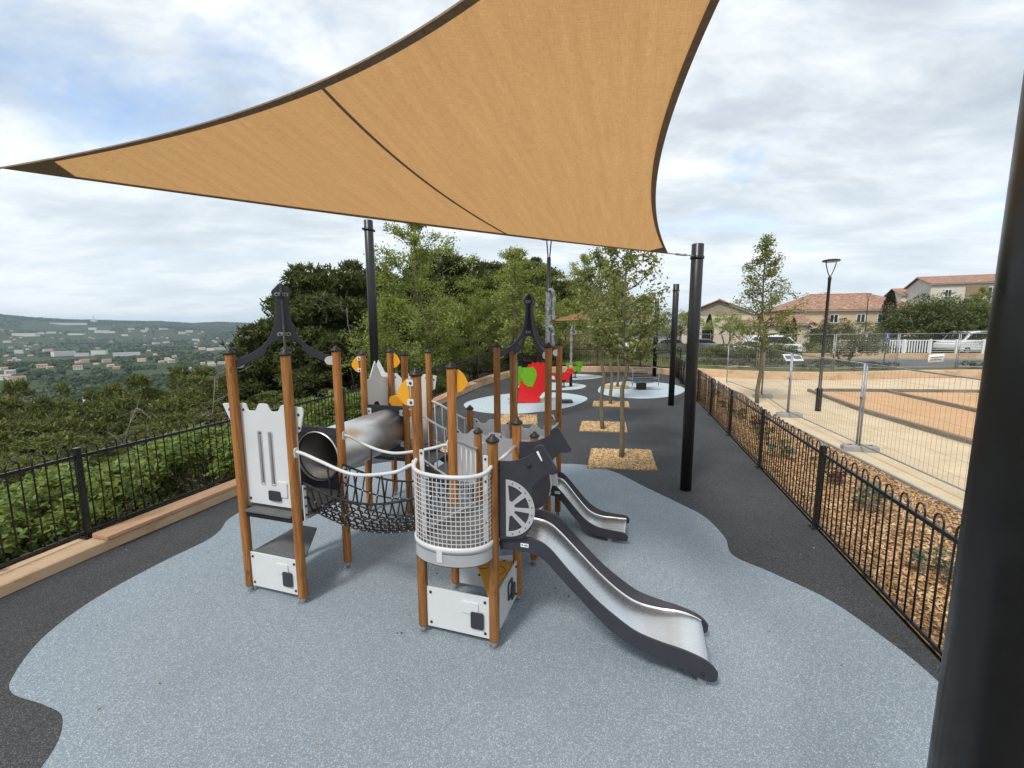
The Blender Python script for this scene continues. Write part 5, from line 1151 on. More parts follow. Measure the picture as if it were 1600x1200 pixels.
mb = MB(); mb.tube(smooth_open([(-0.35, 0.1, 0.62), (-0.30, 0.1, 0.82), (0.30, 0.1, 0.82), (0.35, 0.1, 0.62)], 5), 0.018, 8); mb.build('grip_hoop', MT['galvanised'], sw)
# tall pole with padded grey wrapping and two straps under a disc
tp = empty('padded_pole', (1.08, 12.7, 0)); tag(tp, 'tall pole wrapped in crumpled grey film, topped by a strapped disc', 'pole')
mb = MB(); mb.lathe([(0.058, 0), (0.058, 4.75)], 20); mb.build('pole', MT['grey_wrap'] if False else MT['post_black'], tp)
mb = MB(); r_ = np.random.default_rng(4); zz = np.linspace(0.25, 3.75, 70); nn = 20; b0_ = len(mb.v)
for z in zz:
    for k in range(nn):
        a = 2 * math.pi * k / nn; q = 0.088 + 0.016 * math.sin(3 * a + z * 9) * math.sin(z * 23) + r_.normal() * 0.005; mb.v.append((q * math.cos(a), q * math.sin(a), z))
for i in range(len(zz) - 1):
    for k in range(nn): mb.face((i * nn + k, i * nn + (k + 1) % nn, (i + 1) * nn + (k + 1) % nn, (i + 1) * nn + k), 0, True)
mb.build('film_wrap', MT['grey_wrap'], tp)
for z0_, z1_, x in ((2.95, 3.80, 0.10), (2.2, 2.75, 0.09)):
    mb = MB(); pts = smooth_open([(0.0, -0.06, z1_), (x * 0.8, -0.08, z1_ + 0.03), (x + 0.05, -0.07, z1_ - 0.15), (x + 0.04, -0.06, (z0_ + z1_) / 2), (x + 0.05, -0.05, z0_)], 6); mb.tube(pts, [0.050 + 0.008 * math.sin(i * 0.9) for i in range(len(pts))], 8); mb.build('loose_film', MT['grey_wrap'], tp)
for s in (-1, 1):
    mb = MB(); mb.tube([(s * 0.02, 0, 4.72), (s * 0.07, 0, 5.28)], 0.018, 6); mb.build('strap', MT['black_rope'], tp)
mb = MB(); mb.lathe([(0.05, 5.26), (0.27, 5.27), (0.27, 5.31), (0.05, 5.34)], 24); mb.build('top_disc', MT['black_metal'], tp)
tp = empty('padded_pole', (2.76, 19.9, 0)); tag(tp, 'short black post with grey film bunched round its hooked top', 'pole')
mb = MB(); mb.lathe([(0.075, 0), (0.075, 0.85)], 16); mb.build('sleeve', MT['post_black'], tp)
mb = MB(); pts = smooth_open([(0, 0, 0.8), (0.0, 0, 1.6), (0.0, 0, 2.5), (0.05, 0, 2.78), (0.16, 0, 2.74), (0.2, 0, 2.45)], 8); mb.tube(pts, [0.06 + 0.018 * math.sin(i * 2.1) for i in range(len(pts))], 10); mb.build('film_wrap', MT['grey_wrap'], tp)
mb = MB(); mb.lathe([(0.078, 0.84), (0.085, 0.86), (0.085, 0.98), (0.07, 1.0)], 12); mb.build('tape_band', MT['plank_wood'], tp)
# ================================================================== THE RIGHT SIDE: PLANTING BED, SAND YARD, MESH FENCES
bed = [(FENCE_R(y) + 0.05, y) for y in (23.2, 15, 8, 2, -3)] + [(5.0, -3.0), (5.6, 1.5), (6.55, 5.6), (7.15, 8.7), (7.95, 13.0), (9.3, 17.0), (9.9, 20.5), (9.9, 23.2)]
tag(sheet('planting_bed', bed, -0.012, MT['mulch_base']), kind='structure')
BEDR = np.array([(-3, 5.0), (1.5, 5.6), (5.6, 6.55), (8.7, 7.15), (13, 7.95), (17, 9.3), (20.5, 9.9), (23.2, 9.9)])
def bsamp(r_, n):
    y = -1 + 24 * r_.uniform(0, 1, n) ** 1.5; x0 = FENCE_R(y) + 0.06; x1 = np.interp(y, BEDR[:, 0], BEDR[:, 1]); return np.stack([x0 + (x1 - x0) * r_.uniform(0, 1, n), y], 1)
chips('bark_mulch', bsamp, 48000, 'brown_mulch', 0.046, 41, 0.0)
mb = MB(); Pb = [(a[1] + 0.04, a[0]) for a in BEDR]
for a, b in zip(Pb[:-1], Pb[1:]): m = ((a[0] + b[0]) / 2, (a[1] + b[1]) / 2); mb.box((m[0], m[1], 0.0), (math.dist(a, b), 0.05, 0.10), math.atan2(b[1] - a[1], b[0] - a[0]))
tag(mb.build('bed_kerb', MT['concrete_block']), 'narrow concrete edging between the bark mulch bed and the sand yard', 'edging')
pl_m = [bush_meshes(0.42, 0.5, 51, 'sage_leaf', 0.045, 12, 60, 5), bush_meshes(0.36, 0.42, 52, 'hedge_leaf', 0.04, 10, 60, 5), bush_meshes(0.45, 0.45, 53, 'purple_leaf', 0.045, 10, 45, 5)]
spots = [(4.62, 4.4, 0, 'grey green tufted plant in the bark bed close to the nearest fence panel'), (5.0, 3.6, 0, 'pale sage plant low in the bark bed behind the nearest railing hoops'), (5.35, 6.1, 0, 'silvery bush in the bark bed beside the second fence post'), (5.7, 7.2, 2, 'thin dark red plant in the bark bed by the second fence post'), (6.1, 8.1, 1, 'small green plant in the bark bed near the concrete fence foot'), (5.6, 8.7, 0, 'sage plant mid bed, third from the far tree'), (6.2, 10.2, 1, 'green low plant in the bark bed behind the third railing panel'), (6.6, 11.3, 2, 'dark red sapling in the bark bed behind the third railing panel'), (6.9, 12.7, 1, 'green low plant beside the fourth fence post in the bark bed'), (7.3, 14.3, 0, 'sage plant nearest the lone cone shaped tree'), (8.1, 16.9, 1, 'green plant at the narrow far end of the bark bed'), (5.95, 5.1, 1, 'small green plant at the outer kerb of the bark bed, near the viewer')]
for x, y, k, lb in spots: place_bush('bed_plant', pl_m[k], (x, y, 0), random.uniform(0, 6), lb, 'plant', 'plants in the bark bed', random.uniform(0.8, 1.15))
# fallen leaves and twigs on the rubber
r_ = np.random.default_rng(17); n = 230; lx = r_.uniform(-4.6, 4.6, n); ly = 1.2 + 15 * r_.uniform(0, 1, n) ** 1.4; ok = (lx < FENCE_R(ly) - 0.1) & (lx > np.interp(ly, WIN[:130, 1], WIN[:130, 0]) + 0.1)
e_ = r_.random(n) < 0.45; xe = np.where(r_.random(n) < 0.5, FENCE_R(ly) - r_.uniform(0.05, 0.5, n), np.interp(ly, WIN[:130, 1], WIN[:130, 0]) + r_.uniform(0.05, 0.5, n)); lx = np.where(e_, xe, lx)
V, Q_ = leaf_quads(np.stack([lx, ly, np.full(n, 0.012)], 1)[ok], 0.028, r_, 6.0); tag(add('leaf_litter', fast_mesh('leaf_litter', V, Q_, MT['dead_leaf'])), kind='stuff')
# sand yard
yard = [(5.02, -6), (5.02, -3.0), (5.62, 1.5), (6.57, 5.6), (7.17, 8.7), (7.97, 13.0), (9.32, 17.0), (9.92, 20.5), (9.92, 23.2), (9.3, 23.6), (9.3, 24.6), (10.8, 24.2), (12.2, 22.9), (14.7, 21.9), (17.8, 21.95), (21.6, 22.6), (26, 22.6), (34, 19), (34, -6)]
tag(sheet('sand_yard', yard, -0.004, MT['sand']), kind='structure')
YW = resample(smooth_open([(9.55, 25.0), (10.2, 24.5), (11.2, 23.55), (12.5, 22.75), (14.7, 22.0), (17.8, 21.95), (21.6, 22.6), (26, 22.6), (30, 21.3), (34, 18.6)], 5), 0.4)
tag(strip_wall('yard_wall', YW, 0.30, lambda y: 0.40, MT['ochre_wall']), 'curved low ochre wall closing the back of the sand yard', 'wall')
# petanque courts
clay = [(12.85, 17.9), (22.8, 17.2), (21.5, 3.0), (10.0, 3.0), (10.85, 9.8), (11.4, 13.3)]
tag(sheet('clay_court', clay, 0.0, MT['clay']), kind='structure')
ct = empty('court_border', (12.7, 18.1, 0)); tag(ct, 'weathered timber sleepers framing the orange clay petanque courts', 'border')
def sleepers(pts, seg=2.6):
    for a, b in zip(pts[:-1], pts[1:]):
        a = np.array(a); b = np.array(b); L_ = np.linalg.norm(b - a); n = max(1, round(L_ / seg)); rz = math.atan2(b[1] - a[1], b[0] - a[0])
        for k in range(n):
            m = a + (b - a) * (k + 0.5) / n; mb = MB(); mb.box((0, 0, 0.03 + random.uniform(-0.008, 0.012)), (L_ / n - 0.015, 0.13, 0.17), ch=0.012)
            mb.build('timber', MT['old_timber'], ct, (m[0] - 12.7 + random.uniform(-.01, .01), m[1] - 18.1, 0), (0, 0, rz + random.uniform(-.004, .004)))
sleepers([(12.7, 18.1), (11.3, 13.4), (10.75, 9.8), (9.9, 3.0)]); sleepers([(12.95, 18.05), (23, 17.3)]); sleepers([(15.75, 17.75), (14.95, 13.6), (13.9, 8.0)]); sleepers([(19.3, 17.45), (18.6, 13.0)])
# builders' mesh fence panels and their feet
def heras(p, q, label, h=2.0, z=0.0, group='wire mesh building site fence panels'):
    p = np.array(p); q = np.array(q); L_ = np.linalg.norm(q - p); e = empty('site_fence_panel', (*((p + q) / 2), z), math.atan2(q[1] - p[1], q[0] - p[0])); tag(e, label, 'fence panel', group)
    mb = MB(); hx = L_ / 2 - 0.05
    mb.tube([(-hx, 0, 0.06), (-hx, 0, h - 0.05)], 0.021, 8); mb.tube([(hx, 0, 0.06), (hx, 0, h - 0.05)], 0.021, 8); mb.tube([(-hx, 0, h - 0.06), (hx, 0, h - 0.06)], 0.015, 6); mb.tube([(-hx, 0, 0.17), (hx, 0, 0.17)], 0.015, 6); mb.build('frame', MT['galvanised'], e)
    mb = MB()
    for x in np.arange(-hx + 0.11, hx, 0.11): mb.tube([(x, 0.012, 0.17), (x, 0.012, h - 0.06)], 0.0023, 3, cap=False)
    for zz in np.linspace(0.35, h - 0.3, 6): mb.tube([(-hx, 0.008, zz), (hx, 0.008, zz)], 0.0023, 3, cap=False)
    tag(mb.build('wire_mesh', MT['galvanised'], e), kind='stuff')
    mb = MB(); mb.box((hx + 0.045, 0, h * 0.6), (0.12, 0.07, 0.05), ch=0.008); mb.build('coupler', MT['galvanised'], e)
row = [(5.85, 1.9), (6.95, 5.55), (7.69, 9.25), (8.46, 12.9), (9.75, 16.5), (10.36, 20.5)]
rl = ['mesh site fence panel nearest the viewer, right of the thick black post', 'mesh site fence panel in front of the near clay court', 'mesh site fence panel left of the street lamp along the bark bed', 'mesh site fence panel just behind the lone cone shaped tree', 'mesh site fence panel at the far left end of the bark bed row']
for a, b, l in zip(row[:-1], row[1:], rl): heras(a, b, l)
row2 = [(10.6, 24.6), (13.2, 22.9), (16.8, 22.3), (20.5, 22.75), (24.1, 23.1), (28.0, 22.8)]
rl2 = ['mesh site fence panel on the yard wall in front of the low hedge', 'mesh site fence panel on the yard wall behind the white information panel', 'mesh site fence panel on the yard wall in front of the olive tree', 'mesh site fence panel on the yard wall that carries the white notice', 'mesh site fence panel on the yard wall, farthest right, behind the thick black post']
for a, b, l in zip(row2[:-1], row2[1:], rl2): heras(a, b, l, z=0.40)
def foot(x, y, rz, label, z=0.0):
    e = empty('fence_foot', (x, y, z), rz); tag(e, label, 'fence foot', 'concrete feet of the mesh fence')
    mb = MB(); mb.box((0, 0, 0.065), (0.68, 0.22, 0.13), ch=0.03); mb.build('block', MT['concrete_block'], e)
    for x_ in (-0.2, 0.2):
        mb = MB(); mb.lathe([(0.045, 0.128), (0.045, 0.134)], 10, (x_, 0, 0)); mb.build('socket', MT['black_plastic'], e)
for (x, y), l in zip(row[1:5], ('concrete fence foot nearest the viewer beside the bark bed', 'concrete fence foot in front of the clay court corner', 'concrete fence foot under the mesh panels by the street lamp', 'concrete fence foot left of the lone cone shaped tree')): foot(x + 0.05, y, R(-15), l)
# white notice hung on the mesh
nb = empty('notice_sheet', (22.75, 22.93, 0.80), R(5)); tag(nb, 'creased white notice with grey lettering tied to the mesh fence', 'notice')
mb = MB(); n_ = 8
for i in range(n_ + 1):
    for j in range(2): mb.v.append((-0.47 + 0.94 * i / n_ + 0.03 * j, -0.035 - 0.012 * math.sin(i * 1.3), 0.05 * i / n_ + j * 0.42))
for i in range(n_): mb.face((i * 2, (i + 1) * 2, (i + 1) * 2 + 1, i * 2 + 1), 0, True)
o = mb.build('sheet', MT['white_paint'], nb); so = o.modifiers.new('t', 'SOLIDIFY'); so.thickness = 0.004
for ln in range(2):
    mb = MB(); x = -0.38
    for wd in ((0.10, 0.05, 0.08, 0.06, 0.10, 0.05, 0.09, 0.06) if ln == 0 else (0.06, 0.09, 0.05, 0.11, 0.05, 0.08, 0.09)):
        mb.box((x + wd / 2, -0.056, 0.13 + (1 - ln) * 0.13 + 0.05 * (x + 0.47) / 0.94), (wd, 0.002, 0.07)); x += wd + 0.022
    mb.build('printed_line', MT['print_grey'], nb)
# ---- street lamp in the yard and a smaller one far off
def street_lamp(loc, h, label, s=1.0, rz=0.0):
    e = empty('street_lamp', loc, rz); tag(e, label, 'street lamp', 'street lamps')
    mb = MB(); mb.lathe([(0.085 * s, 0), (0.085 * s, 0.72), (0.075 * s, 0.76), (0.048 * s, 0.78), (0.042 * s, h - 0.62), (0.05 * s, h - 0.60), (0.05 * s, h - 0.52), (0.035 * s, h - 0.50)], 16); mb.build('pole', MT['post_black'], e)
    for sg in (-1, 1):
        mb = MB(); mb.tube(smooth_open([(0, 0, h - 0.50), (sg * 0.07, 0, h - 0.42), (sg * 0.17, 0, h - 0.20), (sg * 0.215, 0, h - 0.03)], 5), 0.014, 8); mb.build('fork_arm', MT['post_black'], e)
    mb = MB(); mb.lathe([(0.235, h - 0.035), (0.24, h - 0.02), (0.235, h + 0.01), (0.12, h + 0.035), (0.02, h + 0.045)], 24); mb.build('lamp_head', MT['post_black'], e)
    mb = MB(); mb.lathe([(0.19, h - 0.05), (0.21, h - 0.036)], 24); mb.build('lens', MT['lamp_glass'], e)
street_lamp((10.03, 13.79, 0), 4.80, 'black street lamp with a fork held disc head in the sand yard', 1.0, R(15))
p = AT(1348, 552, 44); street_lamp((p[0], p[1], 0.3), 5.7, 'small distant street lamp in front of the long ochre house', 0.9)
# ================================================================== BEYOND THE YARD: GARDEN, ROAD, HOUSES
GZ = 0.36; LZ = -0.03
yo = offset(YW, 0.28)
garden = [tuple(p) for p in yo] + [(60, 16), (90, 40), (90, 62), (22, 62), (20, 35), (1.8, 35), (2.6, 31), (3.4, 27.1), (5.5, 26.95), (7.5, 26.55), (8.9, 25.6)]
tag(sheet('garden_ground', garden, GZ, MT['garden_soil']), kind='structure')
# grassy bank behind the rear wall
r_ = np.random.default_rng(5); n = 9000; x = r_.uniform(1.5, 30, n); y = r_.uniform(26.9, 40, n); ok = ~((x > 18) & (y < 33)); P = np.stack([x, y, np.full(n, GZ)], 1)[ok]
V, Q_ = leaf_quads(P + (0, 0, 0.06), 0.22, r_, 0.0, 0.16); tag(add('grass', fast_mesh('grass', V, Q_, MT['hedge_leaf'])), kind='stuff')
road = [(19.5, 24.0), (24, 24.2), (30, 23.4), (40, 21.0), (44, 26), (35, 29.3), (28, 30.2), (20.5, 30.0), (14, 34), (9, 38), (8, 36), (14, 31.5)]
tag(sheet('road', road, GZ + 0.006, MT['asphalt']), kind='structure')
tag(sheet('car_park', [(1.0, 35.05), (19.9, 35.05), (21.9, 62.1), (130, 62.1), (130, 130), (-8, 130), (-6, 66), (1.0, 42)], LZ, MT['asphalt']), kind='structure')
tag(sheet('garden_path', [(12.6, 25.3), (13.8, 25.2), (19.5, 30.6), (18.3, 31.2)], GZ + 0.005, MT['paving']), kind='structure')
mb = MB(); kp = [(20.5, 30.15), (28, 30.35), (35, 29.45), (44.5, 26.2)]
for a, b in zip(kp[:-1], kp[1:]): mb.box(((a[0] + b[0]) / 2, (a[1] + b[1]) / 2, GZ + 0.05), (math.dist(a, b), 0.15, 0.14), math.atan2(b[1] - a[1], b[0] - a[0]))
tag(mb.build('kerb', MT['concrete_block']), kind='structure')
tag(strip_wall('roadside_wall', resample([(20.0, 31.2), (28, 31.3), (35, 30.4), (46, 27)], 0.5), 0.25, lambda y: GZ + 0.42, MT['ochre_wall']), 'low beige wall along the road under the white garden fence', 'wall')
# white garden fence on that wall
wf = empty('white_fence', (23.6, 31.35, GZ + 0.42)); tag(wf, 'white painted garden fence with slatted gate along the road', 'fence')
pts = [(23.6, 31.42), (28, 31.42), (35, 30.52), (44, 27.7)]
def wpt(s):
    d = [0]; 
    for a, b in zip(pts[:-1], pts[1:]): d.append(d[-1] + math.dist(a, b))
    return np.array([np.interp(s, d, [q[0] for q in pts]), np.interp(s, d, [q[1] for q in pts])]) - (23.6, 31.35)
s = 0.0; k = 0
while s < 19.5:
    a = wpt(s); b = wpt(s + 1.7); rz = math.atan2(b[1] - a[1], b[0] - a[0]); m = (a + b) / 2
    mb = MB(); mb.box((a[0], a[1], 0.5), (0.12, 0.12, 1.0), rz, ch=0.01); mb.build('post', MT['white_paint'], wf)
    if k in (2, 3, 7):
        for t in np.linspace(0.08, 0.92, 9):
            q = a + (b - a) * t; mb = MB(); mb.box((q[0], q[1], 0.48), (0.07, 0.03, 0.86), rz); mb.build('picket', MT['white_paint'], wf)
    else:
        for z in (0.12, 0.28, 0.44, 0.60, 0.76): mb = MB(); mb.box((m[0], m[1], z), (1.56, 0.025, 0.05), rz); mb.build('slat', MT['wheel_grey'], wf)
    mb = MB(); mb.box((m[0], m[1], 0.93), (1.58, 0.05, 0.06), rz); mb.build('top_rail', MT['white_paint'], wf); s += 1.7; k += 1
# parking sign
p = AT(1381, 566, 27.5); ps = empty('parking_sign', (p[0], p[1], GZ), R(8)); tag(ps, 'blue sign with a white wheelchair symbol on a thin grey pole', 'sign')
mb = MB(); mb.tube([(0, 0, 0), (0, 0, 1.95)], 0.03, 8); mb.build('pole', MT['galvanised'], ps)
plate('board', rrect(-0.2, 1.38, 0.2, 1.96, 0.03), [], 0.02, MT['blue_sign'], (0, -0.045, 0), XB, ZU, ps)
for ol in ([circle2(0.0, 1.86, 0.035, n=12)], [fillet([(-0.02, 1.82), (0.025, 1.82), (0.03, 1.70), (0.10, 1.69), (0.10, 1.66), (-0.01, 1.66)], 0.008)], [fillet([(0.07, 1.67), (0.10, 1.67), (0.14, 1.54), (0.11, 1.53)], 0.008)]): plate('pictogram', ol[0], [], 0.004, MT['white_paint'], (0, -0.057, 0), XB, ZU, ps, 0.001)
plate('pictogram', circle2(0.02, 1.60, 0.10, n=20, a0=110, a1=340) + circle2(0.02, 1.60, 0.07, n=20, a0=340, a1=110), [], 0.004, MT['white_paint'], (0, -0.057, 0), XB, ZU, ps, 0.001)
for z in (1.44, 1.41): plate('print_line', rrect(-0.15, z - 0.006, 0.15, z + 0.006, 0.002), [], 0.003, MT['white_paint'], (0, -0.0565, 0), XB, ZU, ps, 0.0005)
# information lectern
p = AT(1239, 560, 24.6); il = empty('information_panel', (p[0], p[1], GZ), R(8)); tag(il, 'tilted white information panel with two grey pictures beside the hedge', 'information panel')
tl = Matrix.Rotation(R(48), 3, 'X'); 
mb = MB(); mb.box((0, 0, 0.62), (1.12, 0.02, 0.50), Rm=Matrix.Rotation(R(-42), 3, 'X')); mb.build('board', MT['white_paint'], il)
for x, w_ in ((-0.27, 0.42), (0.27, 0.46)):
    mb = MB(); mb.box((x, -0.0105, 0.632), (w_, 0.004, 0.26), Rm=Matrix.Rotation(R(-42), 3, 'X')); mb.build('printed_picture', MT['print_grey'], il)
for x in (-0.35, 0.35):
    mb = MB(); mb.box((x, 0.06, 0.28), (0.06, 0.04, 0.56)); mb.build('leg', MT['galvanised'], il)
# houses
def roof_uv(me, sc_=1.0):
    uv = me.uv_layers.new(name='UVMap')
    for pl in me.polygons:
        nrm = pl.normal; ax = Vector((-nrm.y, nrm.x, 0)); ax = ax.normalized() if ax.length > 1e-3 else Vector((1, 0, 0)); ay = nrm.cross(ax)
        for li in pl.loop_indices:
            co = me.vertices[me.loops[li].vertex_index].co; uv.data[li].uv = (co.dot(ax) * sc_, co.dot(ay) * sc_)
def hip_roof(L_, W, z, rise, over, hip=True, parent=None):
    mb = MB(); x, y = L_ / 2 + over, W / 2 + over; i = y if hip else 0.0; t = 0.16
    for dz in (0, t):
        mb.v += [(-x, -y, z + dz), (x, -y, z + dz), (x, y, z + dz), (-x, y, z + dz), (-x + i, 0, z + rise + dz), (x - i, 0, z + rise + dz)]
    for q in ((6, 7, 11, 10), (8, 9, 10, 11)): mb.face(q)
    if hip: mb.face((7, 8, 11)); mb.face((9, 6, 10)); mb.face((3, 2, 1, 0))
    else: mb.face((0, 4, 5, 1)); mb.face((2, 5, 4, 3)); mb.face((0, 6, 10, 4)); mb.face((4, 10, 9, 3)); mb.face((1, 5, 11, 7)); mb.face((5, 2, 8, 11))
    for a, b in (((0, 1), (1, 2), (2, 3), (3, 0)) if hip else ((0, 1), (2, 3))): mb.face((a, b, b + 6, a + 6))
    o = mb.build('roof', MT['roof_tile'], parent); roof_uv(o.data)
    # ridge tiles
    mb = MB(); mb.tube([(-x + i, 0, z + rise + t), (x - i, 0, z + rise + t)], 0.11, 6)
    if hip:
        for a, b in ((-1, -1), (1, -1), (1, 1), (-1, 1)): mb.tube([(a * (x - i), 0, z + rise + t), (a * x, b * y, z + t)], 0.10, 6)
    mb.build('ridge_tiles', MT['roof_tile'], o); return o
def window_at(parent, x, y, z, w, h, out=-1, axis='x', frame='white_paint', panes=2, shutters=None):
    """window in a wall facing -y (axis x) or in a wall facing -x / +x (axis y)"""
    rz = 0 if axis == 'x' else R(90); wn = empty('window', (x, y, z), rz if out < 0 else rz + math.pi, parent)
    mb = MB(); mb.box((0, 0.02, 0), (w, 0.06, h)); mb.build('pane', MT['glass_dark'], wn)
    mb = MB(); f = 0.07
    for sx in (-1, 1): mb.box((sx * (w / 2 - f / 2), -0.03, 0), (f, 0.07, h))
    for sz in (-1, 1): mb.box((0, -0.03, sz * (h / 2 - f / 2)), (w - 2 * f, 0.065, f))
    for k in range(1, panes): mb.box((-w / 2 + w * k / panes, -0.03, 0), (f, 0.06, h - 2 * f))
    mb.build('frame', MT[frame], wn)
    mb = MB(); mb.box((0, -0.06, -h / 2 - 0.05), (w + 0.2, 0.16, 0.07)); mb.build('sill', MT['concrete_block'], wn)
    return wn
def house(px, dist, rz, label, L_, W, H, rise, mat, wins=(), hip=True, over=0.45, z=LZ, ybase=545):
    p = AT(px, ybase, dist); h = empty('house', (p[0], p[1], z), rz); tag(h, label, 'house')
    mb = MB(); mb.box((0, 0, H / 2), (L_, W, H)); mb.build('wall', MT[mat], h)
    hip_roof(L_, W, H + 0.002, rise, over, hip, h)
    if not hip:
        r2 = rise * (W / 2) / (W / 2 + over) - 0.03
        for sx in (-1, 1):
            mb = MB(); x0, x1 = sorted((sx * L_ / 2, sx * (L_ / 2 - 0.2))); mb.v += [(x0, -W / 2, H + 0.001), (x0, W / 2, H + 0.001), (x0, 0, H + r2), (x1, -W / 2, H + 0.001), (x1, W / 2, H + 0.001), (x1, 0, H + r2)]
            for q in ((0, 2, 1), (3, 4, 5), (0, 1, 4, 3), (1, 2, 5, 4), (2, 0, 3, 5)): mb.face(q)
            mb.build('gable', MT[mat], h)
    mb = MB(); mb.box((0, -W / 2 - over + 0.06, H - 0.04), (L_ + 2 * over, 0.12, 0.10)); mb.build('gutter', MT['wheel_grey'], h)
    for x, zz, w_, hh in wins: window_at(h, x, -W / 2, zz, w_, hh)
    return h
h2 = house(1302, 68, R(-14), 'long two storey ochre house with hipped tile roof right of the cone shaped tree', 17.5, 10, 5.1, 2.5, 'ochre_stucco', [(-6.9, 3.9, 1.1, 1.25), (-2.4, 3.9, 1.1, 1.25), (1.0, 3.9, 1.1, 1.25), (3.7, 3.9, 1.3, 1.3), (6.4, 3.9, 1.3, 1.3), (2.6, 1.3, 1.2, 1.3), (6.0, 1.3, 1.2, 1.3)])
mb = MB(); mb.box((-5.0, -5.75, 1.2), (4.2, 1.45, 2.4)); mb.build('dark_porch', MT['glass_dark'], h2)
mb = MB(); mb.box((-4.4, -6.2, 2.56), (9.4, 2.4, 0.30)); mb.build('porch_canopy', MT['cream_stucco'], h2)
for x in (-8.6, -2.4, 0.1): mb = MB(); mb.box((x, -7.1, 1.2), (0.35, 0.35, 2.4)); mb.build('porch_pillar', MT['cream_stucco'], h2)
h1 = house(1128, 66, R(58), 'ochre house with orange gabled roof at the left, behind the small cypress', 13, 9.5, 4.3, 2.1, 'cream_stucco', [(-4, 2.6, 1.0, 1.2), (0, 2.6, 1.0, 1.2), (4, 2.6, 1.0, 1.2)], hip=False)
mb = MB(); mb.v += [(-6.5, -4.75, 4.3), (-6.5, 4.75, 4.3), (-6.5, 0, 6.3), (-6.4, -4.75, 4.3), (-6.4, 4.75, 4.3), (-6.4, 0, 6.3)]; mb.face((0, 2, 1)); mb.face((3, 4, 5)); mb.face((0, 1, 4, 3)); mb.face((1, 2, 5, 4)); mb.face((2, 0, 3, 5)); mb.build('gable', MT['cream_stucco'], h1)
window_at(h1, -6.5, 1.5, 1.4, 1.1, 1.9, -1, 'y'); window_at(h1, -6.5, -2.0, 1.4, 1.0, 1.3, -1, 'y')
h4 = house(1190, 60, R(-14), 'low cream annex between the two ochre houses, mostly hidden by the cone shaped tree', 9, 7, 3.0, 1.0, 'cream_stucco', [(-2.5, 1.6, 1.2, 1.3), (1.5, 1.6, 1.2, 1.3)], hip=False)
h3 = house(1506, 84, R(-24), 'pale three storey apartment house with tiled roof at the far right', 16, 11, 8.3, 1.7, 'pale_stucco', [(-5.5, 6.6, 1.0, 1.3), (0.5, 6.8, 1.4, 1.4), (4.8, 6.6, 1.1, 1.3), (-5.5, 3.6, 1.0, 1.3), (4.8, 3.6, 1.1, 1.3), (0.5, 3.6, 1.4, 1.4)], hip=False, z=2.2)
mb = MB(); mb.box((-1.6, -5.6, 6.5), (3.0, 0.3, 2.4)); mb.build('loggia', MT['brown_hem'], h3)
mb = MB(); mb.box((-1.6, -6.1, 5.55), (3.2, 1.2, 0.5)); mb.build('balcony', MT['pale_stucco'], h3)
h5 = house(1436, 94, R(-24), 'lower wing of the pale apartment house seen over the round tree', 11, 9, 7.0, 1.5, 'white_stucco', [(-2, 5.6, 1.0, 1.2), (2.5, 5.6, 1.0, 1.2)], hip=False, z=2.2)
h6 = house(1418, 105, R(20), 'small house roof peeping out behind the tall cypress', 10, 8, 5.6, 1.6, 'pale_stucco', [(0, 4.2, 1.2, 1.3)], z=1.2)
# cars
def car_mesh_set(kind='hatch'):
    Lc, Wc, Hc = (4.2, 1.76, 1.48) if kind == 'hatch' else (4.9, 1.95, 1.95)
    if kind == 'hatch':
        low = [(-2.1, 0.42), (-2.08, 0.72), (-1.85, 0.93), (-0.95, 1.0), (0.4, 1.02), (1.9, 1.0), (2.08, 0.85), (2.1, 0.42), (1.75, 0.24), (-1.75, 0.24)]; cab = [(-1.05, 0.99), (-0.35, 1.42), (0.2, 1.48), (1.15, 1.45), (1.75, 1.05), (1.78, 0.99)]
    else:
        low = [(-2.45, 0.45), (-2.42, 0.85), (-2.1, 1.08), (-1.6, 1.16), (2.35, 1.2), (2.43, 1.0), (2.45, 0.45), (2.1, 0.28), (-2.1, 0.28)]; cab = [(-1.75, 1.14), (-1.05, 1.84), (-0.6, 1.94), (2.2, 1.94), (2.38, 1.15)]
    return Lc, Wc, low, cab
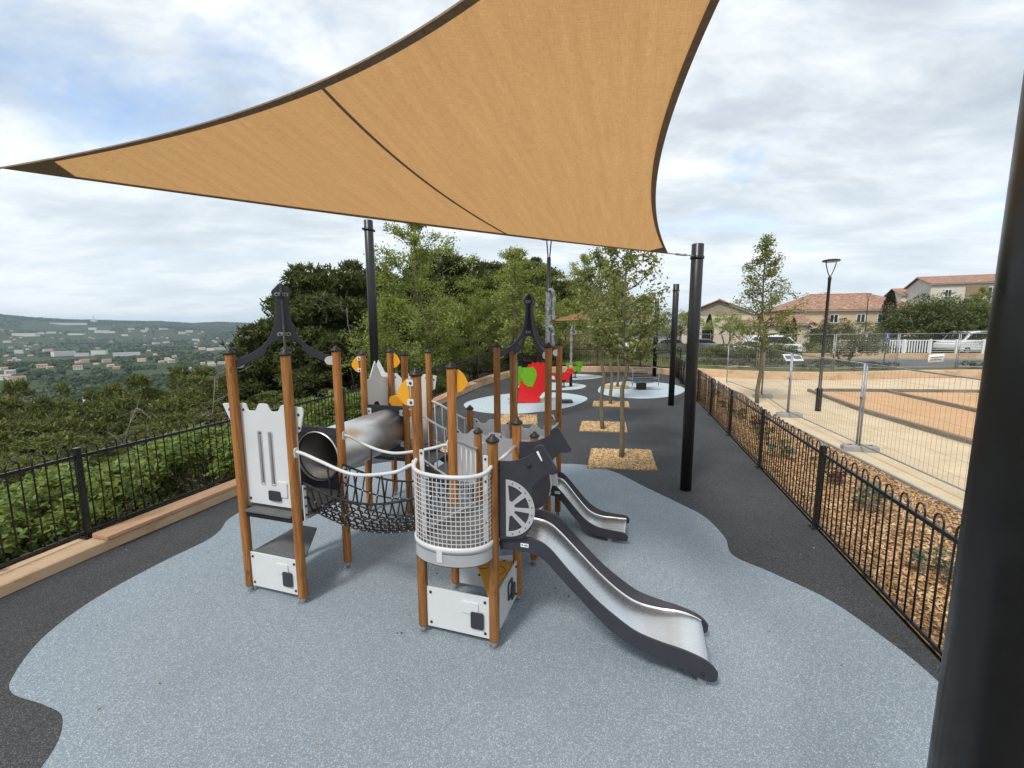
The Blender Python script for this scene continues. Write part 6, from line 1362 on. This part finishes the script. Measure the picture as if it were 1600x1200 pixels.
def make_car(loc, rz, paint, label, kind='hatch', group='cars parked beyond the gardens'):
    e = empty('parked_car', loc, rz); tag(e, label, 'car', group); Lc, Wc, low, cab = car_mesh_set(kind)
    plate('body', fillet(low, 0.12, 3), [circle2(-0.30 * Lc, 0.28, 0.34, n=14)] if False else [], Wc, MT[paint], (0, 0, 0), XB, ZU, e, 0.07)
    plate('cabin', fillet(cab, 0.10, 3), [], Wc * 0.86, MT[paint], (0, 0, 0), XB, ZU, e, 0.10)
    gl = [(x * 0.93 + (0.05 if kind == 'hatch' else 0.02), (z - 1.0) * 0.80 + 1.06) for x, z in cab]
    for sg in (-1, 1): plate('side_window', fillet(gl, 0.06, 2), [], 0.02, MT['glass_dark'], (0, sg * (Wc * 0.43 + 0.003), 0), XB, ZU, e, 0.005)
    a, b = cab[0], cab[1]; d = Vector((b[0] - a[0], 0, b[1] - a[1])); an = math.atan2(d.z, d.x)
    mb = MB(); mb.box(((a[0] + b[0]) / 2 - 0.02, 0, (a[1] + b[1]) / 2 + 0.02), (d.length * 0.86, Wc * 0.70, 0.03), Rm=Matrix.Rotation(-an, 3, 'Y')); mb.build('windscreen', MT['glass_dark'], e)
    for x in (-0.31 * Lc, 0.30 * Lc):
        for sg in (-1, 1):
            mb = MB(); mb.lathe([(0.20, -0.10), (0.31, -0.11), (0.32, -0.06), (0.32, 0.06), (0.31, 0.11), (0.20, 0.10)], 20, axis=Matrix.Rotation(R(90), 3, 'X')); wv = mb.build('wheel', MT['tyre'], e, (x, sg * (Wc / 2 - 0.08), 0.32))
            mb = MB(); mb.lathe([(0.20, -0.115), (0.20, 0.115)], 14, axis=Matrix.Rotation(R(90), 3, 'X')); mb.build('rim', MT['galvanised'], wv)
    for sg in (-1, 1):
        mb = MB(); mb.box((-Lc / 2 + 0.10, sg * Wc * 0.36, 0.76), (0.14, 0.30, 0.12), ch=0.03); mb.build('headlight', MT['lamp_glass'], e)
        mb = MB(); mb.box((Lc / 2 - 0.07, sg * Wc * 0.38, 0.86), (0.10, 0.22, 0.14), ch=0.03); mb.build('tail_light', MT['red_board'], e)
    return e
for px, dist, rz, paint, kind, lb in [(1008, 48, 8, 'white_paint', 'hatch', 'white hatchback seen through the young tree crowns, left of the rear corner post'), (972, 50, 10, 'white_paint', 'hatch', 'white car partly hidden behind the second young tree trunk'), (922, 52, 12, 'white_paint', 'hatch', 'white car parked farthest left beyond the rear railing'), (1038, 47, 6, 'grey_paint', 'hatch', 'grey car between the rear corner post and the tall sail post'), (1165, 40, -10, 'white_paint', 'hatch', 'white hatchback above the hedge, left of the cone shaped tree trunk'), (1208, 41, 172, 'white_paint', 'van', 'white van above the hedge, right of the cone shaped tree trunk'), (1090, 47, -20, 'grey_paint', 'hatch', 'grey car beside the small cypress at the left house'), (1362, 36, 30, 'dark_paint', 'hatch', 'black car half hidden behind the blue parking sign'), (1416, 39, 20, 'grey_paint', 'hatch', 'grey car behind the white garden fence under the round tree'), (1452, 39, 15, 'dark_paint', 'hatch', 'dark car behind the white garden fence under the round tree'), (1512, 37, 10, 'white_paint', 'van', 'white van at the right end behind the white garden fence')]:
    p = AT(px, 545, dist); make_car((p[0], p[1], (GZ if px > 1300 else LZ) + 0.005), R(rz), paint, lb, kind)
# garden planting
hedge_m = [bush_meshes(1.42, 2.5, s, 'hedge_leaf', 0.075, 44, 150, 5) for s in (61, 62)]
for px, d, s, lb in [(1112, 28.5, 1.0, 'clipped dark green hedge bush next to the tall sail post'), (1142, 28.0, 1.0, 'dark hedge bush left of the cone shaped tree trunk'), (1170, 28.2, 1.05, 'dark hedge bush just behind the cone shaped tree trunk'), (1198, 28.0, 1.0, 'dark hedge bush right of the cone shaped tree trunk'), (1222, 28.5, 0.9, 'dark hedge bush at the right end by the white information panel')]:
    p = AT(px, 560, d); place_bush('hedge_bush', hedge_m[random.randint(0, 1)], (p[0], p[1], GZ), random.uniform(0, 6), lb, 'hedge', 'hedge bushes behind the yard wall', s)
low_m = [bush_meshes(0.6, 1.4, s, 'olive_leaf', 0.06, 20, 90, 5) for s in (63, 64)]
for px, d, lb in [(1120, 25.5, 'low grey green shrub on the bank beside the rear right wall end'), (1150, 25.2, 'low shrub on the bank behind the mesh panel left of the cone shaped tree'), (1190, 24.8, 'low shrub on the bank right behind the cone shaped tree'), (1262, 23.8, 'low shrub on the bank below the information panel'), (1330, 23.6, 'low shrub on the bank under the olive tree, by the yard wall'), (1365, 23.8, 'glossy low shrub on the bank at the foot of the parking sign'), (1388, 23.9, 'leafy low shrub on the bank left of the road edge'), (1175, 26.2, 'low shrub on the bank in front of the dark hedge, behind the lone tree'), (1212, 25.6, 'low shrub on the bank left of the information panel'), (1290, 25.0, 'low shrub on the bank behind the street lamp'), (1135, 26.6, 'low shrub on the bank before the hedge, right of the tall sail post'), (1515, 24.4, 'small dark shrub on the bank beside the thick black post')]:
    p = AT(px, 575, d); place_bush('low_shrub', low_m[random.randint(0, 1)], (p[0], p[1], GZ), random.uniform(0, 6), lb, 'shrub', 'low shrubs on the bank behind the yard wall', random.uniform(0.8, 1.15))
def multi_tree(h, w, seed, leaf, ls, ncl, per, trunks=4, base=0.3):
    r_ = np.random.default_rng(seed); mb = MB(); cl = []
    for i in range(ncl):
        an = r_.uniform(0, 6.283); rd = w / 2 * math.sqrt(r_.uniform(0, 1)); dome = math.sqrt(max(0, 1 - (rd / (w / 2)) ** 2)); z = h * (base + (0.95 - base) * dome * r_.uniform(0.35, 1.0)); s = w * r_.uniform(0.07, 0.13); cl.append(((math.cos(an) * rd, math.sin(an) * rd, z), (s, s, s * 0.75)))
    for k in range(trunks):
        an = k * 6.283 / trunks + r_.normal() * 0.3; mid = np.array((math.cos(an) * w * 0.14, math.sin(an) * w * 0.14, h * base * 1.1)); branch(mb, (math.cos(an) * 0.08, math.sin(an) * 0.08, -0.2), mid, 0.035 * h * 0.6, 0.02 * h * 0.6, r_, 0.05, 5, 7)
        for j in range(7):
            c = cl[r_.integers(len(cl))][0]; branch(mb, mid, c, 0.012 * h * 0.7, 0.006, r_, 0.08, 5, 5)
    return mb.mesh('trunk', MT['pine_bark']), clump_crown(cl, per, r_, ls, leaf)
p = AT(1318, 565, 27.5); place_tree('olive_tree', multi_tree(3.0, 4.4, 71, 'olive_leaf', 0.08, 150, 120, 5, 0.15), (p[0], p[1], GZ), 0, 'spreading multi trunked olive tree behind the yard wall and street lamp', 'tree')
rt_m = multi_tree(5.6, 8.0, 72, 'dark_leaf', 0.17, 190, 130, 3, 0.14)
for px, d, s, lb in [(1456, 40, 1.0, 'large round dark tree behind the white garden fence, left of the pair'), (1518, 41, 1.0, 'large round dark tree behind the white garden fence, nearer the thick black post'), (1580, 43, 1.0, 'dark tree behind the white garden fence, mostly hidden by the thick black post')]:
    p = AT(px, 545, d); place_tree('round_tree', rt_m, (p[0], p[1], GZ), px, lb, 'tree', 'round trees along the road', s)
p = AT(1524, 545, 38); place_tree('young_tree', yt[2], (p[0], p[1], GZ), 1, 'thin light green tree beside the apartment house', 'tree', None, 1.15)
LOWPX = 1
cy_m = cone_tree_meshes(6.4, 1.7, 81)
for px, d, s, lb in [(1383, 50, 1.08, 'tall dark cypress between the long house and the round tree'), (1106, 50, 0.66, 'slim dark cypress next to the tall sail post'), (1237, 52, 0.60, 'small dark cypress before the porch of the long house, right one'), (1226, 53, 0.5, 'small dark cypress before the porch of the long house, left one')]:
    p = AT(px, 545, d); place_tree('cypress', cy_m, (p[0], p[1], LZ), px, lb, 'tree', 'cypresses near the houses', s)
p = AT(1292, 545, 42); place_tree('purple_tree', multi_tree(4.2, 3.4, 74, 'purple_leaf', 0.10, 60, 80, 3, 0.35), (p[0], p[1], LZ), 0, 'purple leaved tree before the long ochre house, left of the lamp', 'tree')
p = AT(1133, 545, 48); ht = multi_tree(4.7, 4.0, 75, 'ash_leaf', 0.12, 60, 80, 2, 0.4); place_tree('garden_tree', ht, (p[0], p[1], LZ), 0, 'green tree before the gabled ochre house beside the cypress', 'tree')
p = AT(1072, 545, 44); place_tree('garden_tree', ht, (p[0], p[1], LZ), 2, 'green tree just right of the tall sail post, by the car park', 'tree', None, (1.1, 1.1, 1.0))
p = AT(1045, 545, 46); place_tree('garden_tree', multi_tree(4.8, 4.6, 76, 'dark_leaf', 0.12, 60, 80, 2, 0.3), (p[0], p[1], LZ), 1, 'dark tree between the two tall sail posts', 'tree')
p = AT(1268, 545, 74); place_tree('garden_tree', ht, (p[0], p[1], LZ), 2, 'tree top showing just over the ridge of the long house', 'tree', None, (1.9, 1.9, 1.85))
# earth mound behind the rear fence
mv, mf = [], []
for i in range(15):
    for j in range(24):
        t = i / 14; a = 2 * math.pi * j / 24; rr2 = 3.0 * math.sin(t * math.pi / 2); mv.append((rr2 * math.cos(a) * (1 + 0.15 * math.sin(3 * a)), rr2 * math.sin(a) * 0.8, 2.1 * math.cos(t * math.pi / 2) ** 1.2 * (1 + 0.12 * math.sin(5 * a + 3 * t)) - 0.1 + 0.08 * math.sin(9 * a + 7 * t)))
for i in range(14):
    for j in range(24): mf.append((i * 24 + j, (i + 1) * 24 + j, (i + 1) * 24 + (j + 1) % 24, i * 24 + (j + 1) % 24))
ground('mound_earth', [(0.3, (0.21, 0.15, 0.10)), (0.7, (0.36, 0.27, 0.19))], 1.2, 0.8, 9)
p = AT(893, 552, 37); tag(add('earth_mound', fast_mesh('earth_mound', mv, mf, MT['mound_earth'], True), None, (p[0], p[1], GZ)), 'bare brown earth mound under the far shade sail', 'mound')
p = AT(932, 552, 36); place_bush('purple_bush', bush_meshes(2.2, 2.4, 66, 'purple_leaf', 0.1, 26, 80), (p[0], p[1], GZ), 0, 'dark purple bush right of the bare earth mound', 'bush')
bank_m = [bush_meshes(1.5, 2.4, s, 'hedge_leaf', 0.09, 26, 100) for s in (67, 68)]
for px, d, s, lb in [(868, 33, 1.2, 'green bush behind the rear railing under the wrapped pole'), (905, 31, 0.7, 'low green bush before the earth mound'), (960, 33, 0.8, 'green bush behind the rear railing and second young tree'), (1000, 34, 0.7, 'green bush behind the rear railing above the rocking seat'), (840, 31, 1.3, 'dark bush behind the rear railing above the dragon'), (1045, 33, 0.8, 'green bush behind the rear railing between the sail posts')]:
    p = AT(px, 560, d); place_bush('bank_bush', bank_m[random.randint(0, 1)], (p[0], p[1], GZ), random.uniform(0, 6), lb, 'bush', 'bushes behind the rear railing', s)
# ================================================================== LEFT: SLOPE PLANTING, PINES, VALLEY
def tz(x, y): return float(terrain(x, y))
def at_px(px, py, d):  # point at depth d below/at the pixel column, dropped on the terrain
    p = AT(px, py, d); return (p[0], p[1], tz(p[0], p[1]))
def outside(px, d, gap):   # first depth on this sight line that lies outside the left and rear railings
    while True:
        p = AT(px, 560, d)
        if p[1] > 29.5 or p[0] < float(np.interp(p[1], BX[:, 0], BX[:, 1])) - gap: return d
        d += 0.25
# leafy bushes right outside the left railing
lb_m = [bush_meshes(1.35, 2.0, s, 'bush_leaf', 0.105, 30, 150, 8, 0.9) for s in (91, 92, 93)]
by = [(2.2, 0.9), (3.3, 1.5), (4.3, 0.85), (5.2, 1.7), (6.0, 0.95), (7.0, 1.8), (7.9, 1.0), (9.0, 1.9), (10.0, 1.0), (11.2, 1.6), (12.4, 1.0), (13.6, 1.6), (15, 1.1), (16.5, 1.5), (18, 1.0), (4.6, 3.0), (6.6, 3.4), (8.6, 3.6), (3.0, 3.0)]
for i, (y, o) in enumerate(by):
    x = float(np.interp(y, WIN[:130, 1], WIN[:130, 0])) - 0.55 - o; s = random.uniform(0.85, 1.1) * (1.0 if o < 2.5 else 1.15); g = tz(x, y)
    place_bush('leafy_bush', lb_m[i % 3], (x, y, g + 0.02), random.uniform(0, 6), 'leafy bush outside the left railing, %s from the near end, %s row' % (['first', 'second', 'third', 'fourth', 'fifth', 'sixth', 'seventh', 'eighth', 'ninth', 'tenth'][sum(1 for q in by if (0 if q[1] < 1.2 else 1 if q[1] < 2.5 else 2) == (0 if o < 1.2 else 1 if o < 2.5 else 2) and q[0] < y)], 'front' if o < 1.2 else 'middle' if o < 2.5 else 'back'), 'bush', 'leafy bushes outside the left railing', (s, s, s * (1.05 if o < 2.5 else 1.2)))
# broadleaved trees beyond the left railing
ta = [broad_tree_meshes(6.8, 1.2, 2.1, 0.09, 101, 'ash_leaf', 13000, 0.098, 'young_bark', nlimb=30, clump=0.12), broad_tree_meshes(4.8, 0.6, 1.9, 0.08, 102, 'ash_leaf', 13500, 0.092, 'young_bark', nlimb=32, clump=0.115)]
for px, d, k, top_y, lb in [(648, 17.5, 0, 352, 'tall loose light green tree just right of the sail post behind the tunnel'), (700, 15.0, 1, 468, 'round bright green tree leaning over the left railing'), (764, 18.0, 1, 470, 'light green tree left of the second castle roof'), (620, 15.5, 1, 470, 'light green tree behind the yellow flags'), (802, 24.0, 0, 395, 'tall light green tree behind the second castle roof'), (840, 26.0, 1, 452, 'light green tree behind the wrapped pole'), (908, 38.0, 0, 402, 'light green tree behind the far shade sail, left of the young trees'), (948, 42, 1, 455, 'light green tree beyond the car park behind the young trees'), (1000, 44, 1, 462, 'light green tree beyond the car park left of the two sail posts'), (735, 21, 0, 440, 'light green tree standing between the pines beyond the left railing'), (880, 33, 1, 470, 'light green tree above the earth mound')]:
    d = outside(px, d, 2.3); q = at_px(px, 560, d); top = AT(px, top_y, d)[2]; hh = top - q[2]; b = (6.8, 4.8)[k]; sx = {0: 1.0, 1: 1.0}[k] * (0.9 + hh / b * 0.25)
    place_tree('light_green_tree', ta[k], q, px * 0.37, lb, 'tree', 'light green trees beyond the railings', (sx, sx, hh / top_of(ta[k])))
# pines
pm_ = [pine_meshes(8.0, 3.6, 111, 0.34, 80, 95, 0.20), pine_meshes(8.0, 3.8, 112, 0.30, 84, 95, 0.20), pine_meshes(8.0, 4.2, 113, 0.25, 90, 95, 0.21)]
pines = [(520, 23, 0, 428, 'large dark pine with bare grey limbs behind the first castle roof'), (455, 24, 1, 500, 'dark pine at the left edge of the pine group, lower crown'), (572, 27, 2, 424, 'dark pine behind the sail post next to the tunnel'), (495, 30, 1, 455, 'dark pine rising behind the first castle roof'), (690, 30, 0, 404, 'dark pine behind the tall light green tree'), (768, 36, 1, 418, 'dark pine top left of the second castle roof'), (838, 40, 2, 410, 'dark pine top behind the wrapped pole'), (735, 33, 2, 440, 'dark pine in the gap between the light green trees'), (640, 32, 2, 430, 'dark pine half hidden by the tall light green tree'), (545, 20, 1, 520, 'low dark pine behind the tunnel tower'), (610, 24, 1, 470, 'dark pine behind the yellow flags'), (800, 44, 0, 425, 'dark pine farthest back between the tree tops'), (900, 56, 2, 440, 'dark pine far beyond the earth mound')]
for px, d, k, top_y, lb in pines:
    d = outside(px, d, 3.0); q = at_px(px, 560, d); top = AT(px, top_y, d)[2]; hh = top - q[2]; s = hh / top_of(pm_[k]); sx = min(max(s, 0.75), 1.15)
    place_tree('pine_tree', pm_[k], q, px * 0.7, lb, 'tree', 'dark pines beyond the left railing', (sx, sx, s))
sl_m = [pine_meshes(7.0, 3.8, s, 0.30, 90, 95, 0.19, leaf='slope_needle') for s in (121, 122)]
slope = [(30, 20, 622), (-40, 24, 600), (105, 24, 655), (175, 27, 602), (232, 25, 585), (292, 25, 590), (345, 22, 600), (60, 30, 598), (140, 33, 612), (255, 33, 575), (320, 32, 572), (385, 28, 580), (400, 22, 610), (200, 20, 660), (285, 18.5, 640), (110, 17, 690), (350, 17.5, 650), (430, 19, 600), (470, 17, 615), (15, 14, 690), (215, 42, 585), (345, 44, 568), (90, 46, 600), (300, 55, 580), (410, 40, 562), (20, 50, 602), (170, 60, 592), (-60, 34, 600), (440, 30, 560), (500, 17.5, 600)]
ORD = ['first', 'second', 'third', 'fourth', 'fifth', 'sixth', 'seventh', 'eighth', 'ninth', 'tenth', 'eleventh', 'twelfth', 'thirteenth', 'fourteenth', 'fifteenth', 'sixteenth', 'seventeenth', 'eighteenth', 'nineteenth', 'twentieth']
def slope_label(i):
    row = lambda d: 'nearest' if d < 21 else 'middle' if d < 31 else 'farthest'
    mine = sorted(q[0] for q in slope if row(q[1]) == row(slope[i][1])); k = mine.index(slope[i][0])
    return 'olive pine on the slope, %s from the left in the %s row' % (ORD[k], row(slope[i][1]))
for i, (px, d, ty) in enumerate(slope):
    q = at_px(px, 600, d); top = AT(px, ty + 18, d)[2]; hh = top - q[2]
    if hh < 1.0: hh = 1.6
    s = hh / top_of(sl_m[i % 2])
    place_tree('slope_pine', sl_m[i % 2], q, i * 1.3, slope_label(i), 'tree', 'pines on the slope below the railing', (max(0.75, min(1.15, s * 1.2)),) * 2 + (s,))
# dead branches sticking out of the slope pines
for px, d, py, lb in [(318, 15.5, 590, 'bare grey dead branches rising behind the first tower post'), (190, 17, 640, 'bare grey dead twigs in the slope pines left of the tower'), (535, 19, 480, 'bare pale limbs in front of the large dark pine')]:
    r_ = np.random.default_rng(px); mb = MB(); q = at_px(px, 600, d); hh = AT(px, py, d)[2] - q[2]; hh = max(hh, 2.0)
    p_ = branch(mb, (0, 0, -0.2), (0.3, 0.2, hh), 0.05, 0.012, r_, 0.06, 8, 6)
    for k in range(16):
        c = p_[r_.integers(3, 8)]; e = c + r_.normal(size=3) * (0.7, 0.7, 0.35) + (0, 0, 0.3); b_ = branch(mb, c, e, 0.018, 0.004, r_, 0.08, 5, 4)
        for _ in range(2): branch(mb, b_[3], b_[3] + r_.normal(size=3) * 0.3, 0.007, 0.003, r_, 0.08, 3, 3)
    tag(mb.build('dead_branches', MT['dead_twig'], None, q), lb, 'branches')
# ---- the wooded valley: instanced tree masses, one object
def blob_tree(seed, h=1.0):
    bm = bmesh.new(); bmesh.ops.create_icosphere(bm, subdivisions=3, radius=1.0); r_ = np.random.default_rng(seed); K = r_.normal(size=(9, 3)); K /= np.linalg.norm(K, axis=1)[:, None]
    for v in bm.verts:
        d = np.array(v.co); s = 0.70
        for k in K: s += 0.30 * math.exp(-((1 - d @ k) / 0.10))
        s += r_.normal() * 0.055; v.co = Vector(d * s * np.array((1, 1, 0.78)) + (0, 0, 0.55))
    me = bpy.data.meshes.new('far_crown'); bm.to_mesh(me); bm.free(); me.materials.append(MT['valley_leaf']); return me
hid = bpy.data.collections.new('far_tree_kinds')
for k in range(3): hid.objects.link(bpy.data.objects.new('far_tree', blob_tree(200 + k)))
r_ = np.random.default_rng(99); PT = []
TOWN = [(41, 521, 36, 9, 'far_metal_roof'), (12, 533, 12, 5, 0), (64, 520, 10, 4, 0), (80, 519, 14, 4, 0), (108, 506, 54, 5, 'far_metal_roof'), (145, 513, 12, 5, 0), (160, 517, 22, 6, 'far_metal_roof'), (172, 519, 16, 5, 'far_metal_roof'), (120, 522, 24, 4, 0), (195, 523, 10, 4, 0), (230, 512, 4, 9, 0), (256, 514, 14, 4, 'far_metal_roof'), (285, 520, 12, 6, 0), (296, 517, 12, 5, 0), (30, 548, 12, 8, 'far_metal_roof'), (75, 545, 14, 8, 0), (100, 551, 34, 10, 'far_metal_roof'), (128, 553, 22, 7, 'far_metal_roof'), (156, 549, 24, 9, 'far_metal_roof'), (198, 552, 42, 7, 'far_metal_roof'), (8, 586, 22, 14, 0), (28, 590, 22, 12, 0), (16, 580, 14, 8, 0), (66, 571, 16, 7, 0), (122, 572, 14, 10, 0), (132, 563, 14, 7, 0), (167, 563, 14, 6, 0), (222, 562, 14, 6, 0), (268, 563, 8, 8, 0), (316, 544, 12, 5, 0), (330, 545, 14, 5, 0), (345, 544, 22, 5, 'far_metal_roof'), (358, 536, 10, 4, 0), (390, 540, 10, 4, 0), (405, 534, 16, 6, 0), (146, 622, 26, 12, 0), (62, 630, 10, 8, 0), (330, 567, 12, 6, 0), (350, 566, 22, 5, 'far_metal_roof'), (244, 536, 12, 4, 0), (260, 534, 10, 4, 0), (306, 530, 12, 4, 0), (225, 517, 8, 4, 0), (205, 514, 10, 4, 0)]
def ray_terrain(px, py):
    d = Rv * (px - 800) / CAM_F + Uv * (600 - py) / CAM_F + Fv; t = 30.0
    while t < 9000:
        p = CP + d * t
        if p[2] < tz(p[0], p[1]) + 1.0: return p, t
        t *= 1.01
    return None, None
TP = []
for px, py, wpx, hpx, kind in TOWN:
    p, t = ray_terrain(px, py + hpx / 2)
    if p is None: continue
    TP.append((p, t, wpx, hpx, kind, px, py))
rr_ = random.Random(8)
for k in range(70):
    px = rr_.uniform(-20, 430); py = rr_.choice((rr_.uniform(516, 530), rr_.uniform(528, 560), rr_.uniform(555, 580))); p, t = ray_terrain(px, py)
    if p is not None and 250 < t < 5200: TP.append((p, t, max(3.0, 9.0 / t * CAM_F * rr_.uniform(0.7, 1.4)), max(2.0, 5.0 / t * CAM_F), 0, px, py))
tw = np.array([(p[0], p[1], t) for p, t, *_ in TP])
npt = 0
while npt < 42000:
    az = np.radians(r_.uniform(-68, -16, 4000)); rr2 = np.where(r_.random(4000) < 0.45, np.exp(r_.uniform(math.log(130), math.log(1500), 4000)), np.sqrt(r_.uniform(900 ** 2, 6600 ** 2, 4000))); x = rr2 * np.sin(az); y = rr2 * np.cos(az)
    dn = vnoise(x, y, 1 / 190., 6) * 0.6 + vnoise(x, y, 1 / 70., 7) * 0.4; keep = (dn > (0.31 + 0.02 * r_.normal(size=4000))) | (rr2 > 3600)
    dl = np.interp(y, BX[:, 0], BX[:, 1]) - x; keep &= dl > 60
    x, y, rr2 = x[keep], y[keep], rr2[keep]
    # leave the houses visible: no crowns on them or right in front of them
    az_h = np.arctan2(tw[:, 0], tw[:, 1]); rh = np.hypot(tw[:, 0], tw[:, 1]); a = np.arctan2(x, y); ok = np.ones(len(x), bool)
    for ah, rhh, (p, t, wpx, hpx, *_ ) in zip(az_h, rh, TP):
        wd = wpx / CAM_F * rhh; ok &= ~((np.abs(a - ah) * rhh < wd * 0.6 + 4) & (rr2 > rhh * 0.90 - 15) & (rr2 < rhh * 1.01 + 8))
    x, y = x[ok], y[ok]; PT.append(np.stack([x, y, terrain(x, y)], 1)); npt += len(x)
PT = np.concatenate(PT)[:42000]
me = bpy.data.meshes.new('valley_woodland'); me.vertices.add(len(PT)); me.vertices.foreach_set('co', PT.astype(np.float32).ravel()); me.update()
wo = add('valley_woodland', me); tag(wo, kind='stuff')
ng = bpy.data.node_groups.new('valley_woodland', 'GeometryNodeTree'); ng.interface.new_socket('Geometry', in_out='INPUT', socket_type='NodeSocketGeometry'); ng.interface.new_socket('Geometry', in_out='OUTPUT', socket_type='NodeSocketGeometry')
gi = ng.nodes.new('NodeGroupInput'); go = ng.nodes.new('NodeGroupOutput'); ip = ng.nodes.new('GeometryNodeInstanceOnPoints'); ci = ng.nodes.new('GeometryNodeCollectionInfo')
ci.inputs['Collection'].default_value = hid; ci.inputs['Separate Children'].default_value = True; ci.inputs['Reset Children'].default_value = True
rv = ng.nodes.new('FunctionNodeRandomValue'); rv.data_type = 'FLOAT_VECTOR'; rv.inputs[0].default_value = (3.0, 3.0, 2.6); rv.inputs[1].default_value = (6.0, 6.0, 6.4)
rt2 = ng.nodes.new('FunctionNodeRandomValue'); rt2.data_type = 'FLOAT_VECTOR'; rt2.inputs[0].default_value = (0, 0, 0); rt2.inputs[1].default_value = (0.15, 0.15, 6.28)
ng.links.new(gi.outputs[0], ip.inputs['Points']); ng.links.new(ci.outputs[0], ip.inputs['Instance']); ip.inputs['Pick Instance'].default_value = True
ng.links.new(rt2.outputs[0], ip.inputs['Rotation']); ng.links.new(rv.outputs[0], ip.inputs['Scale']); ng.links.new(ip.outputs[0], go.inputs[0])
md = wo.modifiers.new('scatter', 'NODES'); md.node_group = ng
# valley buildings
def bandof(py): return 'high on the far hillside' if py < 516 else 'on the far side of the valley' if py < 535 else 'on the middle of the valley floor' if py < 560 else 'among the nearer valley trees'
for i, (p, t, wpx, hpx, kind, px, py) in enumerate(TP):
    w_ = wpx * (0.75 if wpx > 9 else 1.0) / CAM_F * t; hgt = max(4.0, min(hpx / CAM_F * t * 0.7, 18)); dp = min(max(8, w_ * 0.45), 40); az = math.atan2(p[0], p[1]); ind = kind == 'far_metal_roof' or w_ > 30
    e = empty('valley_building', (p[0], p[1], tz(p[0], p[1])), -az + rr_.uniform(-0.5, 0.5))
    if i < len(TOWN):
        if px == 230: tag(e, 'slim pale tower block on the far side of the valley', 'building', None)
        else: 
            same = sorted(q[0] for q in TOWN if (q[4] == 'far_metal_roof' or q[2] > 30) == (kind == 'far_metal_roof' or wpx > 30) and bandof(q[1]) == bandof(py) and q[0] != 230); n_o = ORD[same.index(px)]
            tag(e, ('long pale warehouse ' if kind == 'far_metal_roof' or wpx > 30 else 'pale walled house ') + bandof(py) + ', ' + n_o + ' from the left', 'building', 'buildings in the valley')
    else: tag(e, 'tiny pale house with tiled roof among the valley trees', 'building', 'small houses scattered in the valley')
    if ind or px == 230:
        mb = MB(); mb.box((0, 0, hgt / 2), (w_, dp, hgt)); mb.build('wall', MT['white_stucco'], e)
        mb = MB(); mb.box((0, 0, hgt + 0.3), (w_ + 0.6, dp + 0.6, 0.6)); mb.build('roof', MT['far_metal_roof'], e)
        if t < 1100:
            for q in np.linspace(-w_ * 0.42, w_ * 0.42, 7): mb = MB(); mb.box((q, -dp / 2 - 0.05, hgt * 0.55), (w_ * 0.07, 0.2, hgt * 0.22)); mb.build('window', MT['glass_dark'], e)
    else:
        hgt = min(hgt, 7.0); mb = MB(); mb.box((0, 0, hgt / 2), (w_, dp, hgt)); mb.build('wall', MT['cream_stucco' if rr_.random() < 0.5 else 'white_stucco'], e)
        mb = MB(); x, y, z = w_ / 2 + 0.5, dp / 2 + 0.5, hgt
        mb.v += [(-x, -y, z), (x, -y, z), (x, y, z), (-x, y, z), (-x, 0, z + y * 0.42), (x, 0, z + y * 0.42)]
        for q in ((0, 1, 5, 4), (2, 3, 4, 5), (3, 2, 1, 0)): mb.face(q)
        mb.face((1, 2, 5)); mb.face((3, 0, 4)); mb.build('roof', MT['far_roof'], e)
        if t < 900:
            for q in (-0.3, 0.05, 0.33): mb = MB(); mb.box((q * w_, -dp / 2 - 0.03, hgt * 0.55), (1.2, 0.1, 1.4)); mb.build('window', MT['glass_dark'], e)
# water tower / mast on the far ridge
p, t = ray_terrain(147, 503)
if p is not None:
    e = empty('hill_mast', (p[0], p[1], tz(p[0], p[1]) - 2)); tag(e, 'thin lattice mast with pale base standing on the far ridge', 'mast'); hm = 12.5 / CAM_F * t
    mb = MB(); mb.tube([(0, 0, 0), (0, 0, hm)], [hm * 0.07, hm * 0.02], 6); mb.build('mast', MT['white_stucco'], e)
    mb = MB(); mb.box((0, 0, hm * 0.12), (hm * 0.6, hm * 0.3, hm * 0.3)); mb.build('base_building', MT['white_stucco'], e)
# ---- the air of the valley: one closed box of thin haze
HAZE = 7.5e-5
hz_ = NT('haze_air'); vol = hz_.n.new('ShaderNodeVolumePrincipled'); vol.inputs['Color'].default_value = (0.66, 0.80, 0.98, 1); vol.inputs['Density'].default_value = HAZE; vol.inputs['Anisotropy'].default_value = 0.2
for l_ in list(hz_.t.links): hz_.t.links.remove(l_)
hz_.n.remove(hz_.b); hz_.t.links.new(vol.outputs[0], hz_.n['Material Output'].inputs['Volume'])
zmin = float(Z.min()) - 3; zmax = max(float(Z.max()) + 30, 60)
mb = MB(); mb.box((0, 0, (zmin + zmax) / 2), (19300, 19300, zmax - zmin)); tag(mb.build('haze', hz_.mat), kind='stuff')
